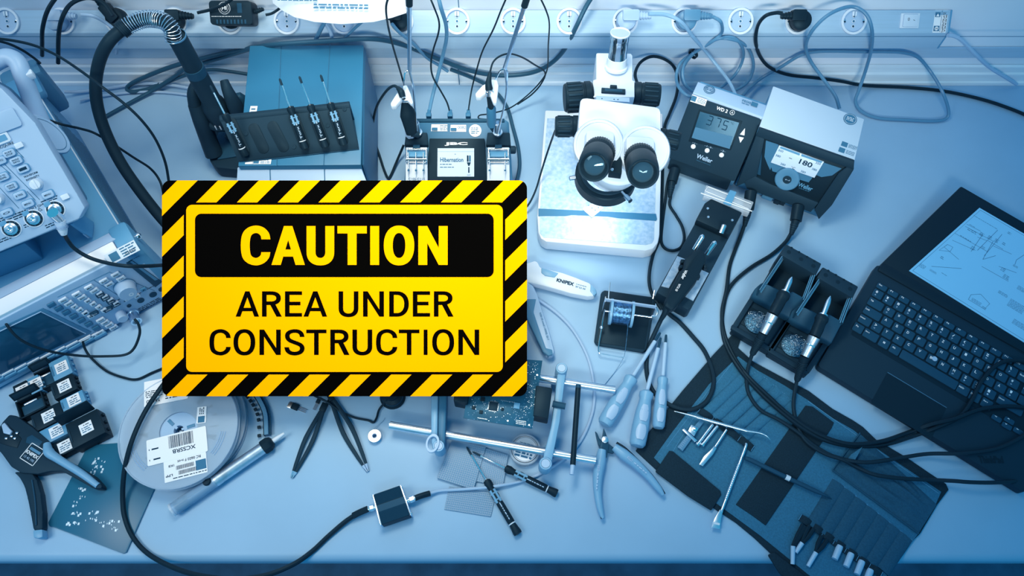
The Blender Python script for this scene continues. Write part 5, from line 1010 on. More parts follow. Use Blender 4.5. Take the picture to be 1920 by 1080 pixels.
# ================================================================ component boxes (lower left)
def cbox(px, py, kind, label, sz=.034, sy=.030, dz=.0, open_=False, ang=31):
    fr = FR(at(px, py, 0), ang); t = thing('component_box', label, 'component box', fr, 'small component boxes in the lower left cluster')
    mt = {'k': 'black', 'b': 'case'}[kind]; h = .016 + dz; m = MB(); 
    if open_:
        m.box((0, 0, .0015), (sz, sy, .003), mt); 
        for a_, b_ in (((-sz / 2 + .001, 0), (.002, sy)), ((sz / 2 - .001, 0), (.002, sy)), ((0, -sy / 2 + .001), (sz, .002)), ((0, sy / 2 - .001), (sz, .002))): m.box((a_[0], a_[1], h / 2), (b_[0], b_[1], h), mt, .0004)
        m.box((0, -.002, h * .55), (sz - .008, sy * .5, .002), 'navy', .0005); m.box((0, sy * .2, h * .5), (sz * .5, .003, h * .7), 'steel', .0005); m.build('tray', t)
        m = MB(); A = T(0, sy / 2 + .002, h) @ RX(62); m.box((0, .007, 0), (sz, .014, .0025), mt, .0006, A); m.box((0, .007, .0015), (sz - .006, .009, .001), 'dark', .0003, A); m.build('lid', t)
    else:
        m.box((0, 0, h / 2 - .001), (sz, sy, h - .003), mt, .001); m.build('tray', t)
        m = MB(); m.box((0, 0, h - .001), (sz - .0005, sy - .0005, .0035), mt, .0012); m.box((-sz / 2 + .002, 0, h + .0008), (.003, sy * .5, .001), 'mid' if kind == 'b' else 'dark'); m.build('lid', t)
        m = MB(); m.box((.002, 0, h + .001), (.019, .018, .0005), 'label'); m.scrib(-.007, -.007, .009, .003, 3, 'inkmid', T(.002, 0, h + .0013), .0001, int(px), .8); m.scrib(-.003, .004, .006, .007, 1, 'ink', T(.002, 0, h + .0013), .0001, int(py)); m.build('paper_label', t)
    for k in range(3):
        m = MB(); m.box((sz / 2 + .0015, -sy * .3 + k * sy * .3, h * .55), (.003, .004, .006), mt, .0008); m.build('hinge', t)
    return t
def cl(s): return s
cbox(125, 697, 'b', 'blue-grey component box with tall label at the top right corner of the cluster', .030, .036, .002)
cbox(96, 714, 'k', 'open black component box at the top of the cluster, second from its right', .030, .034, 0, True)
cbox(76, 727, 'b', 'narrow blue-grey labelled box between the open black box and the left corner box', .018, .030)
cbox(52, 739, 'k', 'narrow black labelled box at the top left corner of the cluster', .022, .030)
cbox(131, 732, 'k', 'black component box with the largest label, under the top right blue-grey one', .036, .030, .003)
cbox(68, 764, 'k', 'open black component box at the left side of the cluster', .040, .032, 0, True)
cbox(148, 758, 'b', 'blue-grey labelled box right of the cluster centre', .036, .022, .002)
cbox(100, 787, 'k', 'black labelled box at the left, above the lower blue-grey one', .046, .030)
cbox(114, 815, 'b', 'blue-grey labelled box at the lower left of the cluster', .044, .026)
cbox(130, 843, 'k', 'black labelled box at the very bottom of the cluster', .046, .024)
t = cbox(176, 812, 'k', 'big black component box with standing lid at the lower right of the cluster', .050, .044, .010)
f_ = FR(at(176, 812, 0), 31); m = MB(); A = T(-.004, .024, .026) @ RX(70); m.box((0, .010, 0), (.052, .022, .003), 'black', .0008, A); m.box((0, .010, -.003), (.040, .012, .003), 'steel', .0005, A); m.build('upper_lid', t)
# ================================================================ wire stripping pliers, lower left
fr = FR(at(60, 860, 0), 0); t = thing('wire_stripping_pliers', 'dark automatic wire stripping pliers with blue grip at the lower left corner', 'pliers', fr)
m = MB(); bd = [(-12, 815), (5, 790), (17, 777), (30, 779), (60, 800), (90, 826), (100, 843), (113, 857), (133, 867), (175, 892), (191, 910), (190, 916), (175, 916), (150, 902), (115, 883), (92, 884), (70, 889), (40, 887), (20, 875), (2, 850), (-12, 835)]
ext(fr, [(x, y, .020) for x, y in bd], .003, m, 'dark', .003); m.build('body', t)
m = MB(); ext(fr, [(x, y, .018) for x, y in ((23, 884), (34, 894), (44, 912), (50, 935), (56, 965), (61, 995), (80, 993), (80, 960), (76, 925), (69, 900), (60, 886), (40, 884))], .002, m, 'dark', .004); m.tube([fr.px(60, 900, .019), fr.px(66, 940, .019), fr.px(68, 985, .019)], .0012, 'navy', 6, 4); m.build('lower_handle', t)
m = MB(); ext(fr, [(x, y, .0175) for x, y in ((61, 994), (79, 992), (80, 1007), (71, 1010), (62, 1008))], .002, m, 'gripblue', .002); m.build('handle_tip', t)
m = MB(); m.tube([fr.px(88, 832, .021), fr.px(92, 848, .022), fr.px(108, 860, .022), (fr.px(150, 886, .021)), fr.px(184, 911, .018)], [.005, .0075, .0060, .0055, .0045], 'gripblue', 12, 5); lb(m.build('upper_grip', t), 'blue soft grip')
m = MB(); ext(fr, [(x, y, .021) for x, y in ((-8, 815), (8, 795), (24, 805), (40, 822), (32, 840), (12, 835), (-8, 828))], .012, m, 'black', .001); ext(fr, [(x, y, .024) for x, y in ((2, 797), (8, 792), (16, 802), (22, 808), (18, 815), (6, 812))], .018, m, 'light', .001)
for x, y in ((22, 818), (28, 822), (12, 822), (32, 812)): m.box(fr.px(x, y, .022), (.004, .003, .003), 'steel', .0006)
m.build('jaw', t)
m = MB(); ext(fr, [(x, y, .0205) for x, y in ((50, 820), (60, 815), (80, 828), (72, 838), (48, 830))], .019, m, 'navy', .001); m.build('cover_plate', t)
m = MB(); A = BAS(fr.px(61, 852, .0203), at(78, 846) - at(61, 852), at(61, 835) - at(64, 850)) @ RZ(-0); A = T(*fr.px(61, 852, .0203)) @ RZ(-28)
for k in range(4): m.box((0, .0128, .0004), (.0262, .0010, .0004), 'label', 0, A @ RZ(90 * k))
m.box((0, .006, .0003), (.020, .004, .0003), 'casedark', 0, A); m.text('KNIPEX', .0050, 'label', A @ T(0, -.0002, .0004), .023, .03); m.text('12 42 195', .0034, 'light', A @ T(0, -.0072, .0004), .019, .01); m.build('emblem', t)
# ================================================================ flat circuit board lower left
fr = FR(at(190, 930, 0), 0); m = MB(); pq = [(165, 835), (225, 830), (300, 880), (294, 906), (237, 1036), (231, 1038), (92, 985), (90, 980)]
ext(fr, [(x, y, .0026) for x, y in pq], .0006, m, 'pcbflat', .0004); rnd = random.Random(4)
for (x0, y0, x1_, y1_, n_) in ((184, 855, 176, 880, 10), (196, 858, 188, 885, 8), (175, 880, 170, 893, 6), (158, 915, 148, 935, 12), (146, 938, 140, 950, 6), (125, 962, 150, 985, 14), (135, 958, 150, 970, 5), (170, 957, 186, 964, 8), (165, 970, 180, 976, 8), (188, 978, 205, 988, 8), (205, 975, 222, 995, 9)):
    for k in range(n_):
        tt = rnd.random(); x = x0 + (x1_ - x0) * tt + rnd.uniform(-5, 5); y = y0 + (y1_ - y0) * rnd.random(); big = rnd.random() < .3
        m.box(fr.px(x, y, .0028 + k * .00002), (.0028 if big else .0009, .0034 if big else .0022, .0003), 'pad', 0)
tag(m.build('circuit_board', fr=fr), 'flat blue bare circuit board with white pads at the lower left, partly under the reels', 'circuit board')
# ================================================================ component reels
def reel(cx, cy, z0, label, th=.011, rad=.089, full=False):
    fr = FR(at(cx, cy, z0 + th), 0); fr = FR((fr.o.x, fr.o.y, z0), 0); t = thing('component_reel', label, 'component reel', fr, 'component reels stacked left of the sign')
    m = MB(); m.ring(rad, .028, 0, .0012, 'reelplastic', None, 64, .0003); m.build('lower_flange', t)
    m = MB(); m.ring(.060, .045, .0012, th - .0012, 'offwhite', None, 48, .0003); lb(m.build('tape_roll', t), 'wound component tape')
    m = MB(); m.ring(rad, .028, th - .0012, th, 'reelplastic', None, 64, .0003); m.ring(rad, rad - .0022, th, th + .0008, 'reelplastic', None, 64, .0002)
    for a0 in (18, 138, 258):
        for rr_ in (.0655, .0685, .072):
            m.tube([(rr_ * math.cos(R(a0 + j * 6 + 190)), rr_ * math.sin(R(a0 + j * 6 + 190)), th + .0003) for j in range(6)], .0007, 'light', 4, 2)
    m.build('upper_flange', t)
    m = MB(); m.ring(.0285, .0075, .0, th - .0025, 'light', None, 40, .0005)
    for k in range(3): m.box((.0185, 0, th - .0026), (.012, .005, .002), 'casedark', .0005, RZ(k * 120 + 20)); m.box((.006, 0, th - .003), (.004, .004, .002), 'light', .0005, RZ(k * 120 + 20))
    m.build('hub', t); return t, fr
reel(352, 798, .0032, 'lowest component reel of the stack, its rim showing at the right', .010)
t, fr = reel(340, 802, .0136, 'middle component reel of the stack', .010)
t, fr = reel(334, 806, .0240, 'clear component reel on top of the stack with white barcode labels', .011)
zt = .0240 + .011
m = MB(); A = T(*fr.px(332, 836, zt + .0006)) @ RZ(195); m.rrect(-.044, -.020, .044, .020, .002, -.0002, .0003, 'label', A)
rnd = random.Random(2); x = -.024
while x < .012: w_ = rnd.choice((.0004, .0007, .0011)); m.box((x + .0, -.008, .0004), (w_, .019, .0002), 'ink', 0, A); x += w_ + rnd.choice((.0005, .0009))
m.text('XCSSRB', .0062, 'ink', A @ T(-.010, .0075, .0004), .034, .015); m.box((.032, -.004, .0004), (.010, .0022, .0002), 'ink', 0, A); m.box((.030, .012, .0004), (.010, .0022, .0002), 'ink', 0, A); m.box((.0405, -.004, .0004), (.001, .0022, .0002), 'ink', 0, A); m.box((.0405, .012, .0004), (.001, .0022, .0002), 'ink', 0, A); m.build('barcode_label', t)
m = MB(); A = T(*fr.px(348, 877, zt + .0004)) @ RZ(195); m.rrect(-.031, -.017, .031, .015, .001, -.0002, .0003, 'label', A); m.text('RC 0603 F n-ot', .0042, 'ink', A @ T(-.006, -.012, .0004), .034, .015); m.text('1K8', .0035, 'ink', A @ T(.020, -.008, .0004), .008, .015); m.text('LPP', .0035, 'ink', A @ T(.024, .006, .0004), .010, .015)
x = -.012
while x < .014: w_ = rnd.choice((.0004, .0007)); m.box((x, -.003, .0004), (w_, .006, .0002), 'ink', 0, A); m.box((x - .003, .005, .0004), (w_, .006, .0002), 'ink', 0, A); x += w_ + .0006
m.scrib(-.03, .010, .02, .013, 1, 'ink', A, .0004, 4, .9); m.box((-.0225, .001, .0004), (.015, .015, .0001), 'inkmid', 0, A); m.build('barcode_label', t)
m = MB(); A = T(*fr.px(315, 735, zt + .0004)) @ RZ(192); m.rrect(-.030, -.024, .036, .017, .001, -.0002, .0003, 'label', A); m.text('YAGEO', .0058, 'ink', A @ T(.022, .010, .0004), .021, .02); m.scrib(.008, -.008, .034, .004, 4, 'ink', A, .0004, 6, .9); m.scrib(-.026, .004, .004, .012, 2, 'ink', A, .0004, 7, .9); m.build('barcode_label', t)
m = MB(); A = T(*fr.px(378, 778, zt + .0004)) @ RZ(97); m.rrect(-.013, -.007, .013, .007, .001, -.0002, .0003, 'label', A); m.box((-.007, 0, .0004), (.010, .010, .0002), 'inkmid', 0, A); m.scrib(.001, -.004, .012, .004, 3, 'ink', A, .0004, 8); m.build('small_label', t)
fr = FR(at(490, 780, 0), 0); m = MB(); P = crom([fr.px(470, 735, .006), fr.px(484, 755, .006), fr.px(494, 780, .006), fr.px(496, 817, .006)], 10)
for i in range(len(P) - 1):
    a_, b_ = P[i], P[i + 1]; A = BAS((a_ + b_) / 2, b_ - a_, (0, 0, 1)); L = (b_ - a_).length; m.box((0, 0, 0), (L * 1.05, .009, .0012), 'dark', 0, A)
    m.box((0, 0, -.0075), (L * 1.05, .0015, .006), 'navy', 0, A)
    if i % 4 == 1: m.box((0, .0, .008), (.0045, .004, .005), 'black', .0005, A)
for i in range(0, len(P) - 1): 
    a_, b_ = P[i], P[i + 1]; n_ = (b_ - a_).cross(Vector((0, 0, 1))).normalized(); 
    for s_ in (-1,): m.hexa([Vector((p.x, p.y, .0005)) for p in (a_ + n_ * .001 * s_, b_ + n_ * .001 * s_, b_ + n_ * .007 * s_, a_ + n_ * .007 * s_)], [Vector((p.x, p.y, .011)) for p in (a_ + n_ * .001 * s_, b_ + n_ * .001 * s_, b_ + n_ * .007 * s_, a_ + n_ * .007 * s_)], 'casedark')
tag(m.build('carrier_tape', fr=fr), 'curved notched dark strip of carrier tape right of the reels', 'component tape')
cable('power_cable', 'thick black cable curving over the reels and past the front edge to the black box', 'cable', [(318, 705, .04), (296, 735, .045), (276, 765, .045), (258, 800, .045), (243, 840, .042), (233, 885, .030), (230, 930, .012), (234, 970, .005), (250, 1008, .004), (280, 1040, .004), (330, 1066, .006), (380, 1080, .010), (440, 1086, .012), (500, 1078, .012), (550, 1058, .006), (585, 1034, .004), (615, 1006, .004), (645, 980, .006), (665, 966, .010)], .0036, 'black', sm=8)
# ================================================================ desoldering pump
fr = FR(at(400, 900, 0), 0); t = thing('desoldering_pump', 'silver desoldering pump with clear rear tube lying diagonally below the reels', 'desoldering pump', fr)
a_, b_ = fr.px(322, 957, .012), fr.px(512, 827, .013); dv = (b_ - a_); L = dv.length; A = AX(a_, dv); 
m = MB(); m.lathe([(.0090, L * .40), (.0096, L * .41), (.0096, L * .46), (.0092, L * .47), (.0092, L * .93)], 'brushed', A, 32); lb(m.build('barrel', t), 'brushed silver barrel')
m = MB(); m.ring(.0100, .0088, .002, L * .42, 'clearblue', A, 32); m.ring(.0104, .0086, 0, .004, 'clear', A, 32); m.build('clear_tube', t)
m = MB(); m.lathe([(.0112, L * .895), (.0122, L * .91), (.0122, L * .955), (.0095, L * .985), (.005, L * 1.0)], 'black', A, 8); m.build('nose_cap', t)
m = MB(); m.lathe([(.0040, L * .98), (.0036, L * 1.04), (.0022, L * 1.115), (0, L * 1.115)], 'offwhite', A, 16); m.build('nozzle', t)
m = MB(); m.rod(A @ Vector((0, 0, .02)), A @ Vector((0, 0, L * .41)), .0018, 'steel'); m.lathe([(0, .006), (.0082, .007), (.0082, .011), (.004, .012), (.004, .020), (.0078, .021), (.0078, .025), (0, .026)], 'black', A, 20); m.build('plunger', t)
m = MB(); bc = fr.px(388, 903, .022); m.lathe([(.0, -.006), (.0062, -.006), (.0062, .001), (.005, .003), (0, .0035)], 'black', T(*bc), 20); m.build('release_button', t)
# ================================================================ tweezers
def tweezers(label, top, tip, spread, tipm):
    fr = FR(at(*top, 0), 0); t = thing('tweezers', label, 'tweezers', fr, 'tweezers below the yellow sign'); T0, T1 = fr.px(*top, .008), fr.px(*tip, .003); dv = (T1 - T0); dv.z = 0; n_ = dv.cross(Vector((0, 0, 1))).normalized()
    for s in (-1, 1):
        m = MB(); q = [T0 + n_ * .0010 * s, T0.lerp(T1, .12) + n_ * spread * .45 * s, T0.lerp(T1, .45) + n_ * spread * s, T0.lerp(T1, .8) + n_ * spread * .55 * s, T1 + n_ * .0010 * s]
        m.tube(q, [.0032, .0034, .0036, .0028, .0012], 'dark', 10, 5, True, None, .55); m.tube([q[3].lerp(q[4], .55), q[4]], [.0022, .0009], tipm, 8, 1); m.build('arm', t)
    m = MB(); A = BAS(T0, dv, n_); m.box((-.004, 0, 0), (.014, .0095, .007), 'black', .001, A); m.build('joint', t)
tweezers('left pair of dark tweezers spread below the yellow sign, tip pointing down left', (605, 768), (547, 896), .0060, 'steel')
tweezers('right pair of tweezers with pale tip, pointing down right below the yellow sign', (622, 748), (690, 884), .0075, 'light')
fr = FR(at(553, 763, 0), -22); t = thing('transistor', 'small black power transistor with metal tab and three legs below the sign', 'electronic component', fr)
m = MB(); m.box((.001, 0, .0027), (.011, .0100, .0044), 'black', .0006); m.build('body', t)
m = MB(); m.box((-.008, 0, .0009), (.008, .0100, .0012), 'steel', .0003); m.build('tab', t)
for k in (-1, 0, 1): m = MB(); m.box((.013, k * .0025, .0022), (.016, .0009, .0006), 'steel'); m.build('lead', t)
for x, y, a_, lab_ in ((598, 752, 70, 'transistor with legs pointing down, left one of two at the sign edge'), (620, 750, 60, 'black component at the sign edge above the right tweezers')):
    fr = FR(at(x, y, 0), a_); t = thing('transistor', lab_, 'electronic component', fr); m = MB(); m.box((0, 0, .0027), (.010, .0055, .0048), 'black', .0006); m.build('body', t)
    for k in (-1, 0, 1): m = MB(); m.box((-.010, k * .0020, .0020), (.012, .0008, .0006), 'steel'); m.build('lead', t)
cable('thin_cord', 'thin black lead curving from under the sign past the tweezers tops', 'cable', [(560, 725, .006), (590, 742, .012), (612, 753, .014), (640, 772, .006), (665, 783, .003), (690, 788, .003), (700, 792, .003), (706, 784, .003), (711, 768, .004), (722, 755, .010), (733, 742, .022)], .0018, 'black')
fr = FR(at(737, 745, 0), 0); t = thing('suction_cup', 'round black cup just below the sign, with the thin lead running to it', 'suction cup', fr)
m = MB(); m.lathe([(.0, 0), (.0200, 0), (.0205, .003), (.0165, .007), (.0165, .012), (.011, .015), (.010, .021), (0, .022)], 'black', None, 36); m.build('cup', t); m = MB(); m.ring(.0170, .0150, .006, .0085, 'navy', None, 36); m.build('rim', t)
fr = FR(at(704, 820, 0), 0); t = thing('wire_spool', 'tiny round spool of solder wire below the right tweezers', 'wire spool', fr)
m = MB(); m.ring(.0105, .0035, 0, .0012, 'steel'); m.ring(.0105, .0035, .008, .0092, 'steel'); m.ring(.0040, .003, .001, .0095, 'light'); m.build('spool', t)
m = MB(); m.ring(.0085, .004, .0012, .008, 'solder'); m.build('wire_winding', t)
m = MB(); m.tube([fr.px(*p) for p in ((704, 814, .008), (700, 806, .006), (708, 798, .003), (718, 790, .001), (722, 783, .002))], .0003, 'inkmid', 4, 4); m.build('loose_wire', t)
# ================================================================ small black box with cables
fr = FR(at(735, 948, 0), 17); t = thing('amplifier_box', 'small black aluminium box with metal connectors on both sides, at the front of the bench', 'electronic module', fr)
m = MB(); ext(fr, [(700, 927, .024), (749, 910, .024), (769, 966, .024), (716, 984, .024)], .001, m, 'dark', .0015); q0, q1, q2, q3 = [fr.px(*p, .0243) for p in ((700, 927), (749, 910), (769, 966), (716, 984))]
m.hexa([p - Vector((0, 0, .001)) for p in (q3.lerp(q0, .40), q2.lerp(q1, .40), q2.lerp(q1, .62), q3.lerp(q0, .62))], [q3.lerp(q0, .40), q2.lerp(q1, .40), q2.lerp(q1, .62), q3.lerp(q0, .62)], 'navy')
for k in range(24): s_ = .03 + k * .0165; m.tube([q3.lerp(q0, s_), q2.lerp(q1, s_)], .00035, 'navy', 4, 1)
for k in range(18): s_ = .65 + k * .019; m.tube([q3.lerp(q0, s_), q2.lerp(q1, s_)], .00035, 'navy', 4, 1)
m.build('case', t)
for a_, b_ in (((749, 910), (769, 966)), ((700, 927), (716, 984))):
    m = MB(); p, q = fr.px(*a_, .023), fr.px(*b_, .023); s_ = 1 if a_[0] > 720 else -1; n_ = Vector((math.cos(R(0)), math.sin(R(0)), 0)) * .0022 * s_
    m.hexa([Vector((v.x, v.y, .0015)) for v in (p, q, q + n_, p + n_)], [Vector((v.x, v.y, .0235)) for v in (p, q, q + n_, p + n_)], 'steel', .0004)
    for w_ in (p, q): m.ball((w_ + n_ + ((p + q) / 2 - w_) * .12) - Vector((0, 0, .003)), .0018, 'chrome')
    m.build('end_plate', t)
for a_, b_, s_ in (((762, 940), (781, 932), 1), ((706, 950), (690, 954), -1)):
    m = MB(); p, q = fr.px(*a_, .013), fr.px(*b_, .013); m.tube([p, q], .0035, 'chrome', 12, 1); m.tube([p.lerp(q, .35), p.lerp(q, .75)], .0050, 'steel', 6, 1); m.build('connector', t)
cable('coaxial_cable', 'black sleeve of the thick cable at the left connector of the small black box', 'cable sleeve', [(690, 954, .013), (676, 960, .012), (662, 967, .010)], .0048, 'black')
def sleeve(t, fr): m = MB(); m.tube([fr.px(778, 934, .013), fr.px(792, 929, .011), fr.px(806, 925, .008)], .0044, 'black', 12, 3); m.build('sleeve', t)
cable('coaxial_cable', 'pale braided cable from the small black box looping far right and up to the pliers', 'cable', [(800, 927, .009), (825, 920, .006), (860, 918, .006), (900, 915, .008), (940, 910, .008), (985, 900, .004), (1025, 882, .004), (1060, 858, .004), (1086, 830, .004), (1104, 795, .004), (1114, 755, .004), (1112, 710, .004), (1100, 665, .004), (1075, 620, .004), (1045, 588, .004), (1010, 563, .004), (985, 549, .004), (940, 535, .004)], .0023, 'light', extra=sleeve)
# ================================================================ perforated boards
def perf(label, pts, z):
    fr = FR(at(*pts[0], z), 0); q = [fr.px(*p, z + .0016) for p in pts]; m = MB(); m.hexa([p - Vector((0, 0, .0015)) for p in q], q, 'casedark'); o, X, Y = q[0], q[1] - q[0], q[3] - q[0]
    nx, ny = max(2, round(X.length / .00300)), max(2, round(Y.length / .00300))
    for i in range(nx):
        for j in range(ny):
            c = o + X * ((i + .5) / nx) + Y * ((j + .5) / ny) + (q[2] - q[1] - Y) * ((i + .5) / nx) * ((j + .5) / ny); c.z += .0001
            x_, y_ = X.normalized() * .0010, Y.normalized() * .0010; m.face([c - x_ - y_, c + x_ - y_, c + x_ + y_, c - x_ + y_], 'light'); c2 = c + Vector((0, 0, .0001)); m.face([c2 - x_ * .45 - y_ * .45, c2 + x_ * .45 - y_ * .45, c2 + x_ * .45 + y_ * .45, c2 - x_ * .45 + y_ * .45], 'ink')
    tag(m.build('perforated_board', fr=fr, flat=True), label, 'perforated board', 'perforated boards in front of the board holder')
perf('lowest of the overlapping perforated boards, sticking out at the bottom', [(842, 912), (930, 925), (920, 969), (833, 955)], .0003)
perf('right of the overlapping perforated boards, its corner near the round tin', [(895, 836), (953, 853), (943, 912), (880, 900)], .0022)
perf('top left of the overlapping perforated boards, with the screwdriver tips resting on it', [(848, 824), (911, 838), (888, 918), (819, 896)], .0041)
GS = 'small screwdrivers lying on the perforated boards'
def micro(label, tip, end):
    # a lying micro screwdriver
    A_, B_ = at(*end), at(*tip); fr = FR((A_.x, A_.y, 0), 0); microdriver(label, tip, end, .0012, GS, words=False)
micro('small black screwdriver lying on the boards, handle end pointing to the front edge', (875, 838, .0085), (972, 1002, .0075))
micro('small black screwdriver lying on the boards, handle pointing right', (886, 847, .0120), (1045, 926, .0075))
# ================================================================ board holder with circuit board
fr = FR(at(930, 800, 0), -9); t = thing('board_holder', 'circuit board holder of steel rods and blue-grey arms, partly hidden under the sign', 'board holder', fr)
zr = .026
for a_, b_ in (((731, 797), (1117, 863)), ((850, 685), (1153, 731))):
    m = MB(); p, q = fr.px(*a_, zr), fr.px(*b_, zr); m.tube([p, q], .0062, 'steel', 20, 1); m.build('steel_rod', t)
def arm(pts, z, zb, mt): m = MB(); ext(fr, [(x, y, z) for x, y in pts], zb, m, mt, .0025); return m.build('arm', t)
arm([(1045, 700), (1061, 701), (1056, 740), (1050, 790), (1037, 855), (1033, 872), (1016, 868), (1020, 850), (1033, 800), (1040, 745)], .048, .014, 'gripblue')
arm([(808, 700), (822, 700), (820, 835), (810, 838), (808, 820)], .048, .014, 'gripblue'); m = MB(); ext(fr, [(822, 700, .044), (838, 700, .044), (837, 760, .044), (834, 836, .044), (826, 842, .044), (821, 830, .044)], .014, m, 'mid', .002); m.build('arm', t)
for x, y, z, r_ in ((1053, 690, .052, .0092), (1023, 869, .050, .0098), (822, 836, .050, .0090)):
    m = MB(); c = fr.px(x, y, z); m.lathe([(r_, -.030), (r_, -.002), (r_ * .9, 0), (r_ * .7, 0), (r_ * .65, -.001), (0, -.001)], 'gripblue', T(*c), 24); m.lathe([(r_ * .65, .0002), (0, .0002)], 'light', T(*c), 20); m.build('knob', t)
m = MB(); c = fr.px(811, 831, .052); m.ring(.0125, .0085, -.003, .001, 'light', T(*c) @ RZ(0) @ Matrix.Diagonal((.8, 1.15, 1, 1)), 30); m.build('ring', t)
for pts, z in ((((1005, 722), (1036, 727), (1028, 785), (1000, 779)), .070), (((852, 735), (880, 738), (876, 757), (850, 752)), .070)):
    m = MB(); ext(fr, [(x, y, z) for x, y in pts], .040, m, 'black', .002); m.build('clamp_jaw', t)
m = MB(); m.rod(fr.px(1036, 757, .05), fr.px(1060, 762, .05), .005, 'navy'); m.build('clamp_screw', t)
for x, y in ((822, 820), (1030, 845), (1046, 715), (825, 712)): m = MB(); c = fr.px(x, y, .02); m.lathe([(.010, 0), (.010, .022)], 'casedark', T(c.x, c.y, .0003), 18); m.build('foot', t)
fr = FR(at(930, 780, .058), -9); t = thing('circuit_board', 'populated dark circuit board clamped in the board holder, half under the sign', 'circuit board', fr)
m = MB(); bq = [(893, 668), (1017, 676), (1012, 710), (998, 804), (869, 784), (876, 740)]; ext(fr, [(x, y, .062) for x, y in bq], .0603 , m, 'pcb', .0002); m.build('board', t)
def on(x, y, z=.0622): return T(*fr.px(x, y, z)) @ RZ(0)
m = MB(); m.box((0, 0, .001), (.013, .013, .002), 'dark', .0003, on(925, 762)); 
for k in range(8):
    for s_ in (-1, 1): m.box((-.0052 + k * .0015, s_ * .0072, .0003), (.0006, .0016, .0004), 'pad', 0, on(925, 762)); m.box((s_ * .0072, -.0052 + k * .0015, .0003), (.0016, .0006, .0004), 'pad', 0, on(925, 762))
m.build('main_chip', t)
for x, y, w_, mt in ((969, 761, .009, 'case'), (902, 773, .005, 'black'), (942, 768, .004, 'black'), (888, 765, .005, 'black'), (905, 749, .006, 'black')): m = MB(); m.box((0, 0, .0008), (w_, w_, .0016), mt, .0002, on(x, y)); m.build('chip', t)
m = MB(); rnd = random.Random(9)
for k in range(260):
    u_, v_ = rnd.random(), rnd.random(); x = 873 + u_ * 128 + (1 - v_) * 12; y = 745 + v_ * 42 + u_ * 14
    if k > 150: x = 990 + rnd.random() * 22; y = 680 + rnd.random() * 100; x -= (y - 680) * .1
    s_ = rnd.choice(((.0012, .0007), (.0007, .0012), (.0006, .0006), (.0009, .0005))); m.box((0, 0, .0002), (s_[0], s_[1], .0004), rnd.choice(('light', 'case', 'case', 'pad')), 0, on(x, y))
for k in range(9):
    for j in range(3): m.box((0, 0, .0002), (.0009, .0011, .0003), 'pad', 0, on(968 + k * 2.2, 788 + j * 3 + k * .35))
for k in range(9): m.lathe([(.0005, .0003), (0, .0003)], 'pad', on(896 + k * 2.1, 783.5 + k * .35), 8); m.lathe([(.0005, .0003), (0, .0003)], 'pad', on(940 + k * 3, 751 + k * .4), 8)
for x, y in ((992, 797), (1007, 703), (952, 789)): m.lathe([(.0014, .0003), (0, .0003)], 'pad', on(x, y), 12)
for k in range(8):
    m.tube([fr.px(965 + k * 3, 773, .0622), fr.px(968 + k * 3, 779, .0622), fr.px(975 + k * 2, 784, .0622)], .0002, 'casedark', 4, 1); m.tube([fr.px(992 + k, 712 + k * 3, .0622), fr.px(1001, 716 + k * 3, .0622)], .0002, 'casedark', 4, 1)
m.build('surface_parts', t)['kind'] = 'stuff'
# ================================================================ round tins
fr = FR(at(984, 846, 0), -15); t = thing('flux_tin', 'round clear-rimmed tin with printed white label under the front holder rod', 'tin', fr)
m = MB(); m.lathe([(.0, 0), (.0235, 0), (.0235, .009), (.0225, .010), (0, .010)], 'clear', None, 40); m.ring(.0240, .0205, .004, .0125, 'reelplastic', None, 40); m.build('jar', t)
m = MB(); m.lathe([(.0195, .0125), (.0195, .0130), (0, .0130)], 'label', None, 40); m.ring(.0185, .0180, .0130, .0132, 'inkmid', None, 40)
m.scrib(-.013, -.014, .013, .001, 3, 'inkmid', None, .0131, 6, .95, .6)
m.scrib(-.010, .003, .011, .010, 3, 'inkmid', None, .0131, 5, .9); m.build('paper_label', t)
# black pen-like rod
fr = FR(at(1078, 800, 0), 0); t = thing('cleaning_pen', 'thin black rod with pale tip lying across the front steel rod of the holder', 'pen', fr)
m = MB(); m.tube([fr.px(1084, 728, .0365), fr.px(1074, 872, .0365)], .0042, 'black', 14, 1); m.build('barrel', t)
m = MB(); m.tube([fr.px(1074, 871, .0365), fr.px(1072, 890, .0365)], .0036, 'light', 12, 1); lb(m.build('tip', t), 'pale tip'); m = MB(); m.tube([fr.px(1084.5, 722, .0365), fr.px(1084, 729, .0365)], .0040, 'navy', 12, 1); m.build('cap', t)
# ================================================================ solder wire stand
fr = FR(at(1172, 602, 0), -9); t = thing('solder_wire_stand', 'solder wire spool on a black base plate with metal bracket and wire guide', 'wire spool', fr)
m = MB(); ext(fr, [(1133, 543, .007), (1224, 556, .007), (1230, 562, .007), (1213, 655, .007), (1206, 661, .007), (1119, 647, .007), (1114, 641, .007), (1127, 548, .007)], .0005, m, 'dark', .003); m.build('base', t)
m = MB(); ext(fr, [(1134, 546, .0078), (1223, 559, .0078), (1208, 655, .0078), (1118, 642, .0078)], .0068, m, 'black', .001); m.build('pad', t)
ca, cb = fr.px(1143, 584, .036), fr.px(1187, 590, .036); A = AX(ca, cb - ca); L = (cb - ca).length
m = MB(); m.lathe([(.0215, 0), (.0215, .004), (.012, .0045)], 'gripblue', A, 36); m.lathe([(.012, L - .0045), (.0215, L - .004), (.0215, L), (.012, L), (.012, L - .0045)], 'gripblue', A, 36); m.lathe([(.0, -.001), (.012, 0), (.012, L), (0, L)], 'gripblue', A, 24); m.build('spool', t)
m = MB(); pr = []
k = 0
while k * .0012 < L - .010: pr += [(.0188, .0045 + k * .0012), (.0194, .0051 + k * .0012)]; k += 1
m.lathe(pr, 'solder', A, 36); lb(m.build('wire_winding', t), 'shiny wound solder wire')
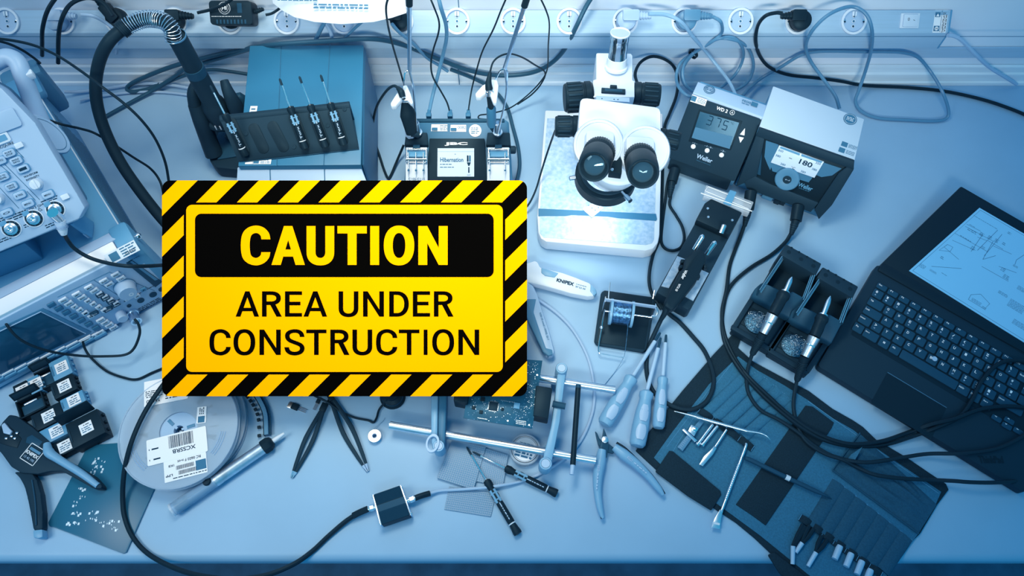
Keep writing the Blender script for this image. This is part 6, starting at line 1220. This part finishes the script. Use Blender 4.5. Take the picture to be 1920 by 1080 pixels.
m = MB(); m.rod(fr.px(1133, 583, .036), fr.px(1222, 595, .036), .0014, 'chrome'); m.build('axle', t)
m = MB(); p, q = fr.px(1134, 562, .052), fr.px(1230, 576, .052); A = BAS((p + q) / 2, q - p, (0, 0, 1)); 
m.box((0, .0, 0), ((q - p).length, .0100, .0016), 'light', .0005, A @ RX(0)); m.hexa([p + Vector((0, -.004, -.050)), p + Vector((.0015, -.004, -.050)), p + Vector((.0015, .006, -.050)), p + Vector((0, .006, -.050))], [p + Vector((0, -.004, 0)), p + Vector((.0015, -.004, 0)), p + Vector((.0015, .006, 0)), p + Vector((0, .006, 0))], 'steel'); m.hexa([q + Vector((-.0015, -.004, -.050)), q + Vector((0, -.004, -.050)), q + Vector((0, .006, -.050)), q + Vector((-.0015, .006, -.050))], [q + Vector((-.0015, -.004, 0)), q + Vector((0, -.004, 0)), q + Vector((0, .006, 0)), q + Vector((-.0015, .006, 0))], 'steel')
m.tube([fr.px(1230, 577, .05), fr.px(1233, 583, .045), fr.px(1230, 592, .04), fr.px(1222, 593, .036)], .0016, 'steel', 6, 4); m.tube([fr.px(1144, 529, .06), fr.px(1142, 545, .055), fr.px(1141, 560, .052)], .0010, 'steel', 6, 3); m.tube([fr.px(1227, 544, .06), fr.px(1224, 560, .052)], .0010, 'steel', 6, 1); m.build('bracket', t)
m = MB(); m.tube([fr.px(*p) for p in ((1134, 580, .04), (1130, 600, .03), (1128, 615, .022), (1122, 652, .012), (1124, 662, .011), (1130, 664, .011), (1165, 670, .011), (1171, 671, .011))], .0010, 'chrome', 8, 3); m.ball(fr.px(1128, 614, .023), .003, 'chrome'); m.build('wire_guide', t)
m = MB(); m.tube([fr.px(*p) for p in ((1178, 600, .05), (1176, 625, .035), (1172, 660, .014), (1169, 671, .011), (1155, 695, .002), (1135, 720, .0015), (1126, 735, .0012))], .0004, 'solder', 5, 5); m.build('solder_wire', t)
# ================================================================ pliers with pale handles by the sign
fr = FR(at(1030, 530, 0), 0); t = thing('stripping_pliers', 'pale handled stripping pliers reaching out from under the right edge of the sign', 'pliers', fr)
m = MB(); ext(fr, [(x, y, .020) for x, y in ((955, 500), (985, 494), (1003, 488), (1008, 491), (1013, 501), (1030, 505), (1055, 511), (1080, 520), (1105, 530), (1116, 540), (1119, 549), (1114, 555), (1102, 556), (1070, 550), (1035, 540), (1000, 531), (955, 522))], .004, m, 'offwhite', .004); m.build('handle', t)
m = MB(); ext(fr, [(x, y, .0212) for x, y in ((1015, 502), (1030, 506), (1047, 512), (1040, 520), (1022, 517), (1015, 511))], .017, m, 'gripblue', .001); ext(fr, [(x, y, .0208) for x, y in ((1107, 531), (1117, 541), (1120, 549), (1113, 555), (1106, 546))], .008, m, 'gripblue', .002); m.build('grip_insert', t)
A = BAS(fr.px(1060, 529, .0205), at(1100, 540) - at(1030, 521), (0, 1, 0)); m = MB(); m.text('KNIPEX', .0066, 'ink', A, .030, .04); m.text('97 53 04', .0032, 'inkmid', A @ T(.027, -.0030, 0), .017, .01); m.scrib(-.009, -.001, .009, .001, 1, 'inkmid', A @ T(.027, .002, 0), 0, 3, .9); m.build('imprint', t)
m = MB(); ext(fr, [(x, y, .020) for x, y in ((960, 520), (990, 528), (1000, 535), (1008, 552), (1018, 585), (1030, 620), (1040, 658), (1038, 666), (1030, 668), (1022, 664), (1005, 630), (980, 580), (960, 550))], .004, m, 'light', .004); m.build('handle', t)
m = MB(); ext(fr, [(x, y, .0208) for x, y in ((1006, 560), (1001, 585), (1012, 618), (1024, 652), (1036, 655), (1037, 665), (1028, 667), (1018, 660), (985, 590), (985, 560))], .008, m, 'casedark', .002); m.build('grip_insert', t)
A = BAS(fr.px(1019, 612, .0212), at(1030, 645) - at(1012, 585), at(1030, 600) - at(1010, 608)); m = MB(); m.text('0.03-10 mm² / AWG 32-7'.replace('²', '2'), .0030, 'inkmid', A @ T(0, .0014, 0), .050, .01); m.build('imprint', t)
# ================================================================ three blue-handled screwdrivers
def sdriver(label, tip, neck, end, rs, ins=True):
    fr = FR(at(*end, 0), 0); t = thing('screwdriver', label, 'screwdriver', fr, 'blue handled screwdrivers beside the tool roll'); a_, b_, c_ = fr.px(*end, .013), fr.px(*neck, .013), fr.px(*tip, .010); A = AX(a_, b_ - a_); L = (b_ - a_).length; k = rs
    m = MB(); m.lathe([(0, 0), (k * .75, .0012), (k * .95, .005), (k, L * .15), (k * 1.02, L * .35), (k * .92, L * .62), (k * .74, L * .80), (k * .72, L * .84), (k * .86, L * .90), (k * .84, L * .96), (k * .5, L), (0, L)], 'gripblue', A, 8 if not ins else 24); m.build('handle', t)
    vl = A.inverted().to_3x3() @ Vector((0, -.3, 1)); g = math.atan2(vl.y, vl.x)
    for z0, z1_ in ((.10, .36), (.42, .72)):
        m = MB(); B = A @ Matrix.Rotation(g, 4, 'Z'); n_ = 6; V = []; 
        for j in range(7):
            zz = L * (z0 + (z1_ - z0) * j / 6); kk = k * (1.04 if zz < L * .4 else 1.04 - .30 * (zz / L - .4) / .4)
            wj = .62 * math.sin(math.pi * (j + .8) / 7.6) ** .5 
            for i in range(n_ + 1): aa = -wj + 2 * wj * i / n_; V.append((kk * math.cos(aa) + .0006, kk * math.sin(aa), zz))
        m.raw(V, [(j * 7 + i, j * 7 + i + 1, (j + 1) * 7 + i + 1, (j + 1) * 7 + i) for j in range(6) for i in range(n_)], 'light', B); m.build('grip_insert', t)
    m = MB(); d_ = (c_ - b_); m.tube([b_ - d_ * .05, b_ + d_ * .80], .0034, 'griplight', 12, 1); m.build('insulated_sleeve', t)
    m = MB(); m.tube([b_ + d_ * .80, b_ + d_ * .96, c_], [.0022, .0022, .0016], 'navy', 10, 1); m.build('blade', t)
sdriver('leftmost of three blue-handled screwdrivers, lying diagonally towards the wire stand', (1238, 624), (1186, 706), (1132, 797), .0125)
sdriver('middle one of three blue-handled screwdrivers, reaching lowest', (1239, 634), (1213, 733), (1194, 838), .0130)
sdriver('rightmost and slimmest of three blue-handled screwdrivers', (1249, 628), (1243, 706), (1234, 804), .0100)
# ================================================================ nippers
fr = FR(at(1135, 830, 0), 0); t = thing('side_cutters', 'electronics side cutters with curved dark-edged blue handles, spread open', 'pliers', fr)
m = MB()
ext(fr, [(1116, 808, .011), (1120, 812, .011), (1124, 822, .011), (1130, 826, .011), (1142, 832, .011), (1155, 842, .011), (1150, 850, .011), (1134, 846, .011), (1122, 834, .011)], .005, m, 'navy', .001); m.build('jaw', t)
m = MB(); ext(fr, [(1132, 802, .013), (1136, 812, .013), (1139, 822, .013), (1142, 834, .013), (1138, 858, .013), (1124, 862, .013), (1122, 846, .013), (1127, 830, .013), (1130, 815, .013)], .006, m, 'navy', .001); m.build('jaw', t)
m = MB(); m.lathe([(.0052, 0), (.0052, .003), (.003, .004), (0, .004)], 'steel', T(*fr.px(1134, 825, .012)), 18); m.build('pivot', t)
for P_, Q_, lab in ((((1127, 842), (1120, 862), (1116, 890), (1117, 920), (1122, 950), (1130, 972)), ((1131, 845), (1131, 870), (1126, 895), (1124, 922), (1127, 950), (1131, 972)), 'ERG'), (((1156, 830), (1172, 842), (1196, 865), (1218, 888), (1236, 912), (1245, 927)), ((1148, 846), (1166, 862), (1190, 876), (1212, 896), (1232, 918), (1243, 929)), 'ESD')):
    mid_ = [((a_[0] + b_[0]) / 2, (a_[1] + b_[1]) / 2) for a_, b_ in zip(P_, Q_)]
    m = MB(); m.tube([fr.px(x, y, .011) for x, y in mid_], [.0062, .0088, .0078, .0062, .0052, .0030], 'gripblue', 14, 6, True, None, 1.0); h = m.build('handle', t)
    m = MB(); e_ = P_; m.tube([fr.px(x, y, .011) for x, y in e_], [.0020, .0030, .0030, .0028, .0028, .0028], 'black', 10, 6); m.build('edge_grip', t)
    m = MB(); i_ = 2; A = BAS(fr.px(*mid_[2], .0205), at(*mid_[3]) - at(*mid_[1]), Vector((at(*mid_[3]) - at(*mid_[1])).cross(Vector((0, 0, -1))) * -1)); m.text(lab, .0038, 'light', A @ T(-.012, 0, 0), .009, .02); m.scrib(-.004, -.0018, .022, .0018, 1, 'light', A, 0, 4, .9); m.build('imprint', t)
# ================================================================ tool roll
fr = FR(at(1480, 860, 0), -35); t = thing('tool_roll', 'unrolled dark blue fabric tool roll with black border, pockets and elastic loops', 'tool roll', fr)
out = [(1392, 628), (1384, 652), (1413, 678), (1465, 706), (1517, 733), (1561, 766), (1600, 788), (1618, 800), (1643, 824), (1698, 856), (1745, 888), (1774, 907), (1779, 918), (1758, 946), (1726, 1000), (1712, 1014), (1668, 1078), (1640, 1120), (1560, 1120), (1504, 1080), (1450, 1042), (1414, 1008), (1380, 980), (1345, 957), (1290, 920), (1230, 880), (1192, 845), (1215, 812), (1280, 732), (1340, 662), (1378, 622)]
m = MB(); ext(fr, [(x, y, .0035) for x, y in out], .0006, m, 'strapcloth', .0008); m.build('border', t)
inn = [(1384, 668), (1420, 694), (1470, 722), (1515, 750), (1558, 782), (1600, 806), (1640, 838), (1690, 872), (1765, 922), (1755, 945), (1724, 998), (1664, 1078), (1640, 1118), (1570, 1118), (1514, 1076), (1424, 1003), (1345, 945), (1240, 872), (1226, 858), (1262, 808), (1330, 720)]
m = MB(); ext(fr, [(x, y, .0045) for x, y in inn], .003, m, 'cloth', .0003)
for pts in (((1262, 846), (1330, 735), (1380, 672)), ((1250, 838), (1340, 716)), ((1515, 752), (1640, 840), (1760, 925))): m.tube([fr.px(x, y, .0046) for x, y in pts], .0004, 'case', 4, 1)
m.build('cloth_panel', t)
def pocket(a_, b_, r0, r1, mt='cloth'):
    m = MB(); p, q = fr.px(*a_, .0045), fr.px(*b_, .0045); dv = q - p; A = BAS(p, dv, dv.cross(Vector((0, 0, -1)))); L = dv.length; V = []; n_ = 8; g = 6
    for i in range(g + 1):
        rr_ = r0 + (r1 - r0) * i / g; hh = .0042 * (1 - .75 * (i / g) ** 2)
        for j in range(n_ + 1): aa = math.pi * j / n_; V.append((L * i / g, -rr_ * math.cos(aa), hh * math.sin(aa)))
    m.raw(V, [(i * 9 + j, i * 9 + j + 1, (i + 1) * 9 + j + 1, (i + 1) * 9 + j) for i in range(g) for j in range(n_)] + [tuple(range(9))], mt, A); 
    m.tube([A @ Vector((L, -r1, .0004)), A @ Vector((L, r1, .0004))], .0004, 'case', 4, 1); m.build('pocket', t)
for a_, b_ in (((1322, 776), (1409, 693)), ((1340, 786), (1427, 702)), ((1358, 796), (1444, 716)), ((1376, 808), (1461, 730)), ((1394, 820), (1477, 744))): pocket(a_, b_, .0085, .0080)
for k in range(7): pocket((1522 + k * 22, 990 + k * 13.5), (1573 + k * 21, 905 + k * 16.5), .0108, .0104, 'clothdark')
m = MB(); ext(fr, [(x, y, .0062) for x, y in ((1511, 760), (1524, 762), (1564, 792), (1560, 802), (1436, 985), (1410, 966), (1380, 946))], .004, m, 'strapcloth', .0008); m.build('hook_strap', t)
m = MB(); ext(fr, [(x, y, .0075) for x, y in ((1255, 845), (1262, 846), (1351, 920), (1353, 927), (1334, 957), (1290, 930), (1229, 884))], .004, m, 'strapcloth', .001); m.build('flap', t)
# wrinkled upper flap
m = MB(); c4 = [fr.px(x, y, .006) for x, y in ((1560, 882), (1722, 1001), (1757, 946), (1612, 812))]; n_ = 26; V = []
from mathutils import noise
for i in range(n_ + 1):
    for j in range(n_ + 1):
        u_, v_ = i / n_, j / n_; p = c4[0].lerp(c4[1], u_).lerp(c4[3].lerp(c4[2], u_), v_); e = min(u_, v_, 1 - u_, 1 - v_) * 6; e = min(e, 1)
        p.z = .0052 + e * (.0020 + .0120 * abs(noise.noise(Vector((u_ * 2.2 + 3, v_ * 6, .3)))) * (1.5 - u_)); V.append(p)
b0 = len(V); V2 = [Vector((p.x, p.y, .0042)) for p in V]
m.raw(V, [(i * (n_ + 1) + j, i * (n_ + 1) + j + 1, (i + 1) * (n_ + 1) + j + 1, (i + 1) * (n_ + 1) + j) for i in range(n_) for j in range(n_)], 'clothdark'); 
m.tube([c4[3] + Vector((0, 0, .001)), c4[0] + Vector((0, 0, .002)), c4[1] + Vector((0, 0, .001))], .0011, 'clothdark', 6, 1); m.build('wrinkled_flap', t)
m = MB(); p = [fr.px(*q) for q in ((1600, 868, .016), (1617, 838, .020), (1596, 852, .012), (1588, 862, .008))]; m.face(p, 'cloth'); m.face([p[0], p[1], fr.px(1604, 862, .006)], 'clothdark'); m.build('folded_corner', t)
def elastic(a_, b_, n):
    m = MB(); p, q = fr.px(*a_, .007), fr.px(*b_, .007); d_ = (q - p); A = BAS(p, d_, d_.cross(Vector((0, 0, -1)))); L = d_.length; V = []; g = n * 8
    for i in range(g + 1):
        zz = .0035 * abs(math.sin(math.pi * i / 8)) ; x = L * i / g
        for y in (-.0055, .0055): V.append((x, y, zz)); V.append((x, y, zz - .0012))
    m.raw(V, [(i * 4, i * 4 + 2, i * 4 + 6, i * 4 + 4) for i in range(g)] + [(i * 4, i * 4 + 1, i * 4 + 5, i * 4 + 4) for i in range(g)] + [(i * 4 + 2, i * 4 + 3, i * 4 + 7, i * 4 + 6) for i in range(g)], 'strapcloth', A)
    for i in range(n + 1): m.tube([A @ Vector((L * i / n, -.005, .0008)), A @ Vector((L * i / n, .005, .0008))], .0004, 'case', 4, 1)
    m.build('elastic_loops', t)
elastic((1311, 769), (1411, 841), 4); elastic((1500, 970), (1652, 1078), 7)
m = MB(); ext(fr, [(1440, 1040, .009), (1452, 1035, .009), (1500, 1072, .009), (1530, 1100, .009), (1500, 1110, .009), (1462, 1075, .009)], .004, m, 'strapcloth', .002); m.build('closing_strap', t)
# tools in the roll
GT = 'steel hand tools kept in the tool roll'
def stick(name, label, cat, segs, z=.010, extra=None):
    x, y = segs[0][0][0][:2]; fr = FR(at(x, y, 0), 0); t = thing(name, label, cat, fr, GT)
    for nm, pts, r_, mt in [(g[1], g[0], g[2], g[3]) for g in segs]:
        m = MB(); m.tube([fr.px(*(p if len(p) == 3 else (*p, z))) for p in pts], r_, mt, 12, 5); m.build(nm, t)
    if extra: extra(t, fr)
    return t
def knurl(t, fr, a_, b_, n=16, r=.0026):
    m = MB(); p, q = fr.px(*a_), fr.px(*b_)
    for k in range(n): s_ = p.lerp(q, k / n); m.tube([s_, s_ + (q - p) * .5 / n], r, 'steel', 10, 1)
    m.build('knurling', t)
stick('dental_pick', 'double-ended steel pick with bent tip lying across the elastic loops', 'hand tool', [([(1264, 771, .014), (1284, 776, .016), (1306, 782, .018)], 'tip', [.0006, .0012, .0020], 'steel'), ([(1306, 782, .018), (1400, 808, .018)], 'handle', .0024, 'steel'), ([(1400, 808, .018), (1425, 812, .018), (1438, 818, .018), (1444, 825, .015)], 'bent_tip', [.0020, .0013, .0011, .0005], 'steel')], extra=lambda t, fr: knurl(t, fr, (1318, 785, .018), (1388, 804.5, .018), 20))
def MBblade(t, fr):
    m = MB(); ext(fr, [(1350, 955, .011), (1356, 958, .011), (1352, 972, .011), (1350, 992, .011), (1334, 989, .011), (1341, 970, .011)], .0085, m, 'steel', .0005); ext(fr, [(1337, 978, .0118), (1350, 981, .0118), (1349, 985, .0118), (1336, 982, .0118)], .011, m, 'offwhite'); m.build('blade', t)
def scr_extra(t, fr): knurl(t, fr, (1385, 872, .0112), (1360, 938, .0105), 18); MBblade(t, fr)
stick('scraper', 'long steel scraper with flat blade hanging over the front border of the tool roll', 'hand tool', [([(1399, 832, .010), (1395, 846, .011), (1353, 957, .010)], 'handle', .0024, 'steel')], extra=scr_extra)
def spat(t, fr):
    m = MB(); ext(fr, [(1339, 836, .012), (1344, 840, .012), (1337, 852, .012), (1318, 874, .012), (1311, 871, .012), (1320, 855, .012), (1334, 842, .012)], .0095, m, 'steel', .0008); m.build('blade', t)
stick('spatula', 'short steel spatula with flat leaf-shaped blade held in the elastic loops', 'hand tool', [([(1362, 806, .012), (1341, 838, .011)], 'handle', .0022, 'steel')], extra=spat)
fr = FR(at(1303, 815, 0), -35); t = thing('sliding_caliper', 'small steel sliding caliper held in the left elastic loop', 'measuring tool', fr, GT)
m = MB(); ext(fr, [(1312, 787, .010), (1320, 791, .010), (1280, 846, .010), (1270, 838, .010)], .007, m, 'casedark', .0005)
for k in range(8): m.tube([fr.px(1274 + k * 2.2, 838 - k * 3, .0103), fr.px(1278 + k * 2.2, 841 - k * 3, .0103)], .0003, 'light', 4, 1)
m.build('scale', t)
m = MB(); ext(fr, [(1279, 806, .013), (1283, 803, .013), (1308, 826, .013), (1303, 829, .013)], .008, m, 'steel', .0008); ext(fr, [(1296, 796, .014), (1310, 802, .014), (1302, 818, .014), (1290, 808, .014)], .009, m, 'steel', .001); m.lathe([(.004, 0), (.004, .002), (0, .003)], 'chrome', T(*fr.px(1303, 805, .014)), 14); m.build('slider', t)
for k, (a_, b_) in enumerate((((1336, 796), (1309, 832)), ((1345, 799), (1318, 833)))):
    f3 = FR(at(*a_, 0), 0); m = MB(); m.tube([f3.px(*a_, .011), f3.px(*b_, .011)], .0026, 'steel', 12, 1); m.tube([f3.px(*b_, .011), f3.px(b_[0] - 2, b_[1] + 3, .011)], .0034, 'chrome', 12, 1); tag(m.build('steel_pin', fr=f3), ('left' if k == 0 else 'right') + ' of two bright steel rods side by side right of the small caliper', 'hand tool', GT)
stick('spudger', 'thin black plastic spudger with pale band lying across the black strap', 'hand tool', [([(1397, 859), (1410, 864), (1470, 893), (1530, 921)], 'handle', [.0030, .0036, .0036, .0034], 'navy'), ([(1530, 921), (1548, 929), (1560, 936, .007)], 'tip', [.0034, .0020, .0004], 'navy'), ([(1473, 894), (1481, 898)], 'band', .0042, 'offwhite')], .013)
def capt(label, a_, b_, c_, spread):
    fr = FR(at(*a_, 0), 0); t = thing('tweezers', label, 'tweezers', fr, GT); p, q, r_ = fr.px(*a_, .010), fr.px(*b_, .010), fr.px(*c_, .008); n_ = (q - p).cross(Vector((0, 0, 1))).normalized()
    for s in (-1, 1): m = MB(); m.tube([p + n_ * s * spread, p.lerp(q, .5) + n_ * s * spread * .8, q + n_ * s * .001], [.0030, .0032, .0020], 'black', 8, 5, True, None, .6); m.build('arm', t)
    m = MB(); m.tube([q, r_], [.0034, .0030], 'griplight', 12, 1); lb(m.build('tip_cap', t), 'clear pale cap on the tip')
capt('bent black tweezers with long pale cap, leftmost in the lower elastic loops', (1508, 985), (1487, 1024), (1486, 1058), .002)
capt('short black tweezers with pale tip beside the bent pair in the lower loops', (1522, 988), (1504, 1018), (1492, 1036), .0035)
capt('black tweezers with pale lettered cap, third in the lower elastic loops', (1546, 1008), (1530, 1036), (1515, 1062), .0045)
for k, (x, y) in enumerate(((1565, 1032), (1586, 1046), (1606, 1060), (1622, 1076))):
    f3 = FR(at(x + 6, y - 8, 0), -122); m = MB(); A = T(0, 0, .009); m.lathe([(0, 0), (.0042, .0008), (.0048, .004), (.0044, .022), (0, .022)], 'griplight', A @ RY(90), 16)
    tag(m.build('round_ended_tool', fr=f3), 'pale round handle end in the lower elastic loops, %s of four' % ('leftmost', 'second from the left', 'third from the left', 'rightmost')[k], 'hand tool', GT)
# ================================================================ caution sign
zb = .086
PB_ = at(646, 743, zb); dpt = (PB_ - CAM).dot(fw); sc = dpt / F          # metres per photo pixel on the sign's face
def SG(px, py): return CAM + ray(px, py) * dpt
SO = SG(646, 540.5); Zs = -fw; fsg = FR((SO.x, SO.y, 0), 0)
sg = thing('caution_sign', 'big black and yellow striped caution sign reading area under construction', 'sign', fsg)
k25 = 1 / 2.511 * sc
MSg = BAS(fsg.l(SO), (1, 0, 0), upv)
def zx(x, y): return ((x / 2.511 + 300 - 646) * sc, (540.5 - (y / 2.511 + 330)) * sc)
def rrz(x0, y0, x1, y1, r): (a, b), (c, d_) = zx(x0, y1), zx(x1, y0); return rr(a, b, c, d_, r * k25, 8)
m = MB(); m.prism(rrz(10, 21, 1728, 1037, 38), -.003, 0, 'signblack', 0, MSg); m.build('panel', sg)
def clip(sub, cp):
    out = sub
    for i in range(len(cp)):
        a, b = cp[i], cp[(i + 1) % len(cp)]; inp, out = out, []
        if not inp: return []
        ins = lambda p: (b[0] - a[0]) * (p[1] - a[1]) - (b[1] - a[1]) * (p[0] - a[0]) >= -1e-12
        for j in range(len(inp)):
            p, q = inp[j - 1], inp[j]; ip, iq = ins(p), ins(q)
            if ip != iq:
                dx1, dy1 = q[0] - p[0], q[1] - p[1]; den = (b[0] - a[0]) * dy1 - (b[1] - a[1]) * dx1
                tt = -((b[0] - a[0]) * (p[1] - a[1]) - (b[1] - a[1]) * (p[0] - a[0])) / den; out.append((p[0] + dx1 * tt, p[1] + dy1 * tt))
            if iq: out.append(q)
    return out
m = MB(); outer = rrz(10, 21, 1728, 1037, 38)
def box4(x0, y0, x1, y1): (a, b), (c, d_) = zx(x0, y1), zx(x1, y0); return [(a, b), (c, b), (c, d_), (a, d_)]
bands = [box4(10, 21, 1728, 125), box4(10, 934, 1728, 1037), box4(10, 125, 113, 934), box4(1625, 125, 1728, 934)]
s0 = 103 - 192
while s0 < 2900:
    st_ = [zx(s0 + 200, -200), zx(s0 + 296, -200), zx(s0 + 96 - 1300, 1300), zx(s0 - 1300, 1300)]
    st_ = st_[::-1] if sum((st_[i - 1][0] * st_[i][1] - st_[i][0] * st_[i - 1][1]) for i in range(4)) < 0 else st_
    for bnd in bands:
        p = clip(clip(st_, bnd), outer)
        if len(p) > 2: m.face([(a, b, .0005) for a, b in p], 'signyellow', MSg)
    s0 += 192
m.build('hazard_stripes', sg, flat=True)
m = MB(); m.prism(rrz(113, 125, 1625, 934, 34), .0002, .0009, 'signblack', 0, MSg); m.build('inner_border', sg)
m = MB(); m.prism(rrz(125, 136, 1614, 922, 28), .0006, .0013, 'signyellow', 0, MSg); m.build('yellow_field', sg)
m = MB(); m.prism(rrz(167, 178, 1571, 476, 30), .001, .0018, 'signblack', 0, MSg); m.build('header_bar', sg)
def letter(ch, W, Hh, s, t):          # plain grotesque capitals from bars and bowls, s = stem width, t = bar height
    Q = []; 
    def arc(cx, cy, rx, ry, a0, a1, n=26, sx=s, sy=t, e=2.25):
        P = []
        for i in range(n + 1):
            a = R(a0 + (a1 - a0) * i / n); c, d_ = math.cos(a), math.sin(a); f = lambda v, r_: math.copysign(abs(v) ** (2 / e), v) * r_
            P.append(((cx + f(c, rx), cy + f(d_, ry)), (cx + f(c, rx - sx), cy + f(d_, ry - sy))))
        for a, b in zip(P, P[1:]): Q.append([a[0], b[0], b[1], a[1]])
        return P
    def stroke(pts, xa, xb):
        X_ = lambda x: s / 2 + (x - xa) / (xb - xa) * (W - s); Y_ = lambda y: Hh - t / 2 - (y - 22) / 290 * (Hh - t)
        cl_ = crom([(X_(x), Y_(y), 0) for x, y in pts], 6); E = []; n = len(cl_)
        for i in range(n):
            d_ = (cl_[min(i + 1, n - 1)] - cl_[max(i - 1, 0)]).normalized(); d_ = Vector((0, -1 if i else 1, 0)) if False else d_
            if i in (0, n - 1): d_ = Vector((0, 1, 0)) if (cl_[1] - cl_[0]).y > 0 and i == 0 else Vector((0, 1, 0)) if i else Vector((0, -1, 0))
            nn = Vector((-d_.y, d_.x)); w_ = math.hypot(nn.x * s, nn.y * t) / 2; c = Vector(cl_[i][:2]); E.append((c + nn * w_, c - nn * w_))
        for a, b in zip(E, E[1:]): Q.append([tuple(a[0]), tuple(b[0]), tuple(b[1]), tuple(a[1])])
    rect = lambda x0, y0, x1, y1: Q.append([(x0, y0), (x1, y0), (x1, y1), (x0, y1)])
    if ch == 'I': rect(0, 0, W, Hh)
    elif ch == 'T': rect(0, Hh - t, W, Hh); rect(W / 2 - s / 2, 0, W / 2 + s / 2, Hh - t)
    elif ch == 'E': rect(0, 0, s, Hh); [rect(s, y, W * k, y + t) for y, k in ((0, 1), (Hh * .49 - t * .3, .91), (Hh - t, 1))]
    elif ch == 'N': rect(0, 0, s, Hh); rect(W - s, 0, W, Hh); Q.append([(s * .0, Hh), (s, Hh), (W, 0), (W - s, 0)])
    elif ch == 'A':
        c, k, hw = W / 2, s * 1.04, s * .47; Q.append([(0, 0), (k, 0), (c + hw, Hh), (c - hw, Hh)]); Q.append([(W, 0), (W - k, 0), (c - hw, Hh), (c + hw, Hh)]); rect(W * .2, Hh * .215, W * .8, Hh * .215 + t * .95)
    elif ch == 'U': r_ = Hh * .34; rect(0, r_, s, Hh); rect(W - s, r_, W, Hh); arc(W / 2, r_, W / 2, r_, 180, 360)
    elif ch == 'O': arc(W / 2, Hh / 2, W / 2, Hh / 2, 0, 360, 60)
    elif ch == 'C':
        stroke([(237, 112), (226, 70), (190, 35), (137, 22), (80, 37), (42, 80), (30, 168), (42, 256), (80, 297), (137, 312), (190, 298), (226, 265), (237, 227)], 30, 237)
    elif ch == 'D': rect(0, 0, s, Hh); rect(s, 0, W * .38, t); rect(s, Hh - t, W * .38, Hh); arc(W * .38, Hh / 2, W * .62, Hh / 2, -90, 90, 30)
    elif ch == 'R':
        h2 = Hh * .27; cy = Hh - h2 - .0; rect(0, 0, s, Hh); rect(s, Hh - t, W * .45, Hh); rect(s, cy - h2, W * .5, cy - h2 + t); arc(W * .45, cy, W * .50, h2, -90, 90, 24); Q.append([(W * .42, Hh * .46), (W * .42 + s * 1.05, Hh * .50), (W, 0), (W - s * 1.15, 0)])
    elif ch == 'S':
        stroke([(221, 98), (210, 60), (180, 32), (130, 22), (75, 33), (44, 60), (39, 92), (50, 124), (82, 150), (130, 170), (180, 190), (211, 213), (222, 245), (210, 280), (178, 303), (130, 312), (80, 303), (45, 275), (30, 231)], 30, 222)
    return Q
def word(nm, letters, y0, y1, mt, st, bt, z):
    m = MB()
    for ch, x0, x1 in letters:
        ov = 2 if ch in 'COS' else 0; yb, yt = y1 + (2 if ch in 'COSU' else 0), y0 - ov
        for i_, q in enumerate(letter(ch, x1 - x0, yb - yt, st, bt)): m.face([(*zx(x0 + a, yb - b), z + i_ * 4e-6) for a, b in q], mt, MSg)
    m.build(nm, sg, flat=True)
word('caution_lettering', [('C', 383, 522), ('A', 527, 684), ('U', 692, 822), ('T', 837, 975), ('I', 991, 1033), ('O', 1055, 1198), ('N', 1217, 1355)], 236, 419, 'signyellow', 42, 35, .0022)
word('area_lettering', [('A', 358, 468), ('R', 482, 575), ('E', 590, 670), ('A', 677, 788), ('U', 842, 935), ('N', 957, 1055), ('D', 1080, 1172), ('E', 1191, 1272), ('R', 1290, 1382)], 543, 662, 'signblack', 21.5, 16.8, .0017)
word('construction_lettering', [('C', 235, 335), ('O', 348, 450), ('N', 470, 570), ('S', 587, 682), ('T', 690, 785), ('R', 803, 893), ('U', 907, 1000), ('C', 1018, 1118), ('T', 1125, 1222), ('I', 1242, 1260), ('O', 1282, 1385), ('N', 1405, 1503)], 723, 842, 'signblack', 21.5, 16.8, .0017)
# the frame it stands on: two short front posts and two long rear posts
for x, y in ((520, 640), (780, 640), (560, 430), (725, 430)):
    p = fsg.l(SG(x, y) + fw * .003); m = MB(); m.rod(Vector((p.x, p.y, .0002)), p, .005, 'navy'); m.build('support_post', sg)
